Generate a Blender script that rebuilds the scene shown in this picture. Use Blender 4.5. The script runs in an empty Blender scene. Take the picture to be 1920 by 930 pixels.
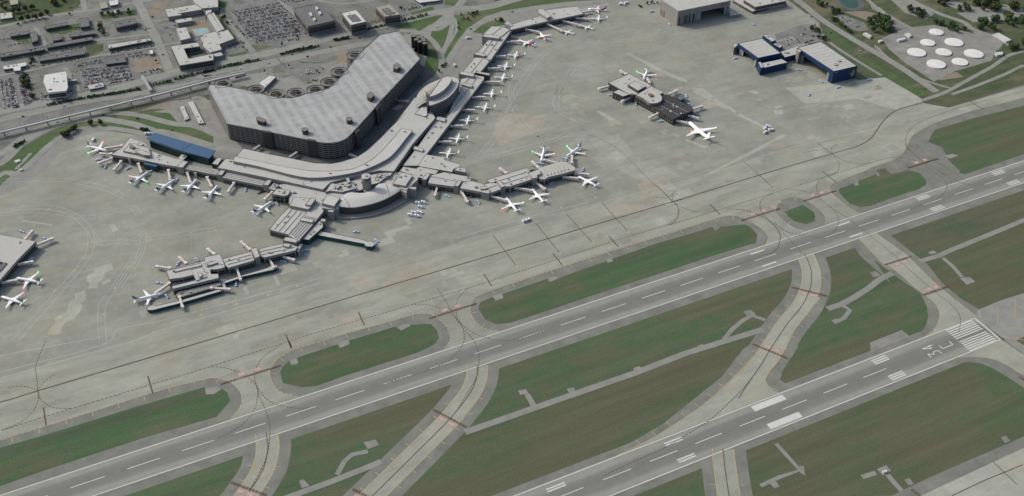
# Aerial view of an airport. World frame in metres: X runs along the runways (threshold of the
# nearer runway at X = 0), Y runs from the runways towards the terminal, Z is up.
import bpy, bmesh, math, random
from mathutils import Vector, Matrix
from mathutils.geometry import tessellate_polygon
R = math.radians
rnd = random.Random(7)
scene = bpy.context.scene
col = scene.collection

# ------------------------------------------------------------------ materials
def nt(name):
    m = bpy.data.materials.new(name); m.use_nodes = True
    t = m.node_tree; t.nodes.clear()
    o = t.nodes.new('ShaderNodeOutputMaterial'); b = t.nodes.new('ShaderNodeBsdfPrincipled')
    t.links.new(b.outputs[0], o.inputs[0])
    g = t.nodes.new('ShaderNodeNewGeometry')
    return m, t, b, g.outputs['Position']
def nnoise(t, pos, scale, detail=4, rough=.6, stretch=None, rot=0):
    mp = t.nodes.new('ShaderNodeMapping'); mp.vector_type = 'TEXTURE' if False else 'POINT'
    s = stretch or (1, 1, 1)
    mp.inputs['Scale'].default_value = (scale*s[0], scale*s[1], scale*s[2])
    mp.inputs['Rotation'].default_value = (0, 0, rot)
    t.links.new(pos, mp.inputs['Vector'])
    n = t.nodes.new('ShaderNodeTexNoise'); n.inputs['Scale'].default_value = 1
    n.inputs['Detail'].default_value = detail; n.inputs['Roughness'].default_value = rough
    t.links.new(mp.outputs[0], n.inputs['Vector'])
    return n.outputs['Fac']
def ramp(t, fac, stops):
    r = t.nodes.new('ShaderNodeValToRGB'); e = r.color_ramp.elements
    e[0].position, e[0].color = stops[0][0], (*stops[0][1], 1)
    e[1].position, e[1].color = stops[-1][0], (*stops[-1][1], 1)
    for p, c in stops[1:-1]:
        x = e.new(p); x.color = (*c, 1)
    t.links.new(fac, r.inputs[0]); return r.outputs[0]
def mix(t, a, b, fac, mode='MIX'):
    m = t.nodes.new('ShaderNodeMix'); m.data_type = 'RGBA'; m.blend_type = mode
    if hasattr(fac, 'links'): t.links.new(fac, m.inputs[0])
    else: m.inputs[0].default_value = fac
    for s, v in ((6, a), (7, b)):
        if hasattr(v, 'links'): t.links.new(v, m.inputs[s])
        else: m.inputs[s].default_value = (*v, 1)
    return m.outputs[2]
def mult(t, colr, fac, lo, hi, p0=.3, p1=.7):
    g = ramp(t, fac, [(p0, (lo,)*3), (p1, (hi,)*3)])
    return mix(t, colr, g, 1.0, 'MULTIPLY')
def plain(name, c, rough=.8, var=.12, scale=.15, fine=.05, metal=0, grime=0):
    m, t, b, pos = nt(name)
    k = mult(t, c, nnoise(t, pos, scale), 1-var, 1+var)
    if fine: k = mult(t, k, nnoise(t, pos, 1.7, 3), 1-fine, 1+fine)
    if grime: k = mult(t, k, nnoise(t, pos, .035, 6, .7), 1-grime, 1+grime*.3, .35, .6)
    t.links.new(k, b.inputs['Base Color']); b.inputs['Roughness'].default_value = rough
    b.inputs['Metallic'].default_value = metal
    b.inputs['Specular IOR Level'].default_value = .25
    return m
def slabs(name, c, tone=.10, joint=.86, size=7.6, large=.16, stain=.14):
    m, t, b, pos = nt(name)
    br = t.nodes.new('ShaderNodeTexBrick'); br.offset = 0; br.squash = 1
    br.inputs['Scale'].default_value = 1; br.inputs['Brick Width'].default_value = size
    br.inputs['Row Height'].default_value = size; br.inputs['Mortar Size'].default_value = .16
    br.inputs['Mortar Smooth'].default_value = .3
    br.inputs['Color1'].default_value = (1-tone,)*3+(1,); br.inputs['Color2'].default_value = (1+tone*.6,)*3+(1,)
    br.inputs['Mortar'].default_value = (joint,)*3+(1,); t.links.new(pos, br.inputs['Vector'])
    k = mix(t, c, br.outputs['Color'], 1, 'MULTIPLY')
    k = mult(t, k, nnoise(t, pos, .012, 5, .65), 1-large, 1+large*.6, .35, .65)
    k = mult(t, k, nnoise(t, pos, .05, 6, .7, (.25, 1, 1), .3), 1-stain, 1+stain*.4, .35, .6)
    k = mix(t, k, (c[0]*1.02, c[1]*.93, c[2]*.8), ramp(t, nnoise(t, pos, .018, 3), [(.5, (0, 0, 0)), (.75, (.45,)*3)]))
    k = mult(t, k, nnoise(t, pos, .9, 3), .96, 1.04)
    t.links.new(k, b.inputs['Base Color']); b.inputs['Roughness'].default_value = .9
    b.inputs['Specular IOR Level'].default_value = .2
    return m
def grassmat(name, g1, g2, br, bias=.5):
    m, t, b, pos = nt(name)
    k = mix(t, g1, g2, ramp(t, nnoise(t, pos, .06, 6, .7), [(.35, (0, 0, 0)), (.65, (1, 1, 1))]))
    f = nnoise(t, pos, .013, 6, .68, (.45, 1.3, 1))
    k = mix(t, k, br, ramp(t, f, [(bias-.055, (0, 0, 0)), (bias+.065, (1, 1, 1))]))
    k = mult(t, k, nnoise(t, pos, .5, 4, .7), .80, 1.2)
    k = mix(t, k, (.122, .124, .084), ramp(t, nnoise(t, pos, .11, 7, .8, (.6, 1.2, 1)), [(.60, (0, 0, 0)), (.68, (.55,)*3)]))
    k = mult(t, k, nnoise(t, pos, .03, 5, .7, (.12, 2.2, 1)), .84, 1.12)
    t.links.new(k, b.inputs['Base Color']); b.inputs['Roughness'].default_value = 1
    b.inputs['Specular IOR Level'].default_value = .05
    return m
def runwaymat(name, yc):
    m, t, b, pos = nt(name)
    sx = t.nodes.new('ShaderNodeSeparateXYZ'); t.links.new(pos, sx.inputs[0])
    wob = nnoise(t, pos, .03, 4, .6, (.12, 1, 1))
    ma = t.nodes.new('ShaderNodeMath'); ma.operation = 'SUBTRACT'; ma.inputs[1].default_value = yc; t.links.new(sx.outputs[1], ma.inputs[0])
    mb = t.nodes.new('ShaderNodeMath'); mb.operation = 'ABSOLUTE'; t.links.new(ma.outputs[0], mb.inputs[0])
    mc = t.nodes.new('ShaderNodeMath'); mc.operation = 'MULTIPLY_ADD'; mc.inputs[1].default_value = 1/26; t.links.new(mb.outputs[0], mc.inputs[0])
    md = t.nodes.new('ShaderNodeMath'); md.operation = 'MULTIPLY_ADD'; md.inputs[1].default_value = .5; md.inputs[2].default_value = -.25; t.links.new(wob, md.inputs[0])
    t.links.new(md.outputs[0], mc.inputs[2])
    k = ramp(t, mc.outputs[0], [(.1, (.172, .173, .156)), (.4, (.188, .190, .171)), (.62, (.262, .268, .236)), (.95, (.235, .241, .212))])
    k = mult(t, k, nnoise(t, pos, .3, 5, .7, (.05, 1, 1)), .92, 1.08)
    br = t.nodes.new('ShaderNodeTexBrick'); br.offset = 0
    br.inputs['Scale'].default_value = 1; br.inputs['Brick Width'].default_value = 7.6; br.inputs['Row Height'].default_value = 7.6
    br.inputs['Mortar Size'].default_value = .12; br.inputs['Color1'].default_value = (.96,)*3+(1,); br.inputs['Color2'].default_value = (1.03,)*3+(1,)
    br.inputs['Mortar'].default_value = (.9,)*3+(1,); t.links.new(pos, br.inputs['Vector'])
    k = mix(t, k, br.outputs['Color'], 1, 'MULTIPLY')
    t.links.new(k, b.inputs['Base Color']); b.inputs['Roughness'].default_value = .85
    b.inputs['Specular IOR Level'].default_value = .2
    return m
def emis(name, c, s):
    m, t, b, pos = nt(name); b.inputs['Base Color'].default_value = (*c, 1)
    b.inputs['Emission Color'].default_value = (*c, 1); b.inputs['Emission Strength'].default_value = s
    return m
def glassmat(name, c, rough=.15):
    m, t, b, pos = nt(name)
    k = mult(t, c, nnoise(t, pos, .35, 2), .6, 1.4)
    t.links.new(k, b.inputs['Base Color']); b.inputs['Roughness'].default_value = rough
    b.inputs['Specular IOR Level'].default_value = .5
    return m
M = {}
M['ground'] = grassmat('dry_grass_ground', (.070, .108, .062), (.092, .108, .070), (.110, .112, .074), .46)
M['grass'] = grassmat('airfield_grass', (.060, .122, .058), (.086, .116, .066), (.112, .113, .072), .53)
M['grass2'] = grassmat('brown_airfield_grass', (.066, .122, .060), (.100, .116, .072), (.110, .112, .070), .51)
M['brownfield'] = grassmat('dry_brown_airfield_grass', (.078, .112, .060), (.096, .112, .066), (.108, .110, .070), .46)
M['lawn'] = grassmat('lawn_grass', (.066, .120, .050), (.098, .130, .062), (.160, .145, .095), .60)
M['brush'] = grassmat('brush_ground', (.055, .088, .042), (.100, .112, .065), (.16, .142, .10), .56)
M['apron'] = slabs('apron_concrete', (.274, .281, .238), .06, .92, 7.6, .15, .12)
M['taxi'] = slabs('taxiway_concrete', (.312, .320, .270), .05, .90, 7.6, .10, .12)
M['taxib'] = slabs('worn_taxiway_concrete', (.300, .308, .258), .035, .93, 7.6, .08, .20)
M['fresh'] = slabs('fresh_concrete', (.350, .358, .305), .08, .92, 7.6, .08, .08)
M['stain'] = slabs('weathered_concrete', (.268, .272, .235), .05, .93, 7.6, .12, .1)
M['tan'] = slabs('tan_concrete', (.335, .315, .262), .06, .92, 7.6, .12, .14)
M['shoulder'] = plain('shoulder_asphalt', (.186, .190, .166), .95, .14, .05, .05, grime=.14)
M['asphalt'] = plain('street_asphalt', (.248, .252, .226), .95, .08, .06, .06, grime=.14)
M['lot'] = plain('parking_asphalt', (.185, .187, .176), .95, .14, .05, .08, grime=.2)
def urban():
    m, t, b, pos = nt('town_ground')
    k = mix(t, (.158, .162, .150), (.205, .206, .190), ramp(t, nnoise(t, pos, .03, 4, .6), [(.42, (0, 0, 0)), (.58, (1, 1, 1))]))
    k = mix(t, k, (.095, .115, .068), ramp(t, nnoise(t, pos, .021, 6, .72), [(.54, (0, 0, 0)), (.60, (.6,)*3)]))
    k = mix(t, k, (.20, .175, .14), ramp(t, nnoise(t, pos, .013, 6, .7), [(.60, (0, 0, 0)), (.66, (.6,)*3)]))
    k = mult(t, k, nnoise(t, pos, .35, 5, .75), .66, 1.3)
    t.links.new(k, b.inputs['Base Color']); b.inputs['Roughness'].default_value = .95; b.inputs['Specular IOR Level'].default_value = .2
    return m
M['urban'] = urban()
M['darkasphalt'] = plain('dark_asphalt', (.105, .108, .108), .95, .14, .05, .06, grime=.15)
M['serviceroad'] = plain('service_road_asphalt', (.235, .235, .215), .95, .1, .06, .04, grime=.1)
M['runA'] = runwaymat('runway_asphalt_far', 245.1)
M['runB'] = runwaymat('runway_asphalt_near', 0)
M['white'] = plain('white_marking_paint', (.54, .54, .50), .7, .10, .4, .1)
M['faded'] = plain('faded_white_paint', (.42, .42, .40), .8, .12, .3, .1)
M['yellow'] = plain('yellow_marking_paint', (.42, .34, .17), .8, .15, .3, .1)
M['brownline'] = plain('worn_dark_line_paint', (.105, .078, .042), .9, .3, .25, .25)
M['holdline'] = plain('hold_line_paint', (.115, .062, .040), .9, .15, .3, .1)
M['red'] = plain('red_marking_paint', (.40, .25, .215), .8, .12, .5, .1)
M['roof'] = plain('grey_membrane_roof', (.430, .428, .398), .85, .04, .12, .04, grime=.07)
M['roofl'] = plain('light_membrane_roof', (.465, .462, .432), .85, .03, .1, .03, grime=.05)
M['roofd'] = plain('dark_bitumen_roof', (.055, .055, .058), .9, .1, .1, .06, grime=.15)
M['roofc'] = plain('haze_lifted_charcoal_roof', (.142, .145, .148), .9, .08, .1, .06, grime=.1)  # charcoal raised to a paler grey, putting haze into the roof colour
M['roofw'] = plain('white_roof', (.54, .54, .52), .7, .06, .1, .04, grime=.1)
M['wall'] = plain('grey_panel_wall', (.250, .240, .225), .85, .06, .2, .05, grime=.1)
M['wallt'] = plain('taupe_wall', (.19, .175, .16), .85, .06, .2, .05, grime=.1)
M['walld'] = plain('dark_panel_wall', (.065, .062, .058), .8, .1, .2, .06)
M['wallw'] = plain('white_wall', (.55, .55, .53), .8, .06, .2, .05, grime=.1)
M['garage'] = plain('garage_spandrel_concrete', (.200, .190, .172), .9, .1, .2, .08, grime=.12)
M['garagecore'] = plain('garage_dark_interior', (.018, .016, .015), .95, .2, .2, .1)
M['pylon'] = plain('dark_stair_tower_concrete', (.060, .056, .052), .9, .08, .2, .06)
M['glass'] = glassmat('dark_window_glass', (.018, .020, .022))
M['teal'] = glassmat('teal_glass', (.012, .045, .048), .3)
M['tealwall'] = plain('dark_teal_wall', (.022, .06, .06), .6, .1, .2, .05)
M['navy'] = plain('navy_metal_cladding', (.010, .034, .092), .55, .08, .15, .05)
M['blueroof'] = plain('steel_blue_roof', (.036, .092, .185), .5, .06, .08, .04)
M['brick'] = plain('rust_brown_panel', (.27, .12, .08), .8, .1, .3, .05)
M['wood'] = plain('tree_trunk_bark', (.08, .06, .045), .95, .1, .5, .1)
M['tank'] = plain('white_tank_roof', (.66, .65, .61), .6, .04, .08, .02, grime=.05)
M['dirt'] = plain('bare_earth', (.235, .195, .150), .95, .15, .06, .1, grime=.15)
M['gravel'] = plain('gravel_yard', (.24, .235, .215), .95, .14, .06, .08, grime=.15)
M['pool'] = plain('pool_water', (.16, .40, .45), .1, .04, .3, 0)
M['pond'] = plain('dark_pond_water', (.035, .075, .06), .15, .1, .05, 0)
M['paint'] = plain('white_aircraft_paint', (.88, .88, .88), .35, .02, .3, 0)
M['wingp'] = plain('pale_wing_paint', (.82, .82, .80), .45, .05, .3, 0)
M['tailblue'] = plain('blue_tail_paint', (.03, .10, .33), .4, .05, .3, 0)
M['tailnavy'] = plain('navy_tail_paint', (.035, .10, .20), .4, .05, .3, 0)
M['tailteal'] = plain('grey_teal_tail_paint', (.12, .20, .22), .4, .15, .6, 0)
M['brightblue'] = plain('bright_blue_paint', (.02, .16, .65), .4, .03, .3, 0)
M['vividred'] = plain('vivid_red_paint', (.72, .05, .04), .4, .03, .3, 0)
M['olive'] = plain('olive_tail_paint', (.16, .17, .07), .4, .15, .6, 0)
M['mint'] = plain('mint_green_paint', (.48, .62, .34), .4, .05, .3, 0)
M['orange'] = plain('orange_nacelle_paint', (.75, .30, .10), .4, .05, .3, 0)
M['engine'] = plain('grey_nacelle_paint', (.35, .36, .37), .4, .05, .3, 0)
M['rubber'] = plain('black_rubber', (.02, .02, .02), .8, .1, .5, 0)
M['bridge'] = plain('jet_bridge_cladding', (.64, .575, .54), .7, .06, .3, .08)
M['bridged'] = plain('jet_bridge_dark_canopy', (.03, .028, .028), .8, .1, .5, 0)
M['steel'] = plain('galvanised_steel', (.30, .30, .30), .5, .08, .3, .05)
M['gse'] = plain('pale_blue_vehicle_paint', (.45, .60, .82), .5, .05, .3, 0)
M['red_l'] = emis('red_navigation_lamp', (1, .12, .08), 5)
M['green_l'] = emis('green_navigation_lamp', (.05, 1, .10), 4)
M['steam'] = plain('white_lettering', (.55, .50, .48), .6, .03, .3, 0)
def leafmat(name, c):
    m, t, b, pos = nt(name)
    k = mult(t, c, nnoise(t, pos, .45, 3), .55, 1.5)
    t.links.new(k, b.inputs['Base Color']); b.inputs['Roughness'].default_value = .9
    b.inputs['Specular IOR Level'].default_value = .1
    return m
M['leafdark'] = leafmat('dark_olive_foliage', (.075, .075, .035))
M['leaf'] = leafmat('green_foliage', (.066, .105, .046))
M['leaf2'] = leafmat('mid_green_foliage', (.080, .125, .052))

# ------------------------------------------------------------------ object helpers
def tag(o, label=None, cat=None, group=None, kind=None):
    if label: o['label'] = label
    if cat: o['category'] = cat
    if group: o['group'] = group
    if kind: o['kind'] = kind
    return o
def link(name, bm, mats, parent=None):
    me = bpy.data.meshes.new(name)
    if parent is not None and parent.get('_abs'):
        bmesh.ops.translate(bm, verts=bm.verts, vec=-Vector(parent.location))
    bm.to_mesh(me); bm.free()
    for m in (mats if isinstance(mats, (list, tuple)) else [mats]): me.materials.append(m)
    o = bpy.data.objects.new(name, me); col.objects.link(o)
    if parent is not None: o.parent = parent
    return o
def empty(name, loc=(0, 0, 0), label=None, cat=None, group=None, absol=False):
    o = bpy.data.objects.new(name, None); col.objects.link(o); o.location = loc
    o.empty_display_size = 2
    if absol: o['_abs'] = 1
    return tag(o, label, cat, group)
def area(p): return sum(p[i-1][0]*p[i][1]-p[i][0]*p[i-1][1] for i in range(len(p)))/2
def ccw(p): return list(p) if area(p) > 0 else list(reversed(p))
def centre(p): return (sum(a[0] for a in p)/len(p), sum(a[1] for a in p)/len(p))
def smooth(p, closed=False, n=6):
    out = []; N = len(p); rng = range(N if closed else N-1)
    for i in rng:
        g = (lambda k: p[k % N]) if closed else (lambda k: p[min(max(k, 0), N-1)])
        a, b, c, d = g(i-1), g(i), g(i+1), g(i+2)
        for k in range(n):
            t = k/n
            out.append(tuple(.5*(2*b[j]+(c[j]-a[j])*t+(2*a[j]-5*b[j]+4*c[j]-d[j])*t*t+(3*b[j]-a[j]-3*c[j]+d[j])*t**3) for j in (0, 1)))
    if not closed: out.append(tuple(p[-1]))
    return out
def face(bm, pts, mi=0):
    f = bm.faces.new([bm.verts.new(q) for q in pts]); f.material_index = mi; return f
def fill(bm, vs, mi=0):
    for t in tessellate_polygon([[Vector((v.co.x, v.co.y, 0)) for v in vs]]):
        a, b, c = (vs[i] for i in t)
        n = (b.co-a.co).cross(c.co-a.co)
        if n.length < 1e-4: continue
        try: f = bm.faces.new((a, b, c) if n.z > 0 else (a, c, b)); f.material_index = mi
        except ValueError: pass
def ngon(bm, pts, z, mi=0):
    fill(bm, [bm.verts.new((x, y, z)) for x, y in pts], mi)
def sheet(name, pts, z, mat, label=None, kind='structure'):
    bm = bmesh.new(); ngon(bm, pts, z)
    return tag(link(name, bm, mat), label, kind=kind)
def sheets(name, polys, z, mat, label=None, kind='structure'):
    bm = bmesh.new()
    for k, p in enumerate(polys): ngon(bm, p, z+.0011*k)
    return tag(link(name, bm, mat), label, kind=kind)
def band(bm, path, w, z, off=0, mi=0):
    L, Rr = [], []
    for i, p in enumerate(path):
        a = path[max(i-1, 0)]; b = path[min(i+1, len(path)-1)]
        dx, dy = b[0]-a[0], b[1]-a[1]; l = math.hypot(dx, dy) or 1
        nx, ny = -dy/l, dx/l
        L.append(bm.verts.new((p[0]+nx*(off+w/2), p[1]+ny*(off+w/2), z))); Rr.append(bm.verts.new((p[0]+nx*(off-w/2), p[1]+ny*(off-w/2), z)))
    for i in range(len(path)-1):
        f = bm.faces.new((L[i], Rr[i], Rr[i+1], L[i+1])); f.material_index = mi
def resample(path, step):
    out = []; acc = 0; nxt = 0
    for i in range(len(path)-1):
        a, b = path[i], path[i+1]; l = math.hypot(b[0]-a[0], b[1]-a[1])
        while nxt <= acc+l and l > 0:
            t = (nxt-acc)/l; out.append((a[0]+(b[0]-a[0])*t, a[1]+(b[1]-a[1])*t, (b[0]-a[0])/l, (b[1]-a[1])/l)); nxt += step
        acc += l
    return out
def dashes(bm, path, w, z, on, gap, off=0):
    pts = resample(path, on/2)
    per = max(2, round((on+gap)/(on/2)))
    for i in range(0, len(pts)-2, per):
        band(bm, [(q[0], q[1]) for q in pts[i:i+3]], w, z, off)
def box(bm, c, s, rz=0, mi=0, taper=1):
    ca, sa = math.cos(rz), math.sin(rz); vs = []
    for z in (0, 1):
        k = taper if z else 1
        for x, y in ((-.5, -.5), (.5, -.5), (.5, .5), (-.5, .5)):
            px, py = x*s[0]*k, y*s[1]*k
            vs.append(bm.verts.new((c[0]+px*ca-py*sa, c[1]+px*sa+py*ca, c[2]+z*s[2])))
    for q in ((3, 2, 1, 0), (4, 5, 6, 7), (0, 1, 5, 4), (1, 2, 6, 5), (2, 3, 7, 6), (3, 0, 4, 7)):
        f = bm.faces.new([vs[i] for i in q]); f.material_index = mi
def bar(bm, a, b, w, h, mi=0):
    a = Vector(a); b = Vector(b); d = b-a
    if d.length < 1e-6: return
    d.normalize(); s = d.cross(Vector((0, 0, 1)))
    if s.length < 1e-4: s = Vector((1, 0, 0))
    s.normalize(); u = s.cross(d)
    vs = [bm.verts.new(p+s*(x*w/2)+u*(y*h/2)) for p in (a, b) for x, y in ((-1, -1), (1, -1), (1, 1), (-1, 1))]
    for q in ((0, 1, 2, 3), (7, 6, 5, 4), (0, 4, 5, 1), (1, 5, 6, 2), (2, 6, 7, 3), (3, 7, 4, 0)):
        f = bm.faces.new([vs[i] for i in q]); f.material_index = mi
    bmesh.ops.recalc_face_normals(bm, faces=list({f for v in vs for f in v.link_faces}))
def cyl(bm, c, r, h, n=16, r2=None, mi=0, ang=0):
    r2 = r if r2 is None else r2
    lo = [bm.verts.new((c[0]+r*math.cos(ang+2*math.pi*i/n), c[1]+r*math.sin(ang+2*math.pi*i/n), c[2])) for i in range(n)]
    hi = [bm.verts.new((c[0]+r2*math.cos(ang+2*math.pi*i/n), c[1]+r2*math.sin(ang+2*math.pi*i/n), c[2]+h)) for i in range(n)]
    for i in range(n):
        f = bm.faces.new((lo[i], lo[(i+1) % n], hi[(i+1) % n], hi[i])); f.material_index = mi
    bm.faces.new(hi).material_index = mi; bm.faces.new(lo[::-1]).material_index = mi
def prism(bm, pts, z0, z1, mi=0, top=True):
    p = ccw(pts); n = len(p)
    lo = [bm.verts.new((x, y, z0)) for x, y in p]; hi = [bm.verts.new((x, y, z1)) for x, y in p]
    for i in range(n):
        f = bm.faces.new((lo[i], lo[(i+1) % n], hi[(i+1) % n], hi[i])); f.material_index = mi
    if top:
        fill(bm, hi, mi)
def inside(p, x, y):
    c = False
    for i in range(len(p)):
        a, b = p[i-1], p[i]
        if (a[1] > y) != (b[1] > y) and x < (b[0]-a[0])*(y-a[1])/(b[1]-a[1])+a[0]: c = not c
    return c
def edge_dist(p, x, y):
    best = 1e9
    for i in range(len(p)):
        a, b = p[i-1], p[i]; dx, dy = b[0]-a[0], b[1]-a[1]; l = dx*dx+dy*dy or 1
        t = max(0, min(1, ((x-a[0])*dx+(y-a[1])*dy)/l))
        best = min(best, math.hypot(x-a[0]-dx*t, y-a[1]-dy*t))
    return best
def tier(root, pts, z1, z0=0, wall='wall', roof='roof', glass=None, units=0, ribs=0, step=5.0, mull='wall', gmat='glass', lip=.5, names=('wall', 'roof')):
    """one level of a building: walls with a parapet, a roof sheet, an optional band of glazing and rooftop plant"""
    p = ccw(pts); n = len(p)
    bm = bmesh.new()
    hi = [bm.verts.new((x, y, z1)) for x, y in p]; f = bm.faces.new(hi)
    rr = bmesh.ops.inset_region(bm, faces=[f], thickness=.6, use_even_offset=True)
    inner = [v.co.copy() for v in f.verts]
    bmesh.ops.delete(bm, geom=[f], context='FACES_ONLY')
    lo = [bm.verts.new((x, y, z0)) for x, y in p]
    for i in range(n):
        bm.faces.new((lo[i], lo[(i+1) % n], hi[(i+1) % n], hi[i]))
    k = len(inner); a = [bm.verts.new(q) for q in inner]; b2 = [bm.verts.new((q.x, q.y, z1-lip)) for q in inner]
    for i in range(k): bm.faces.new((a[(i+1) % k], a[i], b2[i], b2[(i+1) % k]))
    bmesh.ops.recalc_face_normals(bm, faces=bm.faces)
    link(names[0], bm, M[wall], root)
    bm = bmesh.new(); fill(bm, [bm.verts.new((q.x, q.y, z1-lip+.02)) for q in inner])
    link(names[1], bm, M[roof], root)
    if glass:
        g = bmesh.new(); w = bmesh.new(); za, zb = glass
        for i in range(n):
            A, B = p[i], p[(i+1) % n]; l = math.hypot(B[0]-A[0], B[1]-A[1])
            if l < 4: continue
            ux, uy = (B[0]-A[0])/l, (B[1]-A[1])/l; nx, ny = uy, -ux
            e = .8
            face(g, [(A[0]+ux*e+nx*.06, A[1]+uy*e+ny*.06, za), (B[0]-ux*e+nx*.06, B[1]-uy*e+ny*.06, za), (B[0]-ux*e+nx*.06, B[1]-uy*e+ny*.06, zb), (A[0]+ux*e+nx*.06, A[1]+uy*e+ny*.06, zb)])
            m = max(1, int((l-2*e)/step))
            for j in range(m+1):
                s = e+(l-2*e)*j/m
                bar(w, (A[0]+ux*s+nx*.15, A[1]+uy*s+ny*.15, za), (A[0]+ux*s+nx*.15, A[1]+uy*s+ny*.15, zb), .35, .3)
            if zb-za > 4: bar(w, (A[0]+ux*e+nx*.12, A[1]+uy*e+ny*.12, (za+zb)/2), (B[0]-ux*e+nx*.12, B[1]-uy*e+ny*.12, (za+zb)/2), .25, .35)
        link('window', g, M[gmat], root); link('window_frame', w, M[mull], root)
    if ribs:
        # long raised seams parallel to the longest edge
        i = max(range(n), key=lambda q: math.dist(p[q], p[(q+1) % n])); A, B = p[i], p[(i+1) % n]
        l = math.dist(A, B); ux, uy = (B[0]-A[0])/l, (B[1]-A[1])/l; nx, ny = -uy, ux
        w = bmesh.new(); wid = max((q[0]-A[0])*nx+(q[1]-A[1])*ny for q in p)
        for j in range(1, ribs+1):
            o = wid*j/(ribs+1); run = []
            for s in range(0, int(l)+40, 2):
                q = (A[0]+ux*(s-20)+nx*o, A[1]+uy*(s-20)+ny*o)
                if inside(p, *q) and edge_dist(p, *q) > 1.2: run.append(q)
            if len(run) > 3: bar(w, (*run[0], z1-lip+.3), (*run[-1], z1-lip+.3), .8, .6)
        link('roof_seam', w, M['wall'], root)
    xs = [q[0] for q in p]; ys = [q[1] for q in p]
    i = max(range(n), key=lambda q: math.dist(p[q], p[(q+1) % n])); ang = math.atan2(p[(i+1) % n][1]-p[i][1], p[(i+1) % n][0]-p[i][0])
    for j in range(units):
        for tr in range(60):
            x, y = rnd.uniform(min(xs), max(xs)), rnd.uniform(min(ys), max(ys))
            s = rnd.uniform(1.6, 4.2)
            if inside(p, x, y) and edge_dist(p, x, y) > s+.8:
                b = bmesh.new(); box(b, (x, y, z1-lip), (s, s*rnd.uniform(.5, 1), rnd.uniform(.7, 1.8)), ang)
                link('roof_unit', b, M[rnd.choice(['wall', 'roof', 'steel', 'wallt'])], root); break
def building(name, label, cat, tiers, group=None):
    c = centre(tiers[0][0]); root = empty(name, (c[0], c[1], 0), label, cat, group, True)
    for t in tiers: tier(root, t[0], t[1], **(t[2] if len(t) > 2 else {}))
    return root
def copy_tree(o, parent=None):
    c = o.copy(); col.objects.link(c)
    if parent is not None: c.parent = parent
    for ch in list(o.children): copy_tree(ch, c)
    return c

# ------------------------------------------------------------------ camera, sky and sun
cam = bpy.data.cameras.new('camera'); co = bpy.data.objects.new('camera', cam); col.objects.link(co)
co.location = (-997.58, -655.18, 940.89)
co.rotation_euler = (R(90)-0.6684581, 0, -0.4493122)
cam.sensor_width = 36; cam.lens = 2014.73/1920*36; cam.clip_start = 1; cam.clip_end = 60000
scene.camera = co
world = bpy.data.worlds.new('World'); scene.world = world; world.use_nodes = True
wt = world.node_tree; wt.nodes.clear()
wo = wt.nodes.new('ShaderNodeOutputWorld'); wb = wt.nodes.new('ShaderNodeBackground'); sk = wt.nodes.new('ShaderNodeTexSky')
SUN_AZ, SUN_EL = 128, 37     # degrees: direction the sun stands in (from +X towards +Y), height above the horizon
sk.sky_type = 'NISHITA'; sk.sun_disc = False; sk.sun_elevation = R(SUN_EL); sk.sun_rotation = R(90-SUN_AZ)
sk.air_density = 1.0; sk.dust_density = 4.0; sk.ozone_density = 1
wb.inputs['Strength'].default_value = .160
wt.links.new(sk.outputs[0], wb.inputs[0]); wt.links.new(wb.outputs[0], wo.inputs[0])
sl = bpy.data.lights.new('sun', 'SUN'); so = bpy.data.objects.new('sun', sl); col.objects.link(so)
sl.energy = 2.0; sl.angle = R(1.5); sl.color = (1, .982, .872)
sd = Vector((math.cos(R(SUN_AZ))*math.cos(R(SUN_EL)), math.sin(R(SUN_AZ))*math.cos(R(SUN_EL)), math.sin(R(SUN_EL))))
so.rotation_euler = (-sd).to_track_quat('-Z', 'Y').to_euler(); so.location = sd*2000
scene.view_settings.view_transform = 'Standard'; scene.view_settings.look = 'None'
scene.view_settings.exposure = 0; scene.view_settings.gamma = 1
scene.cycles.max_bounces = 5; scene.cycles.diffuse_bounces = 3; scene.cycles.use_denoising = True

# ------------------------------------------------------------------ the ground and the paving
sheet('ground', [(-14000, -9000), (16000, -9000), (16000, 22000), (-14000, 22000)], 0, M['ground'])
sheets('grass', [[(-794.4,219.4),(-585.5,228.1),(-327.5,217.2),(208.2,138.9),(1299.9,292.9),(786.9,-101.6),(-528.9,-297.7),(-1329.4,-18.9),(-1430.5,298.9),(-1174.3,267.0)]], .03, M['grass2'],
       'mown brownish green grass between the two runways', 'stuff')
sheets('grass', [[(-805.2,68.8),(-764.6,79.6),(-675.9,121.6),(-450.0,127.0),(-376.4,129.3),(-320.3,126.4),(-273.3,120.8),(-336.8,95.9),(-372.5,77.2),(-408.8,63.0),(-469.8,45.4),(-527.5,36.3),(-570.5,31.6),(-669.3,28.2),(-779.5,26.5)],
 [(-393.4,-31.9),(-305.2,-33.5),(-204.4,-36.0),(-96.0,-36.4),(-52.6,-63.9),(-55.2,-107.9),(-86.6,-153.7),(-206.7,-152.8),(-260.4,-154.1),(-299.0,-159.2),(-439.1,-94.2)],
 [(19.1,137.4),(70.4,139.5),(134.0,142.2),(218.3,148.5),(260.1,147.3),(175.0,68.0),(97.3,32.7),(23.0,30.4)]], .036, M['brownfield'], 'drier brown grass south of the infield service road', 'stuff')
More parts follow.
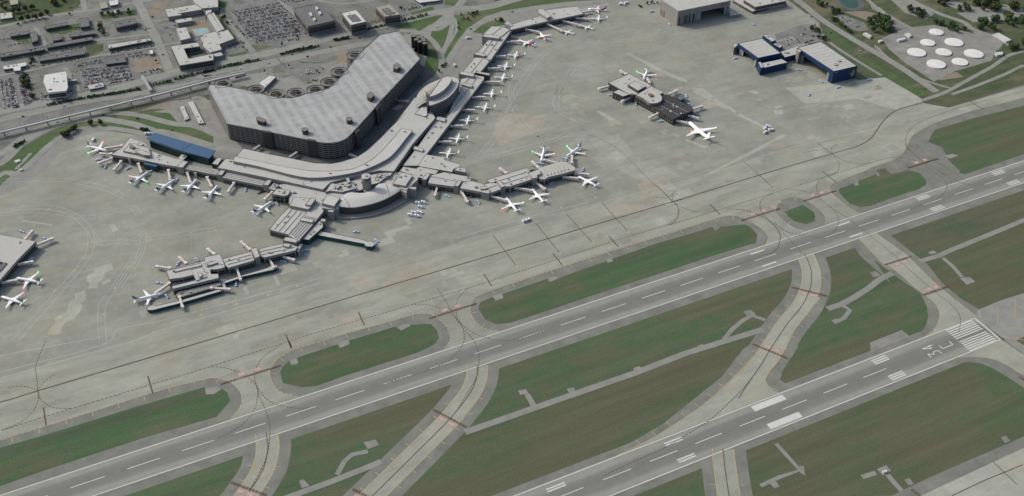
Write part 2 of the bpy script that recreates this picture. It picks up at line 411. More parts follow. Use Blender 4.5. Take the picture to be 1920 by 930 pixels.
# landside town ground
town = [(-1475.4,960.4),(-1262.5,994.3),(-1109.8,970.1),(-975.7,1057.3),(-757.6,1030.4),(-523.5,1037.9),(-307.3,1080.1),(-170.1,1133.8),(-81.6,1145.3),(175.2,1071.8),(374.5,908.9),(354.0,798.4),(321.9,571.9),(324.8,474.6),(459.5,463.8),(1026.8,424.6),(1531.8,800.9),(1395.2,1311.3),(277.5,2197.2),(-943.3,2785.9),(-1975.0,2321.3)]
sheet('landside_ground', town, .03, M['brush'])
sheet('urban_ground', [(-1475.4,960.4),(-1262.5,994.3),(-1109.8,970.1),(-975.7,1057.3),(-757.6,1030.4),(-523.5,1037.9),(-307.3,1080.1),(-170.1,1133.8),(-122.1,1302.9),(209.7,2229.9),(-943.3,2785.9),(-1975.0,2321.3)], .06, M['urban'])
sheet('airport_service_ground', [(-1129.7,922.2),(-1062.6,964.2),(-1000.2,1004.3),(-938.3,1020.4),(-764.0,1003.6),(-518.4,1053.2),(-311.6,1070.0),(-158.2,1109.6),(7.0,1083.4),(141.8,1018.4),(85.4,927.9),(-361.1,789.7),(-579.8,714.5),(-958.4,897.1),(-1119.7,862.7)], .09, M['serviceroad'])

# apron: one concrete sheet with its edge along the taxiway shoulder
edge = smooth([(-1393.9,350.6),(-1278.6,350.3),(-1166.6,351.7),(-1087.4,351.8),(-991.9,352.1),(-941.1,350.4),(-920.0,344.6),(-905.1,330.5),(-898.2,309.4),(-899.0,294.5),(-905.1,282.5),(-919.6,268.8)], n=4)
e2 = smooth([(-837.7,269.2),(-853.8,286.5),(-857.9,301.0),(-857.1,321.8),(-850.8,334.0),(-841.8,342.8),(-830.2,347.9),(-814.7,351.2),(-779.9,349.9),(-749.7,350.6),(-689.7,347.7),(-661.8,347.3),(-647.3,344.2),(-635.3,335.0),(-628.1,310.8),(-629.8,290.5),(-635.3,279.2),(-648.9,268.9)], n=4)
e3 = smooth([(-566.1,267.0),(-577.9,275.4),(-586.3,285.3),(-590.2,302.8),(-586.8,325.1),(-577.5,336.9),(-564.5,345.1),(-525.4,347.3),(-440.1,349.6),(-346.0,350.5),(-258.2,349.7),(-194.5,350.8),(-163.2,349.6),(-145.9,337.3),(-136.3,305.5),(-138.6,282.5),(-153.2,268.2)], n=4)
e4 = smooth([(-80.8,268.8),(-89.8,280.5),(-95.6,302.0),(-94.4,320.3),(-90.6,329.2),(-81.4,337.7),(-64.5,347.0),(-47.6,346.8),(-34.8,333.6),(-31.0,309.0),(-33.0,288.6),(-40.7,275.5),(-49.2,268.3)], n=4)
e5 = smooth([(16.2,268.3),(12.0,284.0),(12.3,305.6),(12.7,327.6),(18.1,339.4),(26.0,346.0),(35.4,348.4),(71.2,352.0),(106.3,353.9)], n=4)
e6 = smooth([(113.7,357.3),(155.7,358.4),(187.6,368.3),(206.4,381.4),(227.9,397.5),(245.9,404.1),(297.0,414.7),(384.3,417.0),(492.4,410.8),(716.0,403.2),(1128.2,387.9)], n=4)
north = [(1181.1,424.9),(757.1,438.1),(522.4,439.6),(429.0,441.4),(352.7,442.1),(339.6,455.1),(325.0,472.1),(328.0,478.5),(321.5,571.0),(276.5,579.0),(267.9,674.0),(290.3,765.2),(354.4,795.7),(362.6,898.4),(367.3,934.3),(223.0,1026.1),(151.0,1033.1),(99.5,1030.6),(50.2,1041.0),(-12.8,1047.4),(-151.9,1005.2),(-238.8,963.8),(-355.5,846.7),(-528.8,706.8),(-625.2,736.4),(-807.0,824.0),(-879.6,876.0),(-908.7,958.3),(-949.9,985.5),(-985.7,988.3),(-1014.0,963.2),(-1048.2,910.5),(-1087.0,877.9),(-1119.2,868.6),(-1267.6,790.9),(-1517.2,705.3)]
apron_outline = edge+e2+e3+e4+e5+e6+north
sheet('apron', apron_outline, .15, M['apron'])
# asphalt shoulders beside the taxiway and both runways
def ln(y, x0, x1, w): return [(x0, y-w), (x1, y-w), (x1, y+w), (x0, y+w)]
YA, WA, YB, WB = 245.1, 22.3, 0.0, 22.6
sheet('shoulder', [(-1370.6,354.2),(-1167.6,340.2),(-882.0,294.0),(-916.3,167.2),(-1421.2,162.3)] if False else
      [(-1700, YA-37), (1500, YA-37), (1500, YA+38)]+[(394.5,317.1),(230.3,278.7),(236.5,319.4),(255.1,354.2),(244.9,374.1),(262.8,388.3),(309.7,396.7),(360.6,392.7),(465.0,384.6),(1057.7,338.6),(1159.7,409.9),(630.3,444.5),(439.1,443.3),(298.6,433.3),(210.7,398.9),(142.3,383.2),(57.0,382.5),(-188.9,398.7),(-538.0,399.7),(-910.4,391.0),(-1163.7,383.3),(-1394.9,373.4),(-1484.7,369.5)]+[(-1700, YA+120)], .06, M['shoulder'])
# grass islands between the taxiway and the far runway
isl = [
 [(-1386.1,341.9),(-1167.6,340.2),(-1113.4,337.9),(-1053.6,337.8),(-999.7,337.1),(-934.6,334.7),(-936.3,322.3),(-927.0,319.6),(-916.2,322.7),(-912.1,314.6),(-911.9,299.2),(-921.2,290.2),(-933.6,279.9),(-1010.0,283.8),(-1073.3,283.8),(-1138.0,282.9),(-1173.0,281.6),(-1383.8,282.0)],
 [(-844.6,320.1),(-839.9,326.5),(-828.5,334.2),(-829.5,325.9),(-821.7,323.4),(-818.9,335.3),(-765.0,336.3),(-765.4,329.2),(-753.6,329.0),(-750.0,336.8),(-686.6,335.7),(-684.1,326.0),(-668.5,330.3),(-644.2,321.0),(-641.5,306.4),(-644.4,291.9),(-653.5,283.4),(-680.0,278.1),(-745.2,278.7),(-774.2,278.9),(-811.7,277.5),(-828.3,283.0),(-847.1,300.0)],
 [(-569.5,331.0),(-550.6,334.3),(-545.5,324.8),(-534.6,333.6),(-464.1,336.2),(-462.8,327.8),(-447.0,331.0),(-376.0,334.4),(-373.1,329.4),(-363.8,335.3),(-283.9,338.3),(-214.1,335.7),(-197.3,337.3),(-198.7,325.8),(-185.3,331.5),(-151.0,320.9),(-148.2,311.2),(-149.5,292.5),(-162.4,278.3),(-230.0,279.8),(-320.9,278.9),(-435.8,278.9),(-505.1,277.7),(-550.5,277.8),(-568.7,283.8),(-576.5,298.2),(-576.3,320.1)],
 [(-80.5,321.3),(-45.5,323.4),(-41.8,302.6),(-47.3,291.3),(-55.2,283.7),(-70.1,282.6),(-81.4,295.1),(-82.5,308.2)],
 [(30.0,332.7),(59.6,334.4),(56.6,329.0),(64.1,329.0),(69.1,336.7),(107.5,339.2),(117.2,348.7),(130.4,346.1),(128.4,331.5),(130.1,328.2),(159.7,326.7),(170.5,311.1),(166.1,294.5),(157.4,284.0),(138.6,279.5),(84.5,279.6),(44.0,277.2),(27.7,282.0),(19.9,295.4),(22.2,314.1),(24.8,326.2)],
]
sheets('grass', isl, .12, M['grass'], 'green grass islands between the taxiway and the far runway', 'stuff')
sheets('grass', [[(229.5,287.5),(236.5,319.4),(255.1,354.2),(256.2,383.8),(282.3,398.9),(365.9,398.2),(471.9,391.2),(1077.4,352.4),(925.0,150.3),(357.2,281.5),(231.6,279.3),(226.0,286.7)]], .12, M['grass2'],
       'brown and green grass patch in the bend of the taxiway at the right edge', 'stuff')
# runway 2 (the far one) and the near one
sheet('runway', ln(YA, -1700, 1600, WA+1.4), .21, M['runA'])
sheet('runway', ln(YB, -1500, 0, WB+1.4), .21, M['runB'])
sheet('runway_shoulder', ln(YB, -1500, -4, WB+11), .06, M['shoulder'])
# taxiway exits as strips: centre line path, concrete width, shoulder width
P1 = smooth([(-887.0,231.5),(-891.8,207.2),(-901.5,184.8),(-911.4,171.0),(-932.0,150.1),(-955.5,129.4),(-981.7,101.8)], n=6)
P2 = smooth([(-620.7,225.1),(-631.5,204.5),(-648.4,185.4),(-673.2,166.9),(-693.2,153.7),(-747.2,123.6),(-807.7,90.1),(-845.7,68.8)], n=6)
P3 = smooth([(-115.3,229.7),(-123.5,208.8),(-134.1,189.5),(-149.0,171.2),(-164.3,157.2),(-190.9,138.7),(-228.0,119.6),(-272.4,92.7),(-308.0,69.9),(-343.9,48.8),(-365.0,35.6)], n=6)
P4 = smooth([(-423.8,-20.1),(-431.5,-33.3),(-443.6,-55.0),(-459.1,-84.6),(-472.9,-113.4)], n=6)
P5 = [(-10.7,236.2),(-19.9,108.3),(-19.2,70.8),(-8.9,47.5),(-12.3,-10.5)]
SH = bmesh.new(); CC = bmesh.new()
for i, (p, w) in enumerate(((P1, 27), (P2, 27), (P3, 26), (P4, 26))):
    band(SH, p, w+26, .065+.004*i); band(CC, p, w, .115+.004*i)
link('shoulder', SH, M['shoulder'])['kind'] = 'structure'
o = link('taxiway', CC, M['taxi']); o['kind'] = 'structure'
sheet('taxiway_shoulder', [(-40.9,218.6),(9.4,226.5),(20.2,211.1),(21.5,204.5),(22.5,147.2),(22.7,133.8),(12.0,95.4),(12.0,58.1),(18.2,31.0),(-24.4,-17.5),(-113.0,25.3),(-87.7,30.7),(-69.3,38.1),(-52.5,51.6),(-39.5,69.1),(-29.2,92.0),(-33.5,126.4),(-35.3,147.5),(-36.9,182.2),(-38.4,180.4)], .080, M['shoulder'])
sheet('taxiway', [(-24.8,222.8),(6.7,221.7),(12.2,156.0),(9.0,152.4),(3.2,97.8),(3.5,60.5),(4.4,22.5),(-12.1,5.6),(-91.3,21.2),(-68.5,26.3),(-49.6,36.8),(-33.7,50.9),(-26.2,66.1),(-25.9,78.1),(-27.8,105.5),(-26.7,143.3),(-28.8,161.2),(-31.7,156.3)], .130, M['taxi'])
# wedge where the angled exit runs onto the near runway
sheet('taxiway_shoulder', [(-306.4,105.9),(-359.2,76.7),(-410.9,59.7),(-465.6,42.0),(-507.8,34.6),(-547.7,29.4),(-571.1,30.6),(-541.3,12.5),(-359.3,3.0),(-317.8,7.8),(-295.0,31.0),(-297.8,41.2),(-285.4,53.0),(-242.4,78.2),(-207.9,123.2)], .075, M['shoulder'])
sheet('taxiway', smooth([(-298.1,91.1),(-346.3,69.0),(-406.6,46.4),(-465.2,32.5),(-496.0,26.8),(-540.7,22.3)], n=4)+[(-454.5,19.4),(-349.0,17.2),(-314.5,20.3),(-310.5,22.7),(-315.7,29.5),(-317.8,39.1),(-314.0,49.0),(-304.2,56.0),(-280.7,68.8),(-250.8,88.5),(-215.4,113.5),(-156.0,142.6),(-164.0,157.0)], .135, M['taxi'])
# beyond the near threshold
sheet('blast_pad', [(14.5,32.8),(54.3,34.2),(96.1,31.6),(456.4,87.5),(194.9,-120.3),(7.0,-63.8),(3.6,-19.8),(1.0,23.1)], .140, M['asphalt'])
sheet('taxiway_shoulder', smooth([(-165.5,-16.1),(-125.4,-17.2),(-96.1,-24.6),(-60.2,-40.2),(-48.9,-57.4),(-42.5,-81.9),(-39.6,-109.1)], n=4)+[(69.0,-220.4),(230.0,-92.4),(-3.3,-24.8),(-144.2,-10.1)], .085, M['shoulder'])
sheet('taxiway', smooth([(-97.3,-21.1),(-80.2,-21.7),(-57.2,-29.7),(-41.4,-39.8),(-29.9,-56.7),(-24.0,-83.5),(-23.4,-114.4)], n=4)+[(54.7,-231.7),(121.4,-178.7),(4.3,-56.3),(-0.2,-22.8),(3.3,24.0),(-3.9,22.1),(-46.7,19.0),(-52.5,-19.6)], .145, M['taxi'])
sheets('grass', [[(16.1,-32.2),(30.6,-31.2),(20.0,-51.5),(16.4,-37.1)]], .2, M['grass2'], 'small grass wedge past the threshold at the right edge', 'stuff')
sheet('taxiway_shoulder', [(-313.4,-148.0),(-296.5,-156.2),(-261.3,-155.0),(-208.5,-154.7),(-121.3,-155.9),(-80.2,-155.3),(204.2,-188.4),(-69.7,-392.5),(-457.8,-205.4)], .088, M['shoulder'])
sheet('taxiway', [(-297.0,-170.5),(-267.6,-170.1),(-113.0,-168.5),(-86.1,-168.6),(155.7,-224.5),(-123.5,-432.6),(-448.5,-275.9)], .15, M['fresh'])
sheet('taxiway_shoulder', [(18.0,210.2),(6.7,221.7),(-12.4,220.8),(-40.9,218.6),(-41.4,212.9),(-48.6,191.1),(-50.9,125.0),(-38.4,170.8),(-29.9,193.7)], .078, M['shoulder'])
# infield service road and small pads
rd = bmesh.new()
for k, (p, w) in enumerate((
  ([(-941.7,128.1),(-887.0,128.4),(-843.5,128.7),(-801.1,130.4),(-781.9,131.9)], 8),
  ([(-679.0,130.7),(-449.2,128.4),(-375.5,130.7),(-319.3,127.8),(-261.7,124.9)], 9),
  ([(-162.0,120.6),(-139.4,120.0),(-116.0,123.3),(-83.5,130.6),(-58.2,138.3),(-34.4,140.7)], 9),
  ([(18.6,144.5),(50.5,142.5),(75.5,144.8),(139.3,147.7),(222.1,152.1),(299.1,154.2)], 8),
  ([(-833.1,135.2),(-819.4,150.0),(-808.2,155.6),(-790.5,152.5)], 6), ([(-588.6,134.2),(-587.2,153.8)], 7),
  ([(-139.2,117.1),(-136.9,105.8),(-153.3,96.8),(-167.3,95.2)], 6), ([(-318.4,131.2),(-297.9,142.3),(-274.8,150.7),(-258.8,152.9),(-249.0,138.3)], 6),
  ([(52.2,136.7),(51.2,116.3),(45.7,93.0)], 6), ([(-417.0,-82.6),(-390.8,-81.8),(-364.0,-83.8),(-364.5,-40.1)], 5),
  ([(-279.7,-128.6),(-281.1,-141.4),(-281.6,-155.8)], 6), ([(-308.0,-121.7),(-290.1,-123.6)], 6))):
    band(rd, p, w, .17+.004*k)
link('service_road', rd, M['serviceroad'])['kind'] = 'structure'
pads = [G(q) for q in ()]
PADS = [[(-935.7,321.4),(-934.1,331.4),(-921.5,330.0),(-917.4,321.8),(-927.4,318.0)], [(-685.7,333.9),(-669.6,335.6),(-669.3,328.3),(-682.8,325.4)], [(-763.4,338.7),(-750.8,338.6),(-750.7,330.3),(-763.8,328.4)], [(-828.5,334.2),(-819.5,335.5),(-819.6,325.5),(-828.8,325.5)],
 [(-548.3,336.1),(-535.2,335.2),(-537.0,325.7),(-549.3,325.4)], [(-465.2,336.8),(-452.9,336.0),(-453.4,329.8),(-466.5,328.8)], [(-372.5,338.1),(-365.0,337.2),(-366.8,330.0),(-374.9,330.2)], [(-790.6,167.4),(-776.4,165.1),(-775.8,155.8),(-789.4,155.7)],
 [(-873.8,145.4),(-868.6,145.3),(-865.2,133.3),(-873.9,134.0)], [(-594.6,164.0),(-585.0,162.2),(-584.9,154.1),(-595.2,156.3)], [(-540.0,141.1),(-531.2,139.7),(-532.8,130.7),(-540.8,131.7)], [(-449.5,136.6),(-440.5,136.2),(-440.1,131.2),(-450.2,131.0)],
 [(-263.6,164.5),(-254.1,163.5),(-253.4,152.3),(-263.7,154.1)], [(-355.6,135.9),(-347.4,135.7),(-347.7,129.1),(-355.6,129.6)], [(-61.8,155.5),(-52.3,154.6),(-51.7,144.3),(-63.2,145.0)], [(-264.9,163.4),(-255.4,162.9),(-257.1,153.6),(-265.9,155.1)],
 [(41.6,93.1),(55.2,88.4),(54.6,77.8),(39.4,77.9)], [(42.3,155.0),(52.1,154.9),(52.8,148.0),(42.5,149.1)], [(-171.7,100.7),(-163.4,100.0),(-165.5,92.7),(-172.3,92.1)], [(-285.9,-120.1),(-272.1,-119.9),(-272.8,-129.2),(-285.6,-129.8)],
 [(-268.2,-144.9),(-261.4,-145.6),(-263.0,-154.2),(-269.3,-153.0)], [(-363.5,-78.6),(-356.3,-80.1),(-363.4,-92.3),(-366.3,-86.8)], [(-406.3,-83.7),(-397.9,-85.1),(-398.9,-92.6),(-405.5,-92.1)], [(-154.7,45.4),(-101.9,46.3),(-101.5,32.5),(-166.1,30.5)],
 [(59.9,332.9),(69.1,336.7),(64.4,327.5),(58.2,327.3)], [(107.5,339.2),(113.9,343.1),(110.0,333.3),(104.8,332.5)], [(-125.2,-145.4),(-117.8,-146.0),(-119.3,-154.0),(-127.2,-153.9)], [(238.8,333.7),(255.3,330.7),(260.9,323.0),(241.2,322.7)]]
sheets('paved_pad', PADS, .19, M['gravel'])
# patches of newer and older concrete on the apron
fresh = [[(-1020.3,628.3),(-995.1,628.9),(-995.8,612.9),(-1008.0,611.6),(-1008.6,601.3),(-1018.9,592.3),(-1021.4,583.1),(-1033.6,585.5),(-1030.1,595.9),(-1032.5,605.8),(-1029.0,616.4),(-1020.9,617.9)],
 [(-1051.3,583.8),(-1037.7,584.1),(-1039.3,562.9),(-1045.9,561.0),(-1046.5,548.1),(-1053.0,538.2),(-1058.7,531.2),(-1070.2,528.8),(-1076.8,520.8),(-1077.3,510.1),(-1085.6,509.5),(-1093.9,516.5),(-1087.7,529.3),(-1082.6,533.1),(-1082.1,544.1),(-1075.2,547.2),(-1065.8,547.6),(-1063.3,562.8),(-1056.8,571.3),(-1052.2,570.7)],
 [(-1014.8,593.8),(-1002.9,594.3),(-1002.6,589.7),(-1014.2,584.8)], [(-1095.8,788.6),(-1057.0,757.8),(-1058.4,754.6),(-1097.3,784.1)], [(-982.0,720.5),(-975.8,719.9),(-973.6,701.8),(-982.2,700.1)],
 [(-801.3,503.8),(-796.3,502.7),(-797.1,481.3),(-802.7,480.2)], [(-845.1,498.1),(-839.9,498.1),(-839.7,481.8),(-844.9,481.8)],
 [(-42.8,846.4),(-33.3,837.1),(-13.4,764.2),(5.4,711.7),(-2.4,704.8),(-21.8,750.8),(-33.9,805.4)], [(-4.8,689.1),(14.7,677.6),(14.7,634.4),(22.6,584.8),(34.5,536.8),(40.5,515.1),(33.0,516.9),(27.0,538.5),(12.9,583.6),(1.2,630.8),(-3.9,669.9)],
 [(-191.1,689.8),(-187.0,689.8),(-177.9,650.6),(-186.1,650.8)], [(77.5,636.9),(89.9,635.1),(93.4,620.9),(82.9,620.6)], [(88.9,574.5),(102.8,571.8),(102.8,565.8),(87.9,567.1)], [(78.6,563.7),(94.6,557.9),(86.0,546.4),(74.5,552.0)],
 [(-134.1,452.4),(-39.7,474.3),(47.6,495.9),(52.2,489.8),(-35.1,468.5),(-125.1,450.2)], [(-192.0,690.7),(-184.0,689.3),(-170.7,636.2),(-179.3,636.4)],
 [(-100.7,551.9),(-87.0,522.0),(-78.9,521.6),(-89.0,515.8),(-94.4,520.2),(-104.9,548.6)]]
sheets('apron_patch', fresh, .17, M['fresh'])
old = [[(-240.3,634.7),(-198.0,641.5),(-189.2,575.9),(-180.5,520.5),(-200.2,515.7),(-222.7,519.5),(-248.3,524.9),(-258.1,557.9),(-268.1,584.4)], [(-253.7,693.6),(-231.4,650.9),(-264.6,590.7),(-264.8,613.2),(-273.7,655.7)]]
sheets('apron_patch', [[(-245.1,620.5),(-193.4,611.9),(-200.3,554.3),(-239.3,533.1),(-266.7,531.3),(-265.8,570.3),(-247.8,577.2)], [(-245.1,530.3),(-182.1,524.8),(-174.9,489.4),(-165.9,464.3),(-226.2,472.9),(-238.8,506.3)], ], .16, M['taxi'])
sheets('apron_patch', [[(144.0,617.7),(229.3,594.2),(325.8,570.1),(332.0,479.7),(266.6,473.7),(232.7,531.8),(142.3,558.5)]], .162, M['fresh'])
sheets('apron_patch', [[(-628.9,449.9),(-591.1,440.9),(-601.3,404.6),(-642.3,405.6),(-674.1,408.7),(-672.2,426.3)], [(-708.3,456.2),(-675.6,450.6),(-681.8,421.0),(-709.0,425.5)], [(-239.1,476.9),(-187.1,475.8),(-195.2,444.8),(-251.3,440.9)], [(-318.8,443.4),(-278.5,441.9),(-281.7,419.6),(-323.5,419.3)], [(-292.0,438.1),(-257.6,426.7),(-262.4,413.6),(-287.9,418.3)], [(-340.5,755.8),(-272.8,719.0),(-296.0,682.1),(-338.9,671.7),(-384.1,663.2),(-376.7,705.4)]], .164, M['tan'])
sheets('apron_patch', [[(86.8,803.0),(160.7,794.0),(139.3,767.2),(109.6,778.9),(108.9,789.7),(87.1,793.3)], [(173.5,812.2),(263.0,807.9),(352.2,796.2),(318.0,778.6),(222.5,791.3),(172.5,799.1)], [(103.6,884.8),(239.7,882.4),(233.3,859.3),(113.4,857.7)], [(231.4,681.4),(241.5,621.7),(225.6,605.2),(200.1,651.5),(174.3,649.2)]], .166, M['stain'])
sheets('parking_lot', [[(247.8,787.4),(322.4,799.1),(341.4,789.9),(316.7,729.6),(310.0,724.7),(264.4,738.6),(226.0,735.8)]], .175, M['lot'])

sheet('taxiway', [(-1373.9,462.0),(-1156.9,457.6),(-964.6,459.8),(-847.6,460.6),(-748.0,462.2),(-433.3,460.0),(-334.4,462.7),(-337.5,458.4),(-133.6,450.1),(-7.9,457.5),(78.4,452.9),(188.9,445.5),(246.2,467.2),(297.8,475.2),(336.1,456.7),(352.7,442.1),(429.0,441.4),(520.9,438.3),(871.1,417.1),(830.6,384.9),(495.0,412.3),(385.4,418.1),(298.0,415.8),(256.4,413.0),(229.5,396.7),(207.3,382.5),(188.5,369.4),(156.6,359.4),(114.5,358.3),(105.8,355.1),(72.1,353.0),(36.4,349.7),(27.4,347.6),(27.6,368.3),(-30.3,339.4),(-46.6,348.1),(-63.1,349.0),(-79.0,340.9),(-115.6,354.2),(-127.0,318.2),(-143.6,338.2),(-162.1,351.1),(-193.5,352.3),(-257.0,351.6),(-345.0,352.3),(-439.2,351.4),(-524.5,349.0),(-563.7,346.8),(-585.0,365.5),(-646.5,346.2),(-661.0,349.3),(-689.0,349.8),(-749.1,352.6),(-814.3,352.8),(-839.7,355.1),(-897.5,312.2),(-904.9,331.3),(-919.7,346.0),(-991.6,353.5),(-1087.2,353.2),(-1166.5,353.0),(-1370.9,361.8)], .156, M['taxib'])
# replaced slabs: small groups of newer, older and tinted concrete on the apron's own grid
r3 = random.Random(21); used = set(); buf = {'fresh': [], 'stain': [], 'tan': [], 'taxi': []}
for (x0, y0, x1, y1, n) in ((-250, 330, 420, 760, 90), (-950, 150, -560, 420, 40), (-620, 230, -100, 420, 45), (-1000, 480, -620, 640, 24), (150, 420, 560, 700, 30)):
    for i in range(n):
        gx, gy = round(r3.uniform(x0, x1)/7.6)*7.6, round(r3.uniform(y0, y1)/7.6)*7.6
        mt = r3.choice(('fresh', 'stain', 'tan', 'taxi', 'stain', 'taxi'))
        for j in range(r3.choice((1, 1, 2, 3, 5))):
            w, h = r3.choice((1, 1, 2, 3))*7.6, r3.choice((1, 1, 2))*7.6
            cells = {(round(gx/7.6)+i_, round(gy/7.6)+j_) for i_ in range(round(w/7.6)) for j_ in range(round(h/7.6))}
            if not cells & used: used |= cells; buf[mt].append((gx, gy, w, h))
            gx += r3.choice((7.6, -7.6, w)); gy += r3.choice((7.6, -7.6, 0))
for k, (mt, rs) in enumerate(buf.items()):
    bmp = bmesh.new()
    for j, (x, y, w, h) in enumerate(rs):
        if inside(apron_outline, x, y) and inside(apron_outline, x+w, y+h): ngon(bmp, [(x, y), (x+w, y), (x+w, y+h), (x, y+h)], .1915+.0022*k)
    link('apron_patch', bmp, M[mt])['kind'] = 'structure'
sheets('grass', [[(-1386.0,336.9),(-1168.0,336.3),(-1113.9,333.9),(-1054.2,333.7),(-1000.6,332.7),(-936.5,331.0),(-937.8,319.3),(-983.5,320.3),(-1040.6,324.3),(-1106.0,324.4),(-1169.1,324.5)], [(-533.5,330.2),(-467.5,332.3),(-445.7,328.2),(-378.0,330.9),(-287.3,332.9),(-217.8,330.2),(-202.2,330.0),(-220.3,321.8),(-323.7,322.7),(-410.7,324.4),(-473.1,324.2),(-524.9,319.8)], [(-764.2,325.5),(-689.8,331.1),(-679.5,326.1),(-687.7,320.7),(-761.8,315.3),(-796.4,316.5),(-819.1,317.8),(-814.0,325.0)]], .126, M['ground'], 'dry strip of grass along the taxiway side of the islands', 'stuff')
# ------------------------------------------------------------------ painted lines
W_ = bmesh.new()
for y0, w, x0 in ((YA, WA, -1700), (YB, WB, -1500)):
    x1 = 1600 if y0 else -1
    for s in (-1, 1): band(W_, [(x0, y0+s*w), (x1, y0+s*w)], 1.2, .225)
for i in range(-22, 34):
    x = -432.5+60.96*i; band(W_, [(x, YA), (x+36.6, YA)], 1.0, .226)
for i in range(0, 22):
    x = -186.0-60.96*i; band(W_, [(x-18, YB), (x+18.5, YB)], 1.0, .226)
# threshold bar and piano keys
band(W_, [(-1, -WB), (-1, WB)], 2.2, .228)
for s in (-1, 1):
    for k in range(6):
        y = s*(3.2+3.5*k); band(W_, [(-51.8, y), (-6.1, y)], 1.75, .227)
    band(W_, [(-356.6, s*15.6), (-310.9, s*15.6)], 8.6, .227)
    for x, n in ((-152.4, 3), (-457.2, 2), (-609.6, 2), (-762, 1), (-914, 1)):
        for k in range(n): band(W_, [(x-22.9, s*(11.9+3.4*k)), (x, s*(11.9+3.4*k))], 1.9, .227)
TD = [(280.7,258.0),(281.4,232.0),(129.4,258.8),(129.4,231.7),(-21.6,257.1),(-22.6,233.8),(-173.7,257.5),(-174.2,233.7)]
for k, (x, y) in enumerate(TD):
    n = 3 if k < 4 else 1
    side = 1 if y > YA else -1
    for j in range(n):
        band(W_, [(x-11.5, YA+side*((11.9+3.2*j) if n == 3 else 14.5)), (x+11.5, YA+side*((11.9+3.2*j) if n == 3 else 14.5))], 1.6 if n == 3 else 2.4, .227)
link('runway_marking', W_, M['white'])['kind'] = 'structure'
# the runway number: strokes on a 1 x 1 cell, u to the pilot's right, v away from the threshold
NUM = {'3': [(0, 1, 1, 1), (1, 1, .45, .58), (.45, .58, 1, .45), (1, .45, 1, .12), (1, .12, .8, 0), (.8, 0, 0, 0)],
       '4': [(.7, 0, .7, 1), (.7, 1, 0, .35), (0, .35, 1, .35)], 'C': [(1, 1, 0, 1), (0, 1, 0, 0), (0, 0, 1, 0)]}
nb = bmesh.new()
def glyph(ch, u0, v0, w, h):
    for k, (a, b, c, d) in enumerate(NUM[ch]):
        # travelling towards -X the pilot's right is +Y
        band(nb, [(-(v0+b*h), u0+a*w), (-(v0+d*h), u0+c*w)], 1.3, .226+.0015*k)
cx34 = [(-70.9,0.2),(-94.6,6.3),(-95.1,-5.9)]
glyph('C', cx34[0][1]-3.2, -cx34[0][0]-8.5, 6.4, 17)
glyph('4', cx34[1][1]-3.2, -cx34[1][0]-8.5, 6.4, 17)
glyph('3', cx34[2][1]-3.2, -cx34[2][0]-8.5, 6.4, 17)
link('runway_number', nb, M['white'])['kind'] = 'structure'

BL = bmesh.new(); YL = bmesh.new(); DL = bmesh.new(); HL = bmesh.new()
M1 = smooth([(-1332.5,423.8),(-1160.7,415.6),(-1117.6,415.8),(-916.2,415.4),(-762.9,415.9),(-563.2,415.7),(-220.6,414.0),(-214.9,413.4),(-64.6,415.5),(82.2,414.8),(134.6,414.6),(171.2,424.8),(221.2,455.2),(266.6,473.7),(321.6,473.8),(346.3,478.7),(396.5,482.9)], n=6)
band(BL, M1, 1.9, .232)
M2 = smooth([(-1332.1,367.7),(-1165.1,367.6),(-1083.3,367.8),(-924.0,366.7),(-827.3,368.5),(-791.5,369.4),(-685.7,366.6),(-654.0,367.1),(-570.8,365.0),(-344.4,368.9),(-202.8,367.2),(-134.5,366.8),(114.8,367.6),(161.8,364.4),(182.7,352.4),(190.8,330.0),(192.1,300.7),(189.9,278.4),(179.1,263.1),(149.4,248.3),(113.8,245.7),(89.1,244.7)], n=5)
dashes(DL, M2, 1.1, .232, 3.4, 1.2)
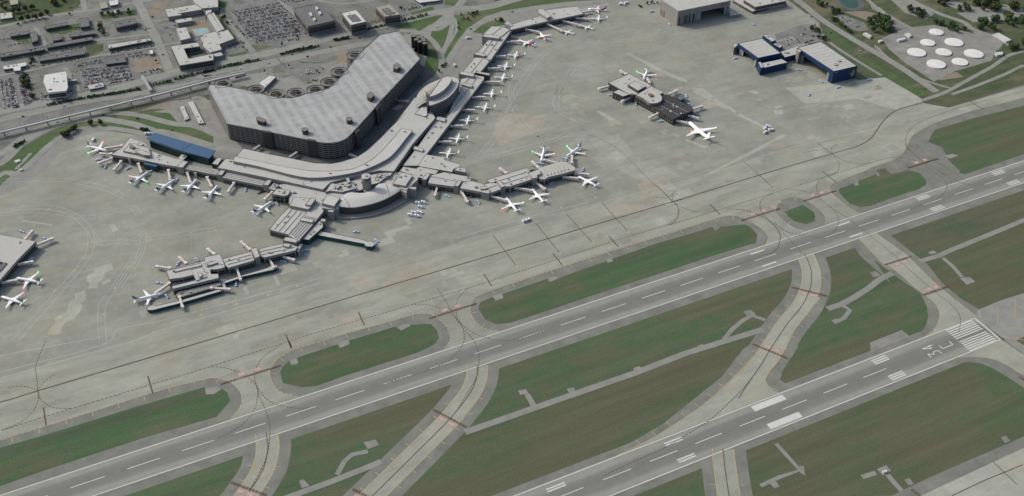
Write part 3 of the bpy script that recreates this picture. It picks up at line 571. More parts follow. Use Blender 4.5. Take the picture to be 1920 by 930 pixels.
arcs = [[(-1150.1,437.7),(-1134.4,432.6),(-1123.0,423.1),(-1117.6,415.8),(-1118.3,403.3),(-1126.6,383.3),(-1142.8,370.7),(-1161.4,368.1)], [(-1115.7,458.5),(-1116.3,436.4),(-1117.6,415.8),(-1117.2,402.8),(-1111.0,387.7),(-1101.1,376.4),(-1083.3,367.5)], [(-1097.9,503.1),(-1108.9,478.1),(-1115.7,458.5)], [(-1095.4,435.9),(-1109.0,428.2),(-1117.6,415.8)],
 [(-922.9,367.1),(-906.4,358.2),(-891.7,342.4),(-881.8,324.9),(-877.5,310.3),(-878.7,290.8),(-878.1,263.5),(-880.0,241.0),(-886.7,218.7),(-894.9,197.8),(-910.1,175.7),(-932.0,150.1)],
 [(-827.5,367.6),(-851.9,357.5),(-866.1,344.6),(-875.2,326.5),(-878.3,299.8),(-888.2,274.3),(-903.5,258.2),(-921.5,249.6),(-943.6,246.1)], [(-877.5,310.3),(-872.6,283.3),(-861.3,265.8),(-843.0,251.6),(-830.3,246.4)],
 [(-654.0,367.1),(-635.4,358.1),(-618.0,338.4),(-611.2,317.1),(-609.3,292.3),(-606.7,270.0),(-610.4,244.5),(-620.2,222.7),(-633.5,203.3),(-673.2,166.9)], [(-570.8,365.0),(-591.3,351.9),(-602.0,334.6),(-608.5,315.8),(-610.7,290.6),(-621.5,268.0),(-642.7,251.2),(-672.9,243.8),(-734.1,245.5)], [(-608.8,383.3),(-609.5,343.2),(-609.4,313.8),(-603.2,284.7),(-585.7,260.9),(-569.0,249.6),(-546.1,244.5),(-516.8,245.3)],
 [(-214.5,411.1),(-218.4,392.4),(-233.1,374.3),(-251.2,365.8)], [(-214.5,411.1),(-207.3,389.6),(-192.1,373.6),(-170.0,368.0)], [(-153.5,363.6),(-130.4,349.9),(-119.0,329.3),(-115.2,307.6),(-117.8,284.4),(-129.7,266.3),(-150.8,250.8),(-182.7,250.2),(-227.8,247.3)], [(-99.7,355.7),(-111.1,335.6),(-112.5,311.2),(-104.7,278.1),(-85.0,261.4)],
 [(-214.9,413.4),(-206.3,430.0),(-193.7,437.1)], [(-214.9,413.4),(-213.9,446.9),(-215.3,464.3)], [(-237.3,435.2),(-221.9,427.7),(-214.9,413.4),(-217.5,396.7),(-231.3,378.3),(-256.7,366.0)],
 [(81.2,447.3),(83.3,415.1),(79.7,403.0),(76.6,389.9),(61.5,373.2),(43.2,365.5)], [(83.3,415.1),(95.5,430.2),(110.4,433.2)], [(83.3,415.1),(87.1,389.6),(103.3,372.1),(123.7,367.1)], [(41.7,436.1),(66.8,433.0),(83.3,415.1)],
 [(-41.7,365.9),(-24.4,354.4),(-15.2,336.5),(-12.7,317.6),(-12.8,296.0),(-15.6,280.2),(-26.4,264.4),(-42.9,251.8),(-63.2,247.3),(-80.8,253.0),(-98.0,266.2),(-109.3,283.8),(-109.8,308.8)], [(53.0,370.1),(29.8,367.3),(10.8,360.2),(-4.8,340.5),(-12.7,317.6),(-9.6,285.8),(-5.4,246.0),(-4.8,177.7),(-7.3,152.7),(-9.2,111.0),(-9.4,84.2),(-9.3,52.8),(-15.4,33.7),(-30.7,17.8),(-41.9,10.2)],
 [(-67.4,366.1),(-87.2,362.4),(-101.9,351.9),(-111.4,334.9),(-114.2,306.7),(-117.6,283.7),(-127.7,268.4),(-145.6,253.4),(-159.8,248.6)], [(-141.4,357.1),(-126.9,342.4),(-116.4,322.5),(-114.0,292.2),(-115.2,254.4),(-119.8,227.3)],
 [(208.1,386.1),(201.0,369.3),(198.5,338.4),(200.3,306.2),(203.7,276.5),(215.3,256.1),(233.9,246.2)], [(222.7,379.0),(216.0,347.1),(216.7,310.2),(220.2,270.8)],
 [(510.3,428.0),(375.2,433.7),(297.0,430.6),(253.1,420.1),(218.8,398.0),(201.1,372.9),(199.0,344.7)], [(-240.3,634.7),(-227.0,613.0),(-217.3,578.3),(-216.1,537.7),(-216.7,475.1),(-214.9,413.4)],
 [(-313.3,66.5),(-346.9,48.8),(-378.5,35.7),(-410.9,23.7),(-445.8,16.5),(-481.3,10.2),(-523.8,7.9),(-569.8,4.6)], [(82.6,452.4),(81.8,434.1),(82.2,414.8)]]
for k, a in enumerate(arcs): dashes(DL, smooth(a, n=6), 1.0, .2335+.0007*k, 3.2, 1.2)
for k, p in enumerate((P1, P2, P3, P4)):
    dashes(DL, p, 1.0, .236+.001*k, 4, .8)
    for s in (-1, 1): band(YL, p, .9, .236+.001*k, s*12.2)
    for s in (-1, 1):
        for q in resample(p, 26)[2:-1]:
            nx, ny = -q[3]*s, q[2]*s
            band(YL, [(q[0]+nx*13, q[1]+ny*13), (q[0]+nx*19, q[1]+ny*19)], .8, .24)
for e in (edge, e2, e3, e4, e5, e6):
    dashes(YL, e, .9, .238, 4.5, 1.2)
for e, lo in ((edge, 12), (e2, 16), (e3, 12), (e4, 6), (e5, 14)):
    for q in resample(e, 30)[1:-2]:
        nx, ny = q[3], -q[2]
        if e is edge or True: band(YL, [(q[0]+nx*1.5, q[1]+ny*1.5), (q[0]+nx*8, q[1]+ny*8)], .9, .24)
w1 = smooth([(-300.7,90.8),(-345.6,70.1),(-406.1,47.1),(-464.8,33.1),(-495.6,27.4),(-539.0,23.5)], n=5); band(YL, w1, .8, .241)
for q in resample(w1, 24)[1:-1]: band(YL, [(q[0]+q[3]*1, q[1]-q[2]*1), (q[0]+q[3]*8, q[1]-q[2]*8)] if False else [(q[0]-q[3]*-1.5, q[1]+q[2]*-1.5), (q[0]-q[3]*-8, q[1]+q[2]*-8)], .8, .242)
for k, p in enumerate(([(-311.5,27.4),(-316.0,35.4),(-316.3,44.2),(-310.5,53.2),(-280.7,68.8),(-250.8,88.5)], [(-85.5,23.2),(-58.6,31.3),(-37.0,47.5),(-26.2,66.1),(-28.1,87.9)], [(-79.2,-20.7),(-44.3,-37.5),(-29.9,-56.7),(-24.0,-83.5)], [(3.3,24.0),(3.2,97.8),(9.0,152.4),(6.0,220.9)], [(-25.7,88.5),(-26.7,143.3),(-32.5,158.6),(-23.8,222.3)], [(-31.1,-19.0),(-11.7,-36.2),(-9.7,-49.6),(-8.4,-68.5)])):
    dashes(YL, smooth(p, n=5), .8, .2425+.001*k, 4, .8)
for p in ([(16.2,30.3),(6.0,20.0)], [(45.4,28.1),(16.8,-0.1),(40.0,-22.1)], [(75.7,28.1),(47.3,0.1),(55.1,-7.7)], [(5.1,-18.3),(25.0,-36.5)], [(68.1,20.7),(69.6,6.2)]):
    band(YL, p, .9, .249)
for p in ([(-880.5,650.7),(-892.0,600.5)], [(-846.8,641.6),(-845.9,600.2)], [(-944.7,663.2),(-923.0,611.4)], [(-854.1,503.7),(-861.5,467.8)], [(-898.1,495.1),(-908.3,467.6)], [(-972.5,605.9),(-936.8,576.9)], [(-947.5,485.3),(-955.3,468.0)], [(-1058.1,799.1),(-1086.1,763.9)], [(-1020.0,746.0),(-1044.3,735.9)], [(-1017.8,690.9),(-1057.7,696.1)], [(-1044.3,633.4),(-1074.5,658.1)], [(-1005.8,624.9),(-1032.7,592.0),(-1065.0,553.7),(-1094.6,510.7)], [(-973.3,703.6),(-980.9,664.8),(-991.7,643.7)], [(27.9,695.7),(-30.4,691.0)], [(69.3,680.9),(81.8,649.4)], [(-314.7,663.9),(-289.9,629.0)], [(-834.4,709.3),(-818.8,677.5)], [(-793.8,705.4),(-780.1,683.2)]):
    band(YL, p, .55, .235)
for p in ([(-882.3,435.1),(-825.0,435.7),(-757.3,433.4)], [(-350.1,435.6),(-232.6,436.2)], [(86.1,840.8),(184.6,840.1),(330.2,835.8)], [(32.6,910.6),(42.0,793.3),(52.4,717.8),(73.5,622.1)], [(40.6,1005.0),(26.7,864.0)], [(-12.0,966.0),(24.5,954.2),(19.6,856.7)], [(-1120.2,857.6),(-1048.1,911.0),(-991.0,948.7),(-958.5,974.7),(-917.9,936.0)], [(-1046.5,910.3),(-997.4,904.4),(-974.2,896.8)], [(-1120.5,854.4),(-1072.3,847.6),(-1041.1,832.6),(-1005.6,802.3)], [(-238.2,638.6),(-256.9,659.3),(-274.1,687.4),(-283.2,724.0),(-275.0,757.4),(-252.4,789.3),(-193.7,846.3),(-170.9,863.4)], [(16.1,842.4),(-16.5,858.1),(-84.6,875.1),(-129.5,886.3),(-168.8,869.3),(-207.3,833.2),(-234.7,808.1),(-274.2,758.0)]):
    dashes(YL, smooth(p, n=4), .55, .2345, 4, 3)
for a in ([(-1114.9,384.2),(-1115.8,349.0)], [(-992.8,383.2),(-993.3,347.6)], [(-819.0,368.6),(-819.3,353.5)], [(-819.1,382.7),(-820.2,352.5)], [(-720.8,383.1),(-722.7,351.7)], [(-540.1,382.5),(-541.0,350.6)], [(-434.1,381.5),(-434.3,351.3)], [(-343.4,382.2),(-343.8,350.8)], [(-169.0,384.0),(-170.4,354.1)], [(37.6,380.9),(37.5,347.3)], [(399.7,449.6),(400.0,406.9)]):
    dashes(HL, a, 1.6, .25, 4, .8)
for a in ([(-491.8,456.6),(-492.2,377.0)], [(-423.8,456.4),(-424.6,377.4)], [(-372.7,455.7),(-372.1,377.1)], [(-311.9,458.1),(-313.0,377.6)], [(-56.5,455.0),(-58.2,376.6)], [(-160.2,-168.3),(-161.0,-204.7)], [(-237.1,-184.8),(-186.5,-184.4),(-131.5,-186.3)]):
    dashes(BL, a, 1.0, .247, 4.5, .6)
PK = bmesh.new(); TX = []
HB = [([(-915.2,330.7),(-841.5,330.5)], 1), ([(-641.6,331.2),(-574.4,331.2)], 1), ([(-150.6,330.6),(-81.7,330.5)], 1), ([(-38.8,330.2),(22.4,330.5)], 1), ([(163.6,331.1),(224.7,330.6)], 1), ([(-941.8,175.3),(-912.0,141.8)], -1), ([(-698.3,179.0),(-674.6,137.4)], -1), ([(-823.4,107.9),(-807.6,83.3)], -1),
      ([(-176.8,176.3),(-145.6,141.8)], -1), ([(-290.2,107.6),(-266.6,67.6)], 1), ([(-31.4,159.9),(14.1,158.1)], -1), ([(-28.8,87.2),(13.8,86.2)], 1), ([(-270.5,-159.3),(-268.5,-169.7)], 0), ([(-30.6,-82.8),(-28.1,-95.4)], 0)]
for k, (a, side) in enumerate(HB):
    (x0, y0), (x1, y1) = a; l = math.dist(*a); ux, uy = (x1-x0)/l, (y1-y0)/l; nx, ny = -uy, ux
    for o in (-1.3, -.35): band(HL, a, .5, .251+.0008*k, o)
    for o in (.55, 1.5): dashes(HL, a, .5, .251+.0008*k, 1.6, 1.2, o)
    n = int(l/4)
    for j in range(n+1):
        q = (x0+ux*l*j/n, y0+uy*l*j/n); band(HL, [(q[0]-nx*1.7, q[1]-ny*1.7), (q[0]+nx*1.7, q[1]+ny*1.7)], .9, .2525+.0008*k)
    if side:
        for f, txt in ((.36, '34R' if side > 0 else '16C'), (.64, '16L' if side > 0 else '34C')):
            c = (x0+ux*l*f+nx*side*6.2, y0+uy*l*f+ny*side*6.2)
            band(PK, [(c[0]-ux*4.6, c[1]-uy*4.6), (c[0]+ux*4.6, c[1]+uy*4.6)], 6.4, .2451+.0004*k)
            TX.append((txt, c, math.atan2(uy, ux)))
for n_, bm_, m_ in (('taxiway_centreline', BL, 'brownline'), ('taxiway_edge_line', YL, 'yellow'), ('taxiway_dashed_line', DL, 'brownline'), ('hold_line', HL, 'holdline'), ('hold_position_marking', PK, 'red')):
    link(n_, bm_, M[m_])['kind'] = 'structure'
def lettering(name, txt, loc, rot, size, mat, parent=None, depth=0):
    cu = bpy.data.curves.new(name, 'FONT'); cu.body = txt; cu.size = size; cu.align_x = 'CENTER'; cu.align_y = 'CENTER'; cu.extrude = depth
    t = bpy.data.objects.new(name, cu); me = bpy.data.meshes.new_from_object(t); bpy.data.objects.remove(t)
    me.materials.append(mat); o = bpy.data.objects.new(name, me); col.objects.link(o)
    o.rotation_euler = rot
    if parent is not None: o.parent = parent; o.location = Vector(loc)-Vector(parent.location)
    else: o.location = loc; o['kind'] = 'structure'
    return o
for txt, c, a in TX: lettering('hold_position_number', txt, (c[0], c[1], .256), (0, 0, a), 4.6, M['steam'])
# white service road lines on the apron
SL = bmesh.new()
two = [[(-1133.3,520.1),(-1101.8,558.4),(-1068.4,598.9),(-1030.3,647.6),(-1019.2,668.2),(-1011.9,702.7),(-1013.9,731.1),(-1025.7,765.0),(-1043.2,791.9),(-1072.3,812.1),(-1123.2,824.3)], [(-1032.4,471.5),(-1028.1,510.1),(-1020.6,545.5),(-1002.9,570.7),(-979.1,604.9),(-956.9,638.1)], [(-1123.8,818.4),(-1083.4,807.1),(-1044.4,782.2),(-1014.5,755.5),(-985.4,751.6),(-946.7,751.6),(-940.3,727.8)], [(-1008.4,685.6),(-997.0,679.4),(-973.5,671.9),(-953.0,658.9)], [(-1009.2,720.9),(-1007.3,692.7),(-996.9,680.1)],
 [(-997.6,570.4),(-978.5,597.0),(-958.3,627.0),(-945.7,662.3),(-942.1,689.0)], [(-979.7,675.9),(-956.4,678.7),(-943.6,689.7)], [(-945.2,664.9),(-921.7,659.2),(-847.2,643.2)],
 [(-323.4,755.8),(-305.1,780.4),(-291.8,812.6),(-261.8,851.6),(-211.9,883.2)], [(-430.9,648.9),(-400.7,671.2),(-342.8,728.5),(-307.5,773.1)], [(-307.5,773.1),(-317.3,724.3),(-314.3,679.2),(-288.6,647.4),(-244.9,626.4)], [(-126.2,841.8),(-173.8,822.9),(-227.4,764.3),(-243.4,738.0),(-245.1,709.8),(-224.5,663.4)], [(-313.8,766.8),(-284.3,808.5),(-202.6,890.7),(-153.1,918.6),(-88.7,914.2),(33.9,871.3)], [(-244.7,733.5),(-217.6,776.4),(-155.6,837.9),(-98.3,850.6),(-80.6,837.0)],
 [(-1115.5,908.8),(-1067.6,889.1),(-1020.4,862.9),(-975.9,821.1),(-949.3,778.4)], [(-1119.3,867.0),(-1075.0,882.4),(-1067.6,889.1)], [(-460.3,645.0),(-414.6,641.0),(-313.2,640.2),(-265.2,651.6)], [(-477.7,654.1),(-430.7,646.8),(-381.9,641.9),(-329.7,642.0),(-293.4,643.8)]]
for p in two:
    q = smooth(p, n=6)
    for s in (-1, 1): band(SL, q, .5, .20, s*4.5)
    dashes(SL, q, .35, .202, 3, 6)
lo_ = [[(-1155.7,469.7),(-1033.2,465.0),(-1012.0,486.1),(-958.0,478.6),(-872.9,475.7),(-745.0,471.5)], [(-1156.7,459.1),(-997.8,454.8),(-964.3,460.8),(-847.5,461.0),(-747.9,462.7)], [(-538.3,472.8),(-421.1,472.5),(-331.7,467.6)], [(-542.6,463.0),(-432.9,460.8)], [(-336.4,460.4),(-132.5,451.7),(-7.1,458.6),(79.3,454.0),(255.2,438.8)], [(-1152.9,500.5),(-1032.9,480.5)], [(125.9,549.8),(292.4,537.4)]]
for p in lo_: band(SL, smooth(p, n=4), .7, .2035)
link('service_road_line', SL, M['faded'])['kind'] = 'structure'
# small yellow stand markers on the apron
ym = bmesh.new()
for x, y in [(-880.5,650.7),(-846.9,640.8),(-976.8,610.6),(-943.9,663.7),(-861.4,468.2),(-908.3,467.6),(-817.7,468.2),(-799.6,468.7),(-777.3,468.7),(-1058.1,799.1),(-1112.5,817.0),(-1044.2,633.8),(-1074.8,601.3),(-1095.8,574.5),(-1022.1,523.9),(-1000.8,571.4),(-314.4,663.7),(-313.6,473.9),(-372.3,473.9),(-314.7,663.9),(-231.7,704.1),(-329.7,753.8),(-492.2,377.0),(-424.6,377.4),(-372.1,377.1),(-313.0,377.6),(-484.5,473.4),(-538.3,472.8),(-58.2,376.6),(-63.2,363.3),(-73.4,828.1),(-189.6,640.3),(16.7,689.2),(-1090.4,514.9)]:
    box(ym, (x, y, .255), (4.2, 3.0, .01), .3)
link('stand_marking', ym, M['yellow'])['kind'] = 'structure'

# ------------------------------------------------------------------ terminal and other large buildings
GL = dict(glass=(1.2, 7.6), gmat='glass')
def cc(**k): d = dict(GL); d.update(k); return d
term = building('main_terminal', 'long curved main terminal with a raised strip roof wrapping around the parking garage', 'terminal', [
 ([(-760.7,811.8),(-728.6,778.9),(-698.8,750.1),(-671.8,723.0),(-649.4,710.2),(-625.1,707.5),(-637.5,709.2),(-607.3,710.3),(-584.8,722.6),(-556.8,744.7),(-490.8,801.7),(-520.7,775.6),(-458.6,841.1),(-445.5,822.1),(-452.7,764.5),(-478.3,741.5),(-516.0,706.7),(-568.5,649.8),(-570.5,649.0),(-589.2,660.8),(-665.9,662.3),(-681.6,649.4),(-733.4,701.1),(-799.6,766.4),(-809.5,775.3),(-792.4,795.3),(-780.9,786.9)], 16, cc(units=8, glass=(2, 8))),
 (smooth([(-779.1,788.4),(-753.9,763.5),(-725.8,735.1),(-703.2,713.9),(-679.9,695.8),(-654.8,683.6),(-628.9,676.3),(-602.0,681.8),(-575.3,698.0),(-554.2,716.6),(-537.9,731.2),(-517.1,752.1)], n=3)+smooth([(-502.2,738.6),(-523.9,717.9),(-545.5,696.0),(-570.8,677.2),(-609.5,666.0),(-638.7,666.3),(-672.7,673.2),(-704.5,690.7),(-752.1,743.8),(-784.5,775.4)], n=3), 20.5, dict(z0=15, wall='wall', roof='roofl', units=4)),
])
core = building('central_concourse_block', 'cluster of stacked grey flat roofs behind the curved glass hall', 'terminal', [
 ([(-738.0,696.8),(-726.1,693.7),(-681.6,648.4),(-668.2,663.1),(-635.2,658.0),(-608.2,666.8),(-568.9,656.1),(-540.6,624.6),(-573.5,601.5),(-600.6,630.6),(-646.3,628.7),(-673.2,608.1),(-695.3,613.7),(-713.9,617.6),(-737.3,641.5),(-728.7,665.8)], 12, cc(units=12)),
 ([(-680.2,643.0),(-665.3,662.3),(-659.8,657.0),(-635.5,656.0),(-635.2,631.8),(-658.1,632.3),(-672.9,643.4)], 15, dict(z0=11, units=8)),
 ([(-609.8,657.2),(-591.4,655.2),(-571.6,648.4),(-579.3,639.8),(-588.5,638.8),(-600.3,630.9),(-617.2,632.4)], 15, dict(z0=11, units=7)),
 ([(-663.5,647.6),(-656.0,650.6),(-654.7,646.0),(-662.3,640.4)], 17.5, dict(z0=14)), ([(-648.5,643.0),(-640.7,644.6),(-640.7,640.6),(-647.2,638.4)], 17.5, dict(z0=14)),
 ([(-597.5,648.0),(-593.3,649.3),(-591.2,645.0),(-595.3,642.1)], 17.5, dict(z0=14)), ([(-585.8,643.8),(-581.2,644.3),(-579.8,640.0),(-584.1,638.3)], 17.5, dict(z0=14)),
 ([(-641.8,661.5),(-637.9,660.2),(-639.1,648.1),(-643.4,646.2)], 18, dict(z0=14)),
 ([(-584.5,613.2),(-562.6,635.9),(-549.0,621.1),(-569.5,598.9)], 20, dict(z0=11, units=3)),
 ([(-581.2,618.6),(-562.8,643.6),(-541.1,620.8),(-544.3,611.5),(-570.2,592.1),(-576.3,598.9)], 17, dict(z0=0)),
 ([(-577.5,596.6),(-574.4,600.1),(-568.6,595.5),(-573.1,586.6)], 16, dict(units=1)), ([(-565.8,594.7),(-562.0,598.7),(-554.6,593.7),(-557.2,587.6)], 17, dict(units=1)),
 ([(-695.2,611.2),(-681.7,628.2),(-666.4,612.9),(-681.7,596.3)], 20, dict(z0=13, roof='roofl')), ([(-696.0,611.3),(-688.8,620.1),(-673.0,599.2),(-676.9,593.3),(-683.5,595.4),(-697.0,606.3)], 15, dict()),
 ([(-692.9,593.1),(-690.1,596.8),(-683.8,592.2),(-685.7,588.1)], 16, dict()),
])
tower = building('control_tower', 'octagonal control tower with an overhanging cab rising from the central terminal roofs', 'tower', [([(-626.1,628.8),(-617.7,631.0),(-614.2,623.1),(-616.2,616.4),(-624.0,614.8),(-628.5,620.8)], 15, dict(z0=12))])
tc = [(-620.7,624.7)][0]
b = bmesh.new(); cyl(b, (*tc, 14.5), 6.4, 17, 8, 6.0); link('shaft', b, M['wall'], tower)
b = bmesh.new()
for i in range(8):
    a = i*math.pi/4; box(b, (tc[0]+6.2*math.cos(a), tc[1]+6.2*math.sin(a), 14.6), (1.2, 1.2, 17), a)
link('shaft_rib', b, M['wallt'], tower)
b = bmesh.new(); cyl(b, (*tc, 31.5), 6.8, 1.2, 8, 7.6); link('balcony', b, M['wall'], tower)
b = bmesh.new(); cyl(b, (*tc, 32.7), 6.2, 3.2, 8, 7.2); link('cab_window', b, M['glass'], tower)
b = bmesh.new(); cyl(b, (*tc, 35.9), 7.6, 1.3, 8, 7.2); cyl(b, (*tc, 37.2), 2.2, 1.6, 8); link('cab_roof', b, M['roof'], tower)
b = bmesh.new(); cyl(b, (tc[0], tc[1], 38.8), .2, 6, 6); link('antenna', b, M['steel'], tower)
# curved glass hall
hb = smooth([(-674.9,602.3),(-657.7,623.0),(-647.1,625.7),(-634.1,617.6),(-623.3,615.5),(-611.4,620.4),(-601.5,627.5),(-588.5,623.1),(-575.3,600.8)], n=4)
hf = smooth([(-675.4,600.8),(-659.4,589.8),(-645.3,585.8),(-620.0,585.0),(-598.1,589.8),(-576.2,599.4)], n=4)
hall = empty('glass_hall', (*centre(hf), 0), 'crescent hall with smooth vaulted roof and dark ribbed glass front facing the apron', 'terminal', absol=True)
def at(path, t):
    L_ = [0]
    for i in range(len(path)-1): L_.append(L_[-1]+math.dist(path[i], path[i+1]))
    s = t*L_[-1]
    for i in range(len(path)-1):
        if s <= L_[i+1] or i == len(path)-2:
            k = (s-L_[i])/(L_[i+1]-L_[i] or 1); return (path[i][0]+(path[i+1][0]-path[i][0])*k, path[i][1]+(path[i+1][1]-path[i][1])*k)
b = bmesh.new(); N_, K_ = 40, 8; g = []
for i in range(N_+1):
    A, B = at(hb, i/N_), at(hf, i/N_); row = []
    for j in range(K_+1):
        t = j/K_; e = math.sin(math.pi*min(1, max(0, i/N_)))**.35
        row.append(b.verts.new((A[0]+(B[0]-A[0])*t, A[1]+(B[1]-A[1])*t, 15+2.6*math.sin(math.pi*t)*e)))
    g.append(row)
for i in range(N_):
    for j in range(K_):
        f = b.faces.new((g[i][j], g[i][j+1], g[i+1][j+1], g[i+1][j])); f.smooth = True
link('vaulted_roof', b, M['roofl'], hall)
b = bmesh.new()
for i in (7, 31):
    b = bmesh.new()
    for j in range(K_):
        p, q = [tuple(at(hb, i/N_)[c]+(at(hf, i/N_)[c]-at(hb, i/N_)[c])*t for c in (0, 1))+(15.15+2.6*math.sin(math.pi*t),) for t in (j/K_, (j+1)/K_)]
        bar(b, p, q, .5, .25)
    link('roof_seam', b, M['wallt'], hall)
b = bmesh.new(); prism(b, [at(hb, i/20) for i in range(21)]+[at(hf, 1-i/20) for i in range(21)], 0, 14.2, top=False); link('wall', b, M['walld'], hall)
b = bmesh.new(); w = bmesh.new()
for i in range(48):
    A, B = at(hf, i/48), at(hf, (i+1)/48); l = math.dist(A, B); n = ((B[1]-A[1])/l, -(B[0]-A[0])/l)
    q = [(P[0]+n[0]*.3, P[1]+n[1]*.3) for P in (A, B)]
    face(b, [(*q[0], 2.4), (*q[1], 2.4), (*q[1], 14), (*q[0], 14)])
    for k in (0, .5):
        m = (q[0][0]+(q[1][0]-q[0][0])*k+n[0]*.25, q[0][1]+(q[1][1]-q[0][1])*k+n[1]*.25); bar(w, (*m, 2.4), (*m, 14.2), .3, .4)
    bar(w, (*q[0], 14.5), (*q[1], 14.5), .9, .7)
link('glass_front', b, M['glass'], hall); link('mullion', w, M['wallt'], hall)
b = bmesh.new(); prism(b, [(at(hf, i/20)[0]*1.0, at(hf, i/20)[1]) for i in range(21)]+smooth([(-563.4,591.2),(-580.3,583.7),(-604.7,575.0),(-628.5,572.6),(-649.9,576.2),(-673.6,585.1),(-684.8,593.5)], n=3), 0, 2.4)
link('terrace', b, M['wall'], hall)

building('north_concourse', 'grey concourse with stacked rooftop levels at the left end of the terminal', 'concourse', [
 ([(-950.1,890.8),(-932.1,903.5),(-921.4,919.2),(-914.3,928.6),(-907.7,916.9),(-901.4,911.0),(-898.1,906.6),(-895.0,898.1),(-895.1,880.1),(-878.6,855.8),(-846.4,818.7),(-857.3,805.5),(-882.9,827.8),(-924.5,868.4)], 12, cc(units=9)),
 ([(-931.5,888.4),(-916.4,906.0),(-903.8,894.4),(-893.7,877.1),(-894.9,857.2),(-904.7,861.2),(-918.0,875.1)], 15, dict(z0=11, units=6)),
 ([(-915.1,874.4),(-906.6,877.2),(-896.4,861.3),(-895.3,853.2),(-904.8,858.6)], 17, dict(z0=14)), ([(-902.1,901.3),(-898.4,892.5),(-904.3,889.8),(-908.5,896.0)], 15.5, dict(z0=11)),
 ([(-920.8,891.2),(-915.7,897.6),(-912.9,887.4),(-917.2,885.4)], 17.5, dict(z0=14, wall='wallt', roof='wallt')),
 ([(-928.0,869.3),(-924.4,867.5),(-924.8,865.1),(-927.3,866.2)], 12.6, {}),
 ([(-865.6,808.3),(-854.4,820.6),(-846.1,816.1),(-857.0,802.3)], 13.8, {}),
 ([(-855.9,803.3),(-846.6,811.5),(-804.9,774.5),(-813.9,763.8)], 11, cc(ribs=3, glass=(1.2, 7))),
 ([(-814.8,762.5),(-805.0,772.6),(-798.4,768.9),(-807.4,757.5)], 13, {}),
 ([(-844.9,787.0),(-843.3,788.3),(-840.3,783.7),(-841.5,781.4)], 10.4, {}),
 ([(-808.4,754.0),(-798.0,764.9),(-749.8,714.8),(-757.8,704.7)], 11, cc(ribs=3, glass=(1.2, 7))),
 ([(-758.5,705.1),(-748.3,715.2),(-742.3,711.3),(-751.4,700.0)], 13, {}),
 ([(-752.6,696.9),(-742.4,707.2),(-734.8,697.7),(-740.9,692.5),(-745.7,686.4)], 10.5, cc(units=4)),
])
building('gatehouse_block', 'cube shaped grey gatehouse with dark glazed corners beside the navy tailed jet', 'building', [
 ([(-753.5,673.1),(-742.5,683.6),(-725.6,669.3),(-732.6,659.9),(-738.6,660.2)], 15, cc(units=4, glass=(1.5, 12))),
])
building('link_building', 'low pale roofed building between the blue roofed hall and the main terminal', 'building', [
 ([(-809.7,780.9),(-791.4,800.7),(-781.1,792.3),(-797.0,770.1)], 13, dict(units=1)), ([(-813.9,798.1),(-802.1,811.1),(-795.1,806.4),(-806.3,790.9)], 11, dict(wall='walld')),
])
building('enclosed_walkway', 'pale roofed walkway joining the left concourse to the blue roofed hall', 'walkway', [
 ([(-861.3,835.7),(-847.1,851.9),(-839.4,844.1),(-852.7,828.9)], 9, dict(units=2, glass=(3, 6))),
])
building('teal_glass_building', 'small dark teal glazed building standing out from the left concourse front', 'building', [
 ([(-908.9,848.2),(-907.2,850.1),(-891.3,833.6),(-890.1,829.9),(-893.7,828.4),(-909.1,843.8)], 10, dict(wall='tealwall', roof='blueroof', glass=(1, 8.5), gmat='teal', mull='tealwall')),
])
# blue roofed hall with a tilted overhanging roof
bh = [(-891.6,910.7),(-875.5,921.8),(-799.6,826.6),(-814.7,809.5),(-847.6,848.3)]
hallb = empty('blue_roofed_hall', (*centre(bh), 0), 'long hall with steel blue sloping roof and dark glazed walls', 'terminal', absol=True)
b = bmesh.new(); prism(b, bh, 13.2, 14); link('roof', b, M['blueroof'], hallb)
wi = [(-888.6,902.5),(-877.8,909.2),(-805.0,825.4),(-815.7,811.6),(-848.2,846.3)]
b = bmesh.new(); prism(b, wi, 0, 13.25); link('wall', b, M['tealwall'], hallb)
b = bmesh.new(); w = bmesh.new(); pw = ccw(wi)
for i in range(len(pw)):
    A, B = pw[i], pw[(i+1) % len(pw)]; l = math.dist(A, B); ux, uy = (B[0]-A[0])/l, (B[1]-A[1])/l; n = (uy, -ux)
    for z0, z1 in ((1, 4.2), (5, 8.2), (9, 12.2)):
        face(b, [(A[0]+ux+n[0]*.1, A[1]+uy+n[1]*.1, z0), (B[0]-ux+n[0]*.1, B[1]-uy+n[1]*.1, z0), (B[0]-ux+n[0]*.1, B[1]-uy+n[1]*.1, z1), (A[0]+ux+n[0]*.1, A[1]+uy+n[1]*.1, z1)])
    for k in range(int(l/6)):
        s = 3+6*k; bar(w, (A[0]+ux*s+n[0]*.2, A[1]+uy*s+n[1]*.2, 0), (A[0]+ux*s+n[0]*.2, A[1]+uy*s+n[1]*.2, 13), .3, .4)
link('window', b, M['teal'], hallb); link('mullion', w, M['tealwall'], hallb)
b = bmesh.new(); a_ = [(-849.4,849.2),(-829.5,863.1)]; bar(b, (*a_[0], 14.1), (*a_[1], 14.1), .4, .3); link('roof_seam', b, M['navy'], hallb)

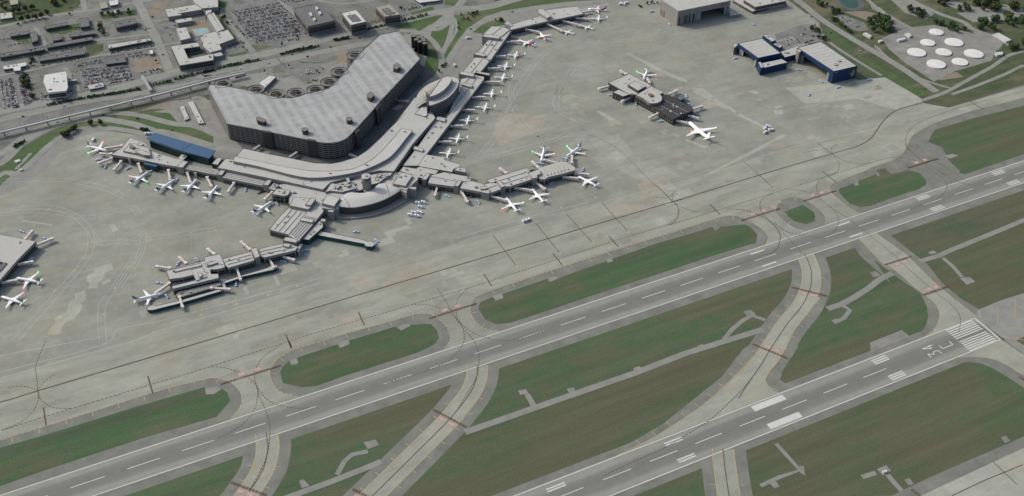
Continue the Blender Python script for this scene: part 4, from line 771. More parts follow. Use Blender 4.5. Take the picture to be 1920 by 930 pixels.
building('apron_concourse_root', 'wide low grey concourse with long roof seams, above the lower left satellite', 'concourse', [
 ([(-779.8,594.3),(-758.2,618.0),(-738.8,634.9),(-716.4,613.0),(-732.2,596.8),(-758.3,571.0)], 11, cc(ribs=3, units=3)),
 ([(-759.2,569.3),(-746.0,582.1),(-717.9,611.5),(-701.2,625.6),(-695.3,613.4),(-696.9,601.0),(-721.8,575.7),(-751.6,547.9)], 12.5, cc(ribs=5)),
 ([(-738.6,631.6),(-726.1,650.2),(-717.1,644.1),(-708.3,637.1),(-698.8,631.2),(-700.0,625.2),(-715.9,610.7)], 16, dict(z0=10, units=5)),
 ([(-717.8,621.1),(-704.2,633.5),(-699.1,627.7),(-711.1,615.2)], 18.5, dict(z0=15)),
 ([(-734.6,592.0),(-730.8,597.7),(-716.7,584.5),(-720.7,578.5)], 15, dict(z0=11, roof='roofl')),
 ([(-770.3,557.0),(-764.8,563.0),(-751.7,549.5),(-755.1,543.2)], 15, dict(z0=0)),
])
building('teal_walled_building', 'narrow pale roofed building with dark teal walls along the concourse side', 'building', [
 ([(-742.8,554.0),(-724.7,571.3),(-709.0,584.9),(-703.1,584.7),(-709.0,567.5),(-736.0,548.3)], 10, dict(wall='tealwall', units=3, roof='roof')),
 ([(-708.3,579.7),(-705.9,585.0),(-700.3,581.9),(-702.7,575.3)], 13, {}),
])
building('boarding_pier', 'long low pier with dark teal sides ending in an octagonal head', 'pier', [
 ([(-719.9,561.1),(-714.1,564.6),(-669.4,522.9),(-662.9,514.2),(-655.4,510.0),(-654.1,504.6),(-654.6,501.4),(-659.1,498.1),(-666.8,502.6),(-667.5,509.7),(-720.0,557.0)], 7, dict(wall='tealwall', roof='roof')),
])
# concourse running to the lower right satellite
building('east_concourse', 'concourse of stepped grey roofs and pylons reaching right from the glass hall', 'concourse', [
 ([(-528.9,651.9),(-506.4,675.3),(-482.2,655.0),(-486.1,648.9),(-468.7,626.3),(-472.3,620.5),(-483.9,618.5),(-488.2,612.2),(-525.5,647.0)], 13, cc(units=4)),
 ([(-558.8,651.8),(-550.0,660.1),(-534.2,646.4),(-526.7,649.8),(-505.0,626.7),(-512.3,619.2),(-520.5,625.1),(-534.6,617.1),(-540.3,623.6)], 12, cc(units=3)),
 ([(-484.8,612.1),(-476.6,617.6),(-466.6,608.0),(-471.5,599.3)], 15.5, dict(units=1)),
 ([(-532.3,602.4),(-521.1,620.7),(-511.7,619.7),(-499.0,619.1),(-466.7,588.1),(-471.9,579.8),(-485.8,582.7),(-500.6,576.4)], 12, cc(ribs=1, units=4)),
 ([(-537.9,613.2),(-525.8,624.4),(-520.8,620.6),(-532.3,608.9)], 14, {}), ([(-500.9,576.1),(-488.6,587.3),(-484.2,583.8),(-495.3,572.1)], 14, {}),
 ([(-494.5,569.6),(-483.9,583.8),(-469.9,579.1),(-458.1,563.4),(-457.1,554.9),(-469.0,545.5)], 12, cc(units=3)),
 ([(-470.2,544.5),(-466.6,549.5),(-455.8,543.7),(-461.6,536.2)], 13, {}), ([(-467.4,553.1),(-464.9,556.1),(-459.7,555.1),(-457.9,550.2),(-460.5,547.0),(-467.7,549.9)], 14.5, dict(z0=11)),
 ([(-457.3,563.0),(-445.6,563.0),(-438.7,556.3),(-439.3,540.1),(-461.0,537.4),(-465.8,550.7),(-457.3,554.5)], 12, cc(ribs=1)),
 ([(-449.7,570.7),(-380.8,574.3),(-379.5,564.8),(-385.2,559.3),(-386.9,542.7),(-424.0,540.0),(-432.4,542.7),(-436.2,561.3),(-446.6,560.9)], 12.4, cc(ribs=2, units=7)),
 ([(-438.0,559.0),(-433.4,558.8),(-431.7,541.8),(-438.5,541.7)], 14, {}),
 ([(-386.4,557.1),(-366.2,559.4),(-368.1,549.2),(-370.8,546.1),(-376.4,545.9),(-378.5,539.7),(-386.3,540.6)], 15, {}),
 ([(-378.4,565.8),(-326.9,567.2),(-318.0,564.7),(-311.9,543.5),(-316.4,535.9),(-336.8,535.7),(-361.1,537.2),(-369.1,533.9),(-375.6,538.2),(-375.6,546.3),(-367.1,550.9),(-364.8,562.8)], 12.2, cc()),
])
bb = bmesh.new()
for k in range(7):
    q = [(-359.2,563.9),(-324.3,565.6),(-360.5,541.6),(-324.9,542.0)]; t = k/6
    a0 = [q[0][i]+(q[1][i]-q[0][i])*t for i in (0, 1)]; a1 = [q[2][i]+(q[3][i]-q[2][i])*t for i in (0, 1)]
    bar(bb, (*a0, 12.7), (*a1, 12.7), 1.6, 1.2)
link('roof_louvre', bb, M['roofl'], [o for o in col.objects if o.name == 'east_concourse'][0]) if False else None
root_e = bpy.data.objects['east_concourse']; link('roof_louvre', bb, M['roofl'], root_e)
# north-east concourse with the turboprops
building('gate_concourse', 'straight narrow concourse beside the crescent office block with turboprops parked along it', 'concourse', [
 ([(-549.7,662.9),(-504.0,707.8),(-451.6,765.2),(-433.4,762.4),(-402.7,804.9),(-380.9,828.3),(-361.1,871.3),(-331.9,872.9),(-320.8,860.8),(-324.2,853.5),(-423.9,755.8),(-503.6,677.5),(-528.9,652.9)], 12, cc(ribs=2, units=10)),
 ([(-452.7,763.3),(-446.4,771.1),(-435.9,760.0),(-442.1,750.3)], 14, dict(z0=11)), ([(-519.0,697.9),(-512.8,703.8),(-503.6,690.1),(-508.2,683.6)], 14, dict(z0=11)),
 ([(-369.4,848.1),(-362.6,852.8),(-352.3,840.8),(-357.9,831.7)], 15, dict(z0=11)),
])
building('upper_concourse', 'concourse with cross blocks on its roof near the red and blue tailed jets', 'concourse', [
 ([(-359.2,883.3),(-351.7,890.8),(-334.5,870.4),(-340.7,862.8)], 16, {}), ([(-349.9,889.7),(-306.9,930.5),(-291.4,919.5),(-289.9,906.1),(-320.2,877.3),(-333.0,877.7)], 13, cc(ribs=1, units=3)),
 ([(-330.5,876.3),(-326.4,879.2),(-309.0,862.1),(-313.4,856.1)], 15, dict(wall='walld')), ([(-306.6,937.4),(-299.1,942.4),(-286.6,928.8),(-291.8,921.1)], 16, {}),
 ([(-294.2,946.4),(-255.0,983.8),(-236.2,979.0),(-204.5,999.2),(-203.9,995.1),(-286.4,908.5),(-298.0,926.2)], 13, cc(ribs=2, units=4)),
 ([(-265.9,989.6),(-257.6,995.8),(-235.2,976.9),(-241.2,968.5)], 18, {}), ([(-256.6,1004.6),(-229.5,1026.8),(-215.4,1018.9),(-203.8,999.4),(-237.5,976.4)], 14, dict(units=2, ribs=1)),
])
building('tip_concourse', 'long flat roofed concourse end at the top with a raised cross block', 'concourse', [
 ([(-202.1,1003.0),(-192.2,1020.6),(-160.9,1025.3),(-126.5,1028.8),(-114.3,1011.4),(-105.9,1020.1),(-110.7,1041.6),(-101.3,1047.1),(-41.4,1034.8),(-46.5,1000.7),(-122.7,1002.9),(-200.9,1001.3)], 12, cc(units=6, glass=(1, 8.5))),
 ([(-127.2,1036.4),(-119.8,1047.4),(-112.2,1046.7),(-111.2,1010.1),(-122.6,1005.9)], 17, {}), ([(-200.8,1029.2),(-192.0,1038.6),(-190.3,1016.9),(-195.7,1012.2)], 12.6, dict(units=1)),
])
# crescent office block
base = empty('crescent_office_block', (*[(-413.1,819.5)][0], 0), 'crescent office block with striped curved facade and ribbed skylight shell', 'office building', absol=True)
cf = smooth([(-453.9,786.4),(-438.4,787.9),(-418.9,795.0),(-400.3,809.1),(-385.8,825.5),(-375.0,844.2)], n=4)
cb = [(-379.5,857.4),(-388.9,865.5),(-398.5,863.0),(-445.1,813.9),(-452.3,798.7)]
CR = ccw(cf+cb)
def grow(p, d):
    c = centre(p); return [(c[0]+(x-c[0])*(1+d/max(1, math.hypot(x-c[0], y-c[1]))), c[1]+(y-c[1])*(1+d/max(1, math.hypot(x-c[0], y-c[1])))) for x, y in p]
tier(base, CR, 28, 26.2, 'wall', 'roofl', names=('wall', 'roof'))
b = bmesh.new(); prism(b, grow(CR, -.7), 0, 27); link('window', b, M['glass'], base)
for k in range(5):
    b = bmesh.new(); prism(b, CR, 8.6+4.2*k-.8, 8.6+4.2*k+1.0); bmesh.ops.recalc_face_normals(b, faces=b.faces); link('spandrel', b, M['wall'], base)
b = bmesh.new(); prism(b, CR, 0, 6); link('podium', b, M['wall'], base)
tier(base, smooth([(-448.5,802.2),(-434.9,802.7),(-416.6,811.9),(-399.7,827.2),(-387.6,843.9)], n=3)+[(-393.7,853.5),(-402.8,851.2)], 35, 27.5, 'wall', 'roofl')
b = bmesh.new(); b2 = bmesh.new(); A = smooth([(-469.6,806.3),(-464.2,826.4),(-446.8,853.0),(-424.6,871.2),(-400.8,879.6),(-392.1,879.8)], n=5); B = [(-450.3,805.3),(-443.1,819.3),(-396.5,868.2)]; Bp = [at([B[0], B[1], B[2]], i/(len(A)-1)) for i in range(len(A))]
gr = []
for i in range(len(A)):
    row = []
    for j in range(7):
        t = j/6; row.append(b.verts.new((A[i][0]+(Bp[i][0]-A[i][0])*t, A[i][1]+(Bp[i][1]-A[i][1])*t, 15+9*math.sin(math.pi/2*t))))
    gr.append(row)
for i in range(len(A)-1):
    for j in range(6): b.faces.new((gr[i][j], gr[i][j+1], gr[i+1][j+1], gr[i+1][j]))
bmesh.ops.recalc_face_normals(b, faces=b.faces)
for i in range(1, len(A)-1):
    for j in range(6): bar(b2, Vector(gr[i][j].co)+Vector((0, 0, .25)), Vector(gr[i][j+1].co)+Vector((0, 0, .25)), .5, .5)
link('skylight_shell', b, M['roof'], base); link('shell_rib', b2, M['wallt'], base)
tier(base, [(-478.4,790.2),(-466.9,799.7),(-445.4,821.1),(-461.8,777.0),(-467.4,774.5)], 17.4, 12, 'wall', 'roofl')
b = bmesh.new(); q = [(-442.5,828.7),(-440.3,826.8),(-456.4,783.9),(-458.9,784.3)]; prism(b, q, 10, 29); link('fin_wall', b, M['walld'], base)

# satellite at lower left
building('west_satellite', 'long stepped satellite concourse at lower left with a courtyard notch', 'concourse', [
 ([(-931.3,563.3),(-914.8,564.5),(-879.4,563.1),(-877.9,571.1),(-857.7,568.7),(-856.7,556.1),(-857.5,536.8),(-867.8,536.6),(-877.3,540.4),(-878.4,530.6),(-869.7,527.2),(-870.9,517.5),(-931.5,521.7),(-931.3,527.8),(-900.4,526.7),(-897.6,538.8),(-914.3,539.7),(-931.6,543.8)], 12, cc(units=6)),
 ([(-930.2,552.8),(-897.0,546.6),(-899.7,534.3),(-929.6,534.8)], 6, dict(wall='walld', roof='roofc')),
 ([(-881.2,554.1),(-866.2,554.0),(-863.9,548.1),(-879.7,547.4)], 14, dict(z0=11, units=1)), ([(-923.8,562.2),(-885.4,558.5),(-885.6,552.9),(-922.3,555.0)], 12.9, dict(z0=11)),
 ([(-894.3,538.3),(-890.5,539.0),(-890.2,528.6),(-894.7,527.0)], 14.5, dict(z0=11)), ([(-900.5,549.7),(-885.5,549.0),(-885.0,525.6),(-894.0,524.8),(-899.8,523.8)], 12.9, dict(z0=11, units=1)),
 ([(-930.8,514.2),(-925.5,519.1),(-870.8,515.3),(-870.6,507.1),(-926.8,506.2)], 7, dict(roof='stain', wall='wallt', units=2)),
 ([(-856.3,555.9),(-816.7,555.6),(-817.5,533.8),(-853.7,533.1),(-856.1,541.4)], 12, cc(ribs=2, units=3)), ([(-816.0,557.8),(-808.2,556.8),(-809.3,535.3),(-815.9,534.5)], 15, {}),
 ([(-808.4,554.9),(-798.0,556.1),(-769.9,553.5),(-763.3,549.0),(-754.9,536.7),(-760.6,530.7),(-803.4,533.9),(-808.0,540.6)], 12, cc(ribs=2, units=3)),
 ([(-774.2,545.9),(-770.4,550.9),(-762.9,545.9),(-766.4,538.8)], 14, dict(z0=11)), ([(-758.2,535.6),(-751.1,544.5),(-746.3,543.6),(-757.4,527.7)], 10, {}),
])
building('boarding_pier', 'low walkway with teal sides and rounded left end before the lower left satellite', 'pier', [
 ([(-970.5,505.1),(-969.0,507.7),(-967.0,508.7),(-960.9,509.1),(-959.3,504.9),(-929.2,502.5),(-875.3,502.4),(-872.2,497.1),(-924.8,496.3),(-963.5,498.1),(-969.3,500.7)], 5.5, dict(wall='tealwall')),
])
building('boarding_pier', 'low straight walkway with teal sides and round head right of the lower left satellite', 'pier', [
 ([(-869.3,516.3),(-846.6,517.6),(-805.2,518.4),(-800.5,520.1),(-793.7,521.3),(-790.7,517.7),(-792.5,512.3),(-798.4,511.0),(-839.9,514.4),(-844.8,512.9),(-865.9,510.9),(-865.3,501.3),(-869.6,501.6)], 5.5, dict(wall='tealwall')),
])
building('corner_satellite', 'flat grey roofed satellite cut off by the left edge with a dark roof well', 'concourse', [
 ([(-1206.0,802.3),(-1155.0,767.9),(-1126.9,747.4),(-1106.7,730.4),(-1083.1,709.1),(-1111.3,675.7),(-1136.7,641.2),(-1181.9,582.2),(-1220.1,532.8)], 12, cc(units=5)),
 ([(-1140.2,683.6),(-1132.9,679.3),(-1124.2,674.0),(-1133.6,661.1),(-1143.0,652.3)], 12.7, dict(z0=11, roof='roofc', wall='walld')), ([(-1146.7,690.5),(-1131.3,682.0),(-1131.7,677.8),(-1136.4,677.5),(-1147.3,683.5)], 14.5, dict(z0=11)),
])
south = building('south_satellite', 'detached satellite with half light grey and half charcoal roof', 'concourse', [
 ([(-135.6,748.5),(-86.7,760.2),(-74.6,710.7),(-66.1,680.2),(-73.7,673.3),(-122.2,696.6),(-129.0,721.6)], 12, cc(units=3, wall='walld', glass=(1.2, 9))),
 ([(-121.8,697.2),(-101.7,694.8),(-73.3,673.8),(-64.6,669.6),(-48.9,615.4),(-55.2,606.8),(-99.9,597.7),(-108.6,648.1)], 11.6, cc(units=14, wall='walld', roof='roofd', glass=(1.2, 9), ribs=2)),
 ([(-117.7,686.0),(-79.2,700.2),(-79.9,672.7),(-70.1,674.4),(-72.2,670.1),(-80.7,669.0)][:3]+smooth([(-79.9,672.7),(-81.3,662.4),(-86.8,653.1),(-96.4,647.8),(-104.5,648.6),(-111.4,653.0),(-112.0,662.4)], n=3)+[(-112.4,670.6)], 16, dict(z0=11, units=3, wall='wallt')),
 ([(-77.3,703.4),(-69.7,675.1),(-80.7,671.4),(-81.5,693.0),(-93.5,694.7)], 14.5, dict(z0=11)),
 ([(-113.0,720.7),(-95.8,727.1),(-87.8,702.4),(-108.1,694.9)], 17, dict(z0=11, wall='walld', units=1)), ([(-94.8,713.5),(-83.3,703.8),(-88.9,698.2),(-103.5,699.1)], 13, dict(z0=11)),
 ([(-145.2,716.1),(-131.8,719.9),(-123.3,697.4),(-136.7,695.8)], 12.5, dict(wall='walld', glass=(2, 9))),
 ([(-99.8,675.8),(-93.7,676.9),(-92.8,670.0),(-99.4,668.4)], 18, dict(z0=15, wall='brick', roof='brick')),
 ([(-123.7,693.6),(-120.1,695.0),(-118.4,691.8),(-121.4,689.2)], 14.5, dict(wall='pylon', roof='brick')), ([(-81.9,606.3),(-78.1,608.3),(-75.8,605.3),(-79.7,602.6)], 13.5, dict(wall='pylon')),
 ([(-53.3,660.1),(-38.3,667.1),(-36.5,658.9),(-42.1,651.9),(-51.6,648.4)], 8, dict(wall='navy', roof='roofc')),
])

# ------------------------------------------------------------------ parking garage
gz = 31.0
gp = smooth([(-714.3,964.9),(-686.7,931.8),(-673.1,917.7),(-660.1,908.5),(-645.5,904.8),(-628.7,908.0)], n=2)[:-1]
gpts = [(-767.3,1005.8),(-761.9,1007.5),(-747.5,998.0)]+gp+[(-628.7,908.0),(-605.1,907.1),(-586.5,908.8),(-557.2,935.8),(-493.5,1008.3),(-441.3,1054.9),(-405.7,1053.5),(-409.9,936.5),(-469.9,880.2),(-526.3,827.4),(-536.5,816.1),(-590.3,763.8)]+smooth([(-590.3,763.8),(-611.7,745.7),(-629.7,742.6),(-646.2,749.1),(-656.3,758.4)], n=4)[1:]+[(-711.9,814.9),(-739.5,842.7),(-769.3,871.2),(-769.2,936.5),(-770.0,996.0)]
gc = centre(gpts)
gar = empty('parking_garage', (*gc, 0), 'huge boomerang shaped parking garage with pale roof deck and banded dark facades', 'parking garage', absol=True)
def shrink(p, d):
    p = ccw(p); n = len(p); out = []
    for i in range(n):
        a, b_, c = p[i-1], p[i], p[(i+1) % n]
        d1 = (b_[0]-a[0], b_[1]-a[1]); d2 = (c[0]-b_[0], c[1]-b_[1]); l1 = math.hypot(*d1) or 1; l2 = math.hypot(*d2) or 1
        nx = -(d1[1]/l1+d2[1]/l2); ny = d1[0]/l1+d2[0]/l2; l = math.hypot(nx, ny) or 1
        out.append((b_[0]+nx/l*d, b_[1]+ny/l*d))
    return out
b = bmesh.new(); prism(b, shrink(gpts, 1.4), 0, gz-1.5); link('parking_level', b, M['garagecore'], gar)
m, t, bs, pos = nt('garage_roof_deck')
k = mult(t, (.350, .362, .358), nnoise(t, pos, .02, 5, .65), .88, 1.06, .35, .65)
q_ = [(-753.2,967.6),(-751.7,889.7)]; sa_ = math.atan2(q_[1][1]-q_[0][1], q_[1][0]-q_[0][0])
vm = t.nodes.new('ShaderNodeVectorMath'); vm.operation = 'DOT_PRODUCT'; vm.inputs[1].default_value = (-math.sin(sa_)/16.5, math.cos(sa_)/16.5, 0); t.links.new(pos, vm.inputs[0])
fr = t.nodes.new('ShaderNodeMath'); fr.operation = 'PINGPONG'; fr.inputs[1].default_value = .5; t.links.new(vm.outputs['Value'], fr.inputs[0])
st = ramp(t, fr.outputs[0], [(.20, (0, 0, 0)), (.30, (1, 1, 1))]); ns = ramp(t, nnoise(t, pos, .05, 5, .75), [(.40, (.1,)*3), (.60, (1, 1, 1))])
k = mix(t, k, (.272, .270, .250), mix(t, st, ns, 1.0, 'MULTIPLY'))
k = mult(t, k, nnoise(t, pos, .09, 5, .7, (.25, 1, 1), -sa_), .88, 1.05, .3, .65)
k = mix(t, k, (.24, .23, .21), ramp(t, nnoise(t, pos, .16, 5, .75), [(.62, (0, 0, 0)), (.72, (.8,)*3)]))
t.links.new(k, bs.inputs['Base Color']); bs.inputs['Roughness'].default_value = .85; M['garageroof'] = m
b = bmesh.new(); prism(b, gpts, gz-1.6, gz-.9); link('roof_deck', b, M['garageroof'], gar)
P = ccw(gpts)
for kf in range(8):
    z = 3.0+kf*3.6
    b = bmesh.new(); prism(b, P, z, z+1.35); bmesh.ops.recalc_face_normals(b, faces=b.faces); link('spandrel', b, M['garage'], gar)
b = bmesh.new(); ip = shrink(P, .5)
for i in range(len(P)): a0, a1 = P[i], P[(i+1) % len(P)]; bar(b, (*a0, gz-.45), (*a1, gz-.45), .45, .95)
link('parapet', b, M['garage'], gar)
b = bmesh.new()
for q in resample(P+[P[0]], 9.2): box(b, (q[0]-q[3]*.55, q[1]+q[2]*.55, 0), (1.1, 1.1, gz-1.7), math.atan2(q[3], q[2]))
link('column', b, M['garage'], gar)
b = bmesh.new()
for a in ([(-478.6,1003.0),(-480.4,877.3)], [(-550.3,925.6),(-546.0,816.0)], [(-534.7,935.6),(-534.3,816.8)]): band(b, a, 1.0, gz-.885)
link('deck_joint', b, M['roofl'], gar)
for k, q in enumerate(([(-723.8,857.9),(-719.3,858.5),(-710.6,845.7),(-713.0,839.1),(-717.3,838.5),(-724.2,847.2)], [(-667.6,794.3),(-663.5,795.4),(-659.4,793.4),(-658.5,788.1),(-660.3,784.4),(-664.4,783.4),(-668.1,786.3)], [(-594.3,793.5),(-589.5,794.7),(-585.6,792.0),(-585.9,786.7),(-588.7,783.0),(-594.0,784.4),(-595.5,788.3)], [(-538.6,851.1),(-529.4,855.9),(-527.8,843.8),(-529.4,840.5),(-538.2,834.4),(-541.1,842.0)], [(-465.1,923.3),(-455.2,929.6),(-452.4,919.6),(-455.4,913.6),(-463.6,907.5),(-468.0,914.6)], [(-540.5,846.2),(-529.5,854.9),(-528.3,843.6),(-530.1,839.8),(-539.2,833.2),(-541.6,840.8)])):
    if k == 5: continue
    tier(gar, q, 37.6, gz-1, 'pylon', 'wallt', names=('penthouse_wall', 'penthouse_roof'), lip=.3)
for q in ([(-722.6,826.6),(-711.4,817.4),(-712.8,812.5),(-724.0,821.6)], [(-666.1,771.7),(-655.6,762.9),(-657.2,758.2),(-667.6,766.9)], [(-592.1,758.4),(-583.8,764.6),(-583.9,759.8),(-592.2,753.6)], [(-537.9,813.0),(-528.0,821.6),(-528.3,816.4),(-538.2,807.9)], [(-537.0,816.2),(-527.5,823.8),(-527.4,819.3),(-536.8,811.6)]):
    b = bmesh.new(); c = centre(q); prism(b, [(c[0]+(x-c[0])*1.02, c[1]+(y-c[1])*1.0-1.2) for x, y in q], 0, gz+.6)
    link('stair_tower', b, M['pylon'], gar)
for k, (x, y) in enumerate([(-743.1,1002.7),(-698.2,958.6),(-671.7,928.9),(-640.7,919.1),(-607.8,915.0),(-578.8,929.8),(-551.8,956.1),(-507.6,1000.3)]):
    nm = ['beside the garage corner at far left, first of the eight', 'second from the left behind the garage', 'third from the left, short gap from the fourth', 'fourth from the left, close to the middle', 'fifth from the left behind the garage bend', 'sixth from the left on the rising roof edge', 'seventh, next to the topmost pair', 'eighth and uppermost, standing apart on the garage edge'][k]
    h = empty('spiral_ramp', (x, y, 0), 'round spiral car ramp '+nm, 'car ramp', 'spiral car ramps behind the parking garage')
    b = bmesh.new(); w = bmesh.new(); n = 28; turns = 6; r0, r1 = 9.4, 15.0; top = 29.6
    for i in range(n*turns+1):
        a = 2*math.pi*i/n; z = min(top, 1+(top-1)*i/(n*(turns-1))); ca, sa = math.cos(a), math.sin(a)
        v = [b.verts.new((r*ca, r*sa, zz)) for r, zz in ((r0, z), (r1, z), (r1, z-.5), (r0, z-.5))]
        p = [w.verts.new((r*ca, r*sa, zz)) for r, zz in ((r1, z-.7), (r1, z+1.0), (r1+.35, z+1.0), (r1+.35, z-.7))]
        o_ = [w.verts.new((r*ca, r*sa, zz)) for r, zz in ((r0, z-.7), (r0, z+1.0), (r0-.35, z+1.0), (r0-.35, z-.7))]
        if i:
            for j in range(4): b.faces.new((pv[j], v[j], v[(j+1) % 4], pv[(j+1) % 4])); w.faces.new((pp[j], p[j], p[(j+1) % 4], pp[(j+1) % 4])); w.faces.new((po[j], po[(j+1) % 4], o_[(j+1) % 4], o_[j]))
        pv, pp, po = v, p, o_
    bmesh.ops.recalc_face_normals(b, faces=b.faces); bmesh.ops.recalc_face_normals(w, faces=w.faces)
    link('ramp_deck', b, M['garage'], h); link('parapet', w, M['wallt'], h)
    b = bmesh.new()
    for i in range(12): a = math.pi*i/6; box(b, (11.2*math.cos(a), 11.2*math.sin(a), 0), (.9, .9, 25), a)
    link('column', b, M['garagecore'], h)
for x, y in [(-382.4,1036.1),(-383.0,1021.9),(-372.0,1025.5),(-371.3,1018.5),(-380.1,1011.7),(-374.7,1001.4),(-371.9,1012.1)]:
    h = empty('ventilation_silo', (x, y, 0), 'black cylindrical shaft in the tight cluster beyond the upper tip of the garage', 'silo', 'black cylindrical shafts beside the garage')
    b = bmesh.new(); cyl(b, (0, 0, 0), 5.0, 23, 18); link('shaft', b, M['garagecore'], h)
    b = bmesh.new()
    for z in (6, 13, 20, 22.6): cyl(b, (0, 0, z), 5.25, .6, 18)
    link('ring', b, M['pylon'], h)
    b = bmesh.new(); cyl(b, (0, 0, 23), 3.6, .35, 14); link('cap', b, M['wallt'], h)
# short canopies crossing the road between garage and terminal
for k, a in enumerate(([(-743.8,815.1),(-731.1,823.8)], [(-698.7,770.0),(-683.5,778.6)], [(-611.3,738.0),(-601.7,721.7)], [(-483.0,863.1),(-467.3,847.1)], [(-483.8,864.3),(-472.5,850.4)])):
    r0_ = empty('footbridge', (*a[0], 0), ['pale footbridge over the garage road, nearest its left end', 'pale footbridge over the garage road left of the facade bend', 'pale footbridge over the road at the garage bend', 'pale footbridge near the crescent office block', 'short pale footbridge under the straight garage facade'][k], 'footbridge', 'footbridges over the road between garage and terminal', True)
    b = bmesh.new(); bar(b, (*a[0], 6.2), (*a[1], 6.2), 3.4, 2.6); link('enclosure', b, M['roof'], r0_)
    b = bmesh.new(); bar(b, (*a[0], 4.7), (*a[1], 4.7), 3.6, .5); link('deck', b, M['wallt'], r0_)
    b = bmesh.new()
    for t in (.3, .7): cyl(b, (a[0][0]+(a[1][0]-a[0][0])*t, a[0][1]+(a[1][1]-a[0][1])*t, 0), .6, 4.5, 8)
    link('pier', b, M['wallt'], r0_)

# ------------------------------------------------------------------ hangars
def hangar(name, label, FL, FR, BR, BL, h, wall, roof, o0, o1, oh, group=None, extra=()):
    root = empty(name, (*centre([FL, FR, BR, BL]), 0), label, 'hangar', group, True)
    V3 = lambda p, z: (p[0], p[1], z)
    lerp = lambda a, b_, t: (a[0]+(b_[0]-a[0])*t, a[1]+(b_[1]-a[1])*t)
    T = .03
    b = bmesh.new()
    def slab(a, c, z0, z1, th=1.2):
        l = math.dist(a, c); n = (-(c[1]-a[1])/l, (c[0]-a[0])/l)
        cc_ = centre([FL, FR, BR, BL]); mid = lerp(a, c, .5)
        if (cc_[0]-mid[0])*n[0]+(cc_[1]-mid[1])*n[1] < 0: n = (-n[0], -n[1])
        prism(b, [a, c, (c[0]+n[0]*th, c[1]+n[1]*th), (a[0]+n[0]*th, a[1]+n[1]*th)], z0, z1)
    slab(FL, lerp(FL, FR, o0), 0, oh); slab(lerp(FL, FR, o1), FR, 0, oh); slab(FL, FR, oh, h)
    slab(FR, BR, 0, h-.01); slab(BR, BL, 0, h-.02); slab(BL, FL, 0, h-.03)
    # underside of the fascia
    bmesh.ops.recalc_face_normals(b, faces=b.faces)
    link('wall', b, M[wall], root)
    b = bmesh.new(); prism(b, shrink([FL, FR, BR, BL], .5), h-.6, h-.25)
    fill(b, [b.verts.new((x, y, h-.62)) for x, y in ccw(shrink([FL, FR, BR, BL], .5))]); link('roof', b, M[roof], root)
    b = bmesh.new()
    w_ = math.dist(FL, FR); n = int(w_/9)
    for i in range(1, n):
        p, q = lerp(lerp(FL, FR, i/n), lerp(BL, BR, i/n), .04), lerp(lerp(FL, FR, i/n), lerp(BL, BR, i/n), .96); bar(b, V3(p, h-.15), V3(q, h-.15), .5, .2)
    link('roof_seam', b, M['roof'], root)
    b = bmesh.new(); ngon(b, shrink([FL, FR, BR, BL], 1.0), .28); link('floor', b, M['stain'], root)
    b = bmesh.new(); a, c = lerp(FL, FR, o0), lerp(FL, FR, o1); l = math.dist(a, c); ux, uy = (c[0]-a[0])/l, (c[1]-a[1])/l
    cc_ = centre([FL, FR, BR, BL]); nn = (-uy, ux)
    if (cc_[0]-a[0])*nn[0]+(cc_[1]-a[1])*nn[1] < 0: nn = (uy, -ux)
    box(b, (a[0]+nn[0]*2.2+ux*3, a[1]+nn[1]*2.2+uy*3, 0), (6, .4, oh), math.atan2(uy, ux)); box(b, (c[0]+nn[0]*2.2-ux*3, c[1]+nn[1]*2.2-uy*3, 0), (6, .4, oh), math.atan2(uy, ux))
    box(b, (a[0]+nn[0]*2.9+ux*8, a[1]+nn[1]*2.9+uy*8, 0), (6, .4, oh), math.atan2(uy, ux))
    link('door', b, M['steel'], root)
    return root
q = [(102.0,899.6),(218.4,894.5),(98.7,955.2)]; FL, FR, BL = q; BR = (FR[0]+BL[0]-FL[0], FR[1]+BL[1]-FL[1])
h1 = hangar('aircraft_hangar', 'tall grey hangar with an open dark bay and slotted door panels at the top edge', FL, FR, BR, BL, 30, 'wall', 'roof', .37, .96, 19)
b = bmesh.new(); l = math.dist(FL, FR); ux, uy = (FR[0]-FL[0])/l, (FR[1]-FL[1])/l; nx, ny = uy, -ux; an = math.atan2(uy, ux)
for t in (.045, .14, .18, .235, .31): box(b, (FL[0]+ux*l*t+nx*.15, FL[1]+uy*l*t+ny*.15, 1), (1.6 if t < .3 else 2.4, .3, 17), an)
link('door_slot', b, M['garagecore'], h1)
b = bmesh.new()
for t in (.02, .10, .16, .21, .27, .36): box(b, (FL[0]+ux*l*t+nx*.6, FL[1]+uy*l*t+ny*.6, 0), (1.2, 1.2, 19), an)
link('door_pier', b, M['wall'], h1)
b = bmesh.new(); bx_ = (FL[0]+(BL[0]-FL[0])*.86, FL[1]+(BL[1]-FL[1])*.86); an2 = math.atan2(BL[1]-FL[1], BL[0]-FL[0]); box(b, (bx_[0]-.3*abs(math.sin(an2)), bx_[1]-.3*abs(math.cos(an2)), 0), (13, 1.0, 12), an2); link('side_door', b, M['wallt'], h1)
sp = (FL[0]+ux*l*.895+nx*.1, FL[1]+uy*l*.895+ny*.1, 25)
lettering('sign_lettering', 'DELTA', sp, (R(90), 0, an), 5.2, M['walld'], h1, .12)
b = bmesh.new(); s0 = (FL[0]+ux*l*.80+nx*.1, FL[1]+uy*l*.80+ny*.1)
for sgn in (-1, 1):
    f = face(b, [(s0[0], s0[1], 27), (s0[0]+ux*2.2*sgn, s0[1]+uy*2.2*sgn, 23.2), (s0[0]+ux*.2*sgn, s0[1]+uy*.2*sgn, 24.4)])
link('sign_triangle', b, M['vividred'], h1)
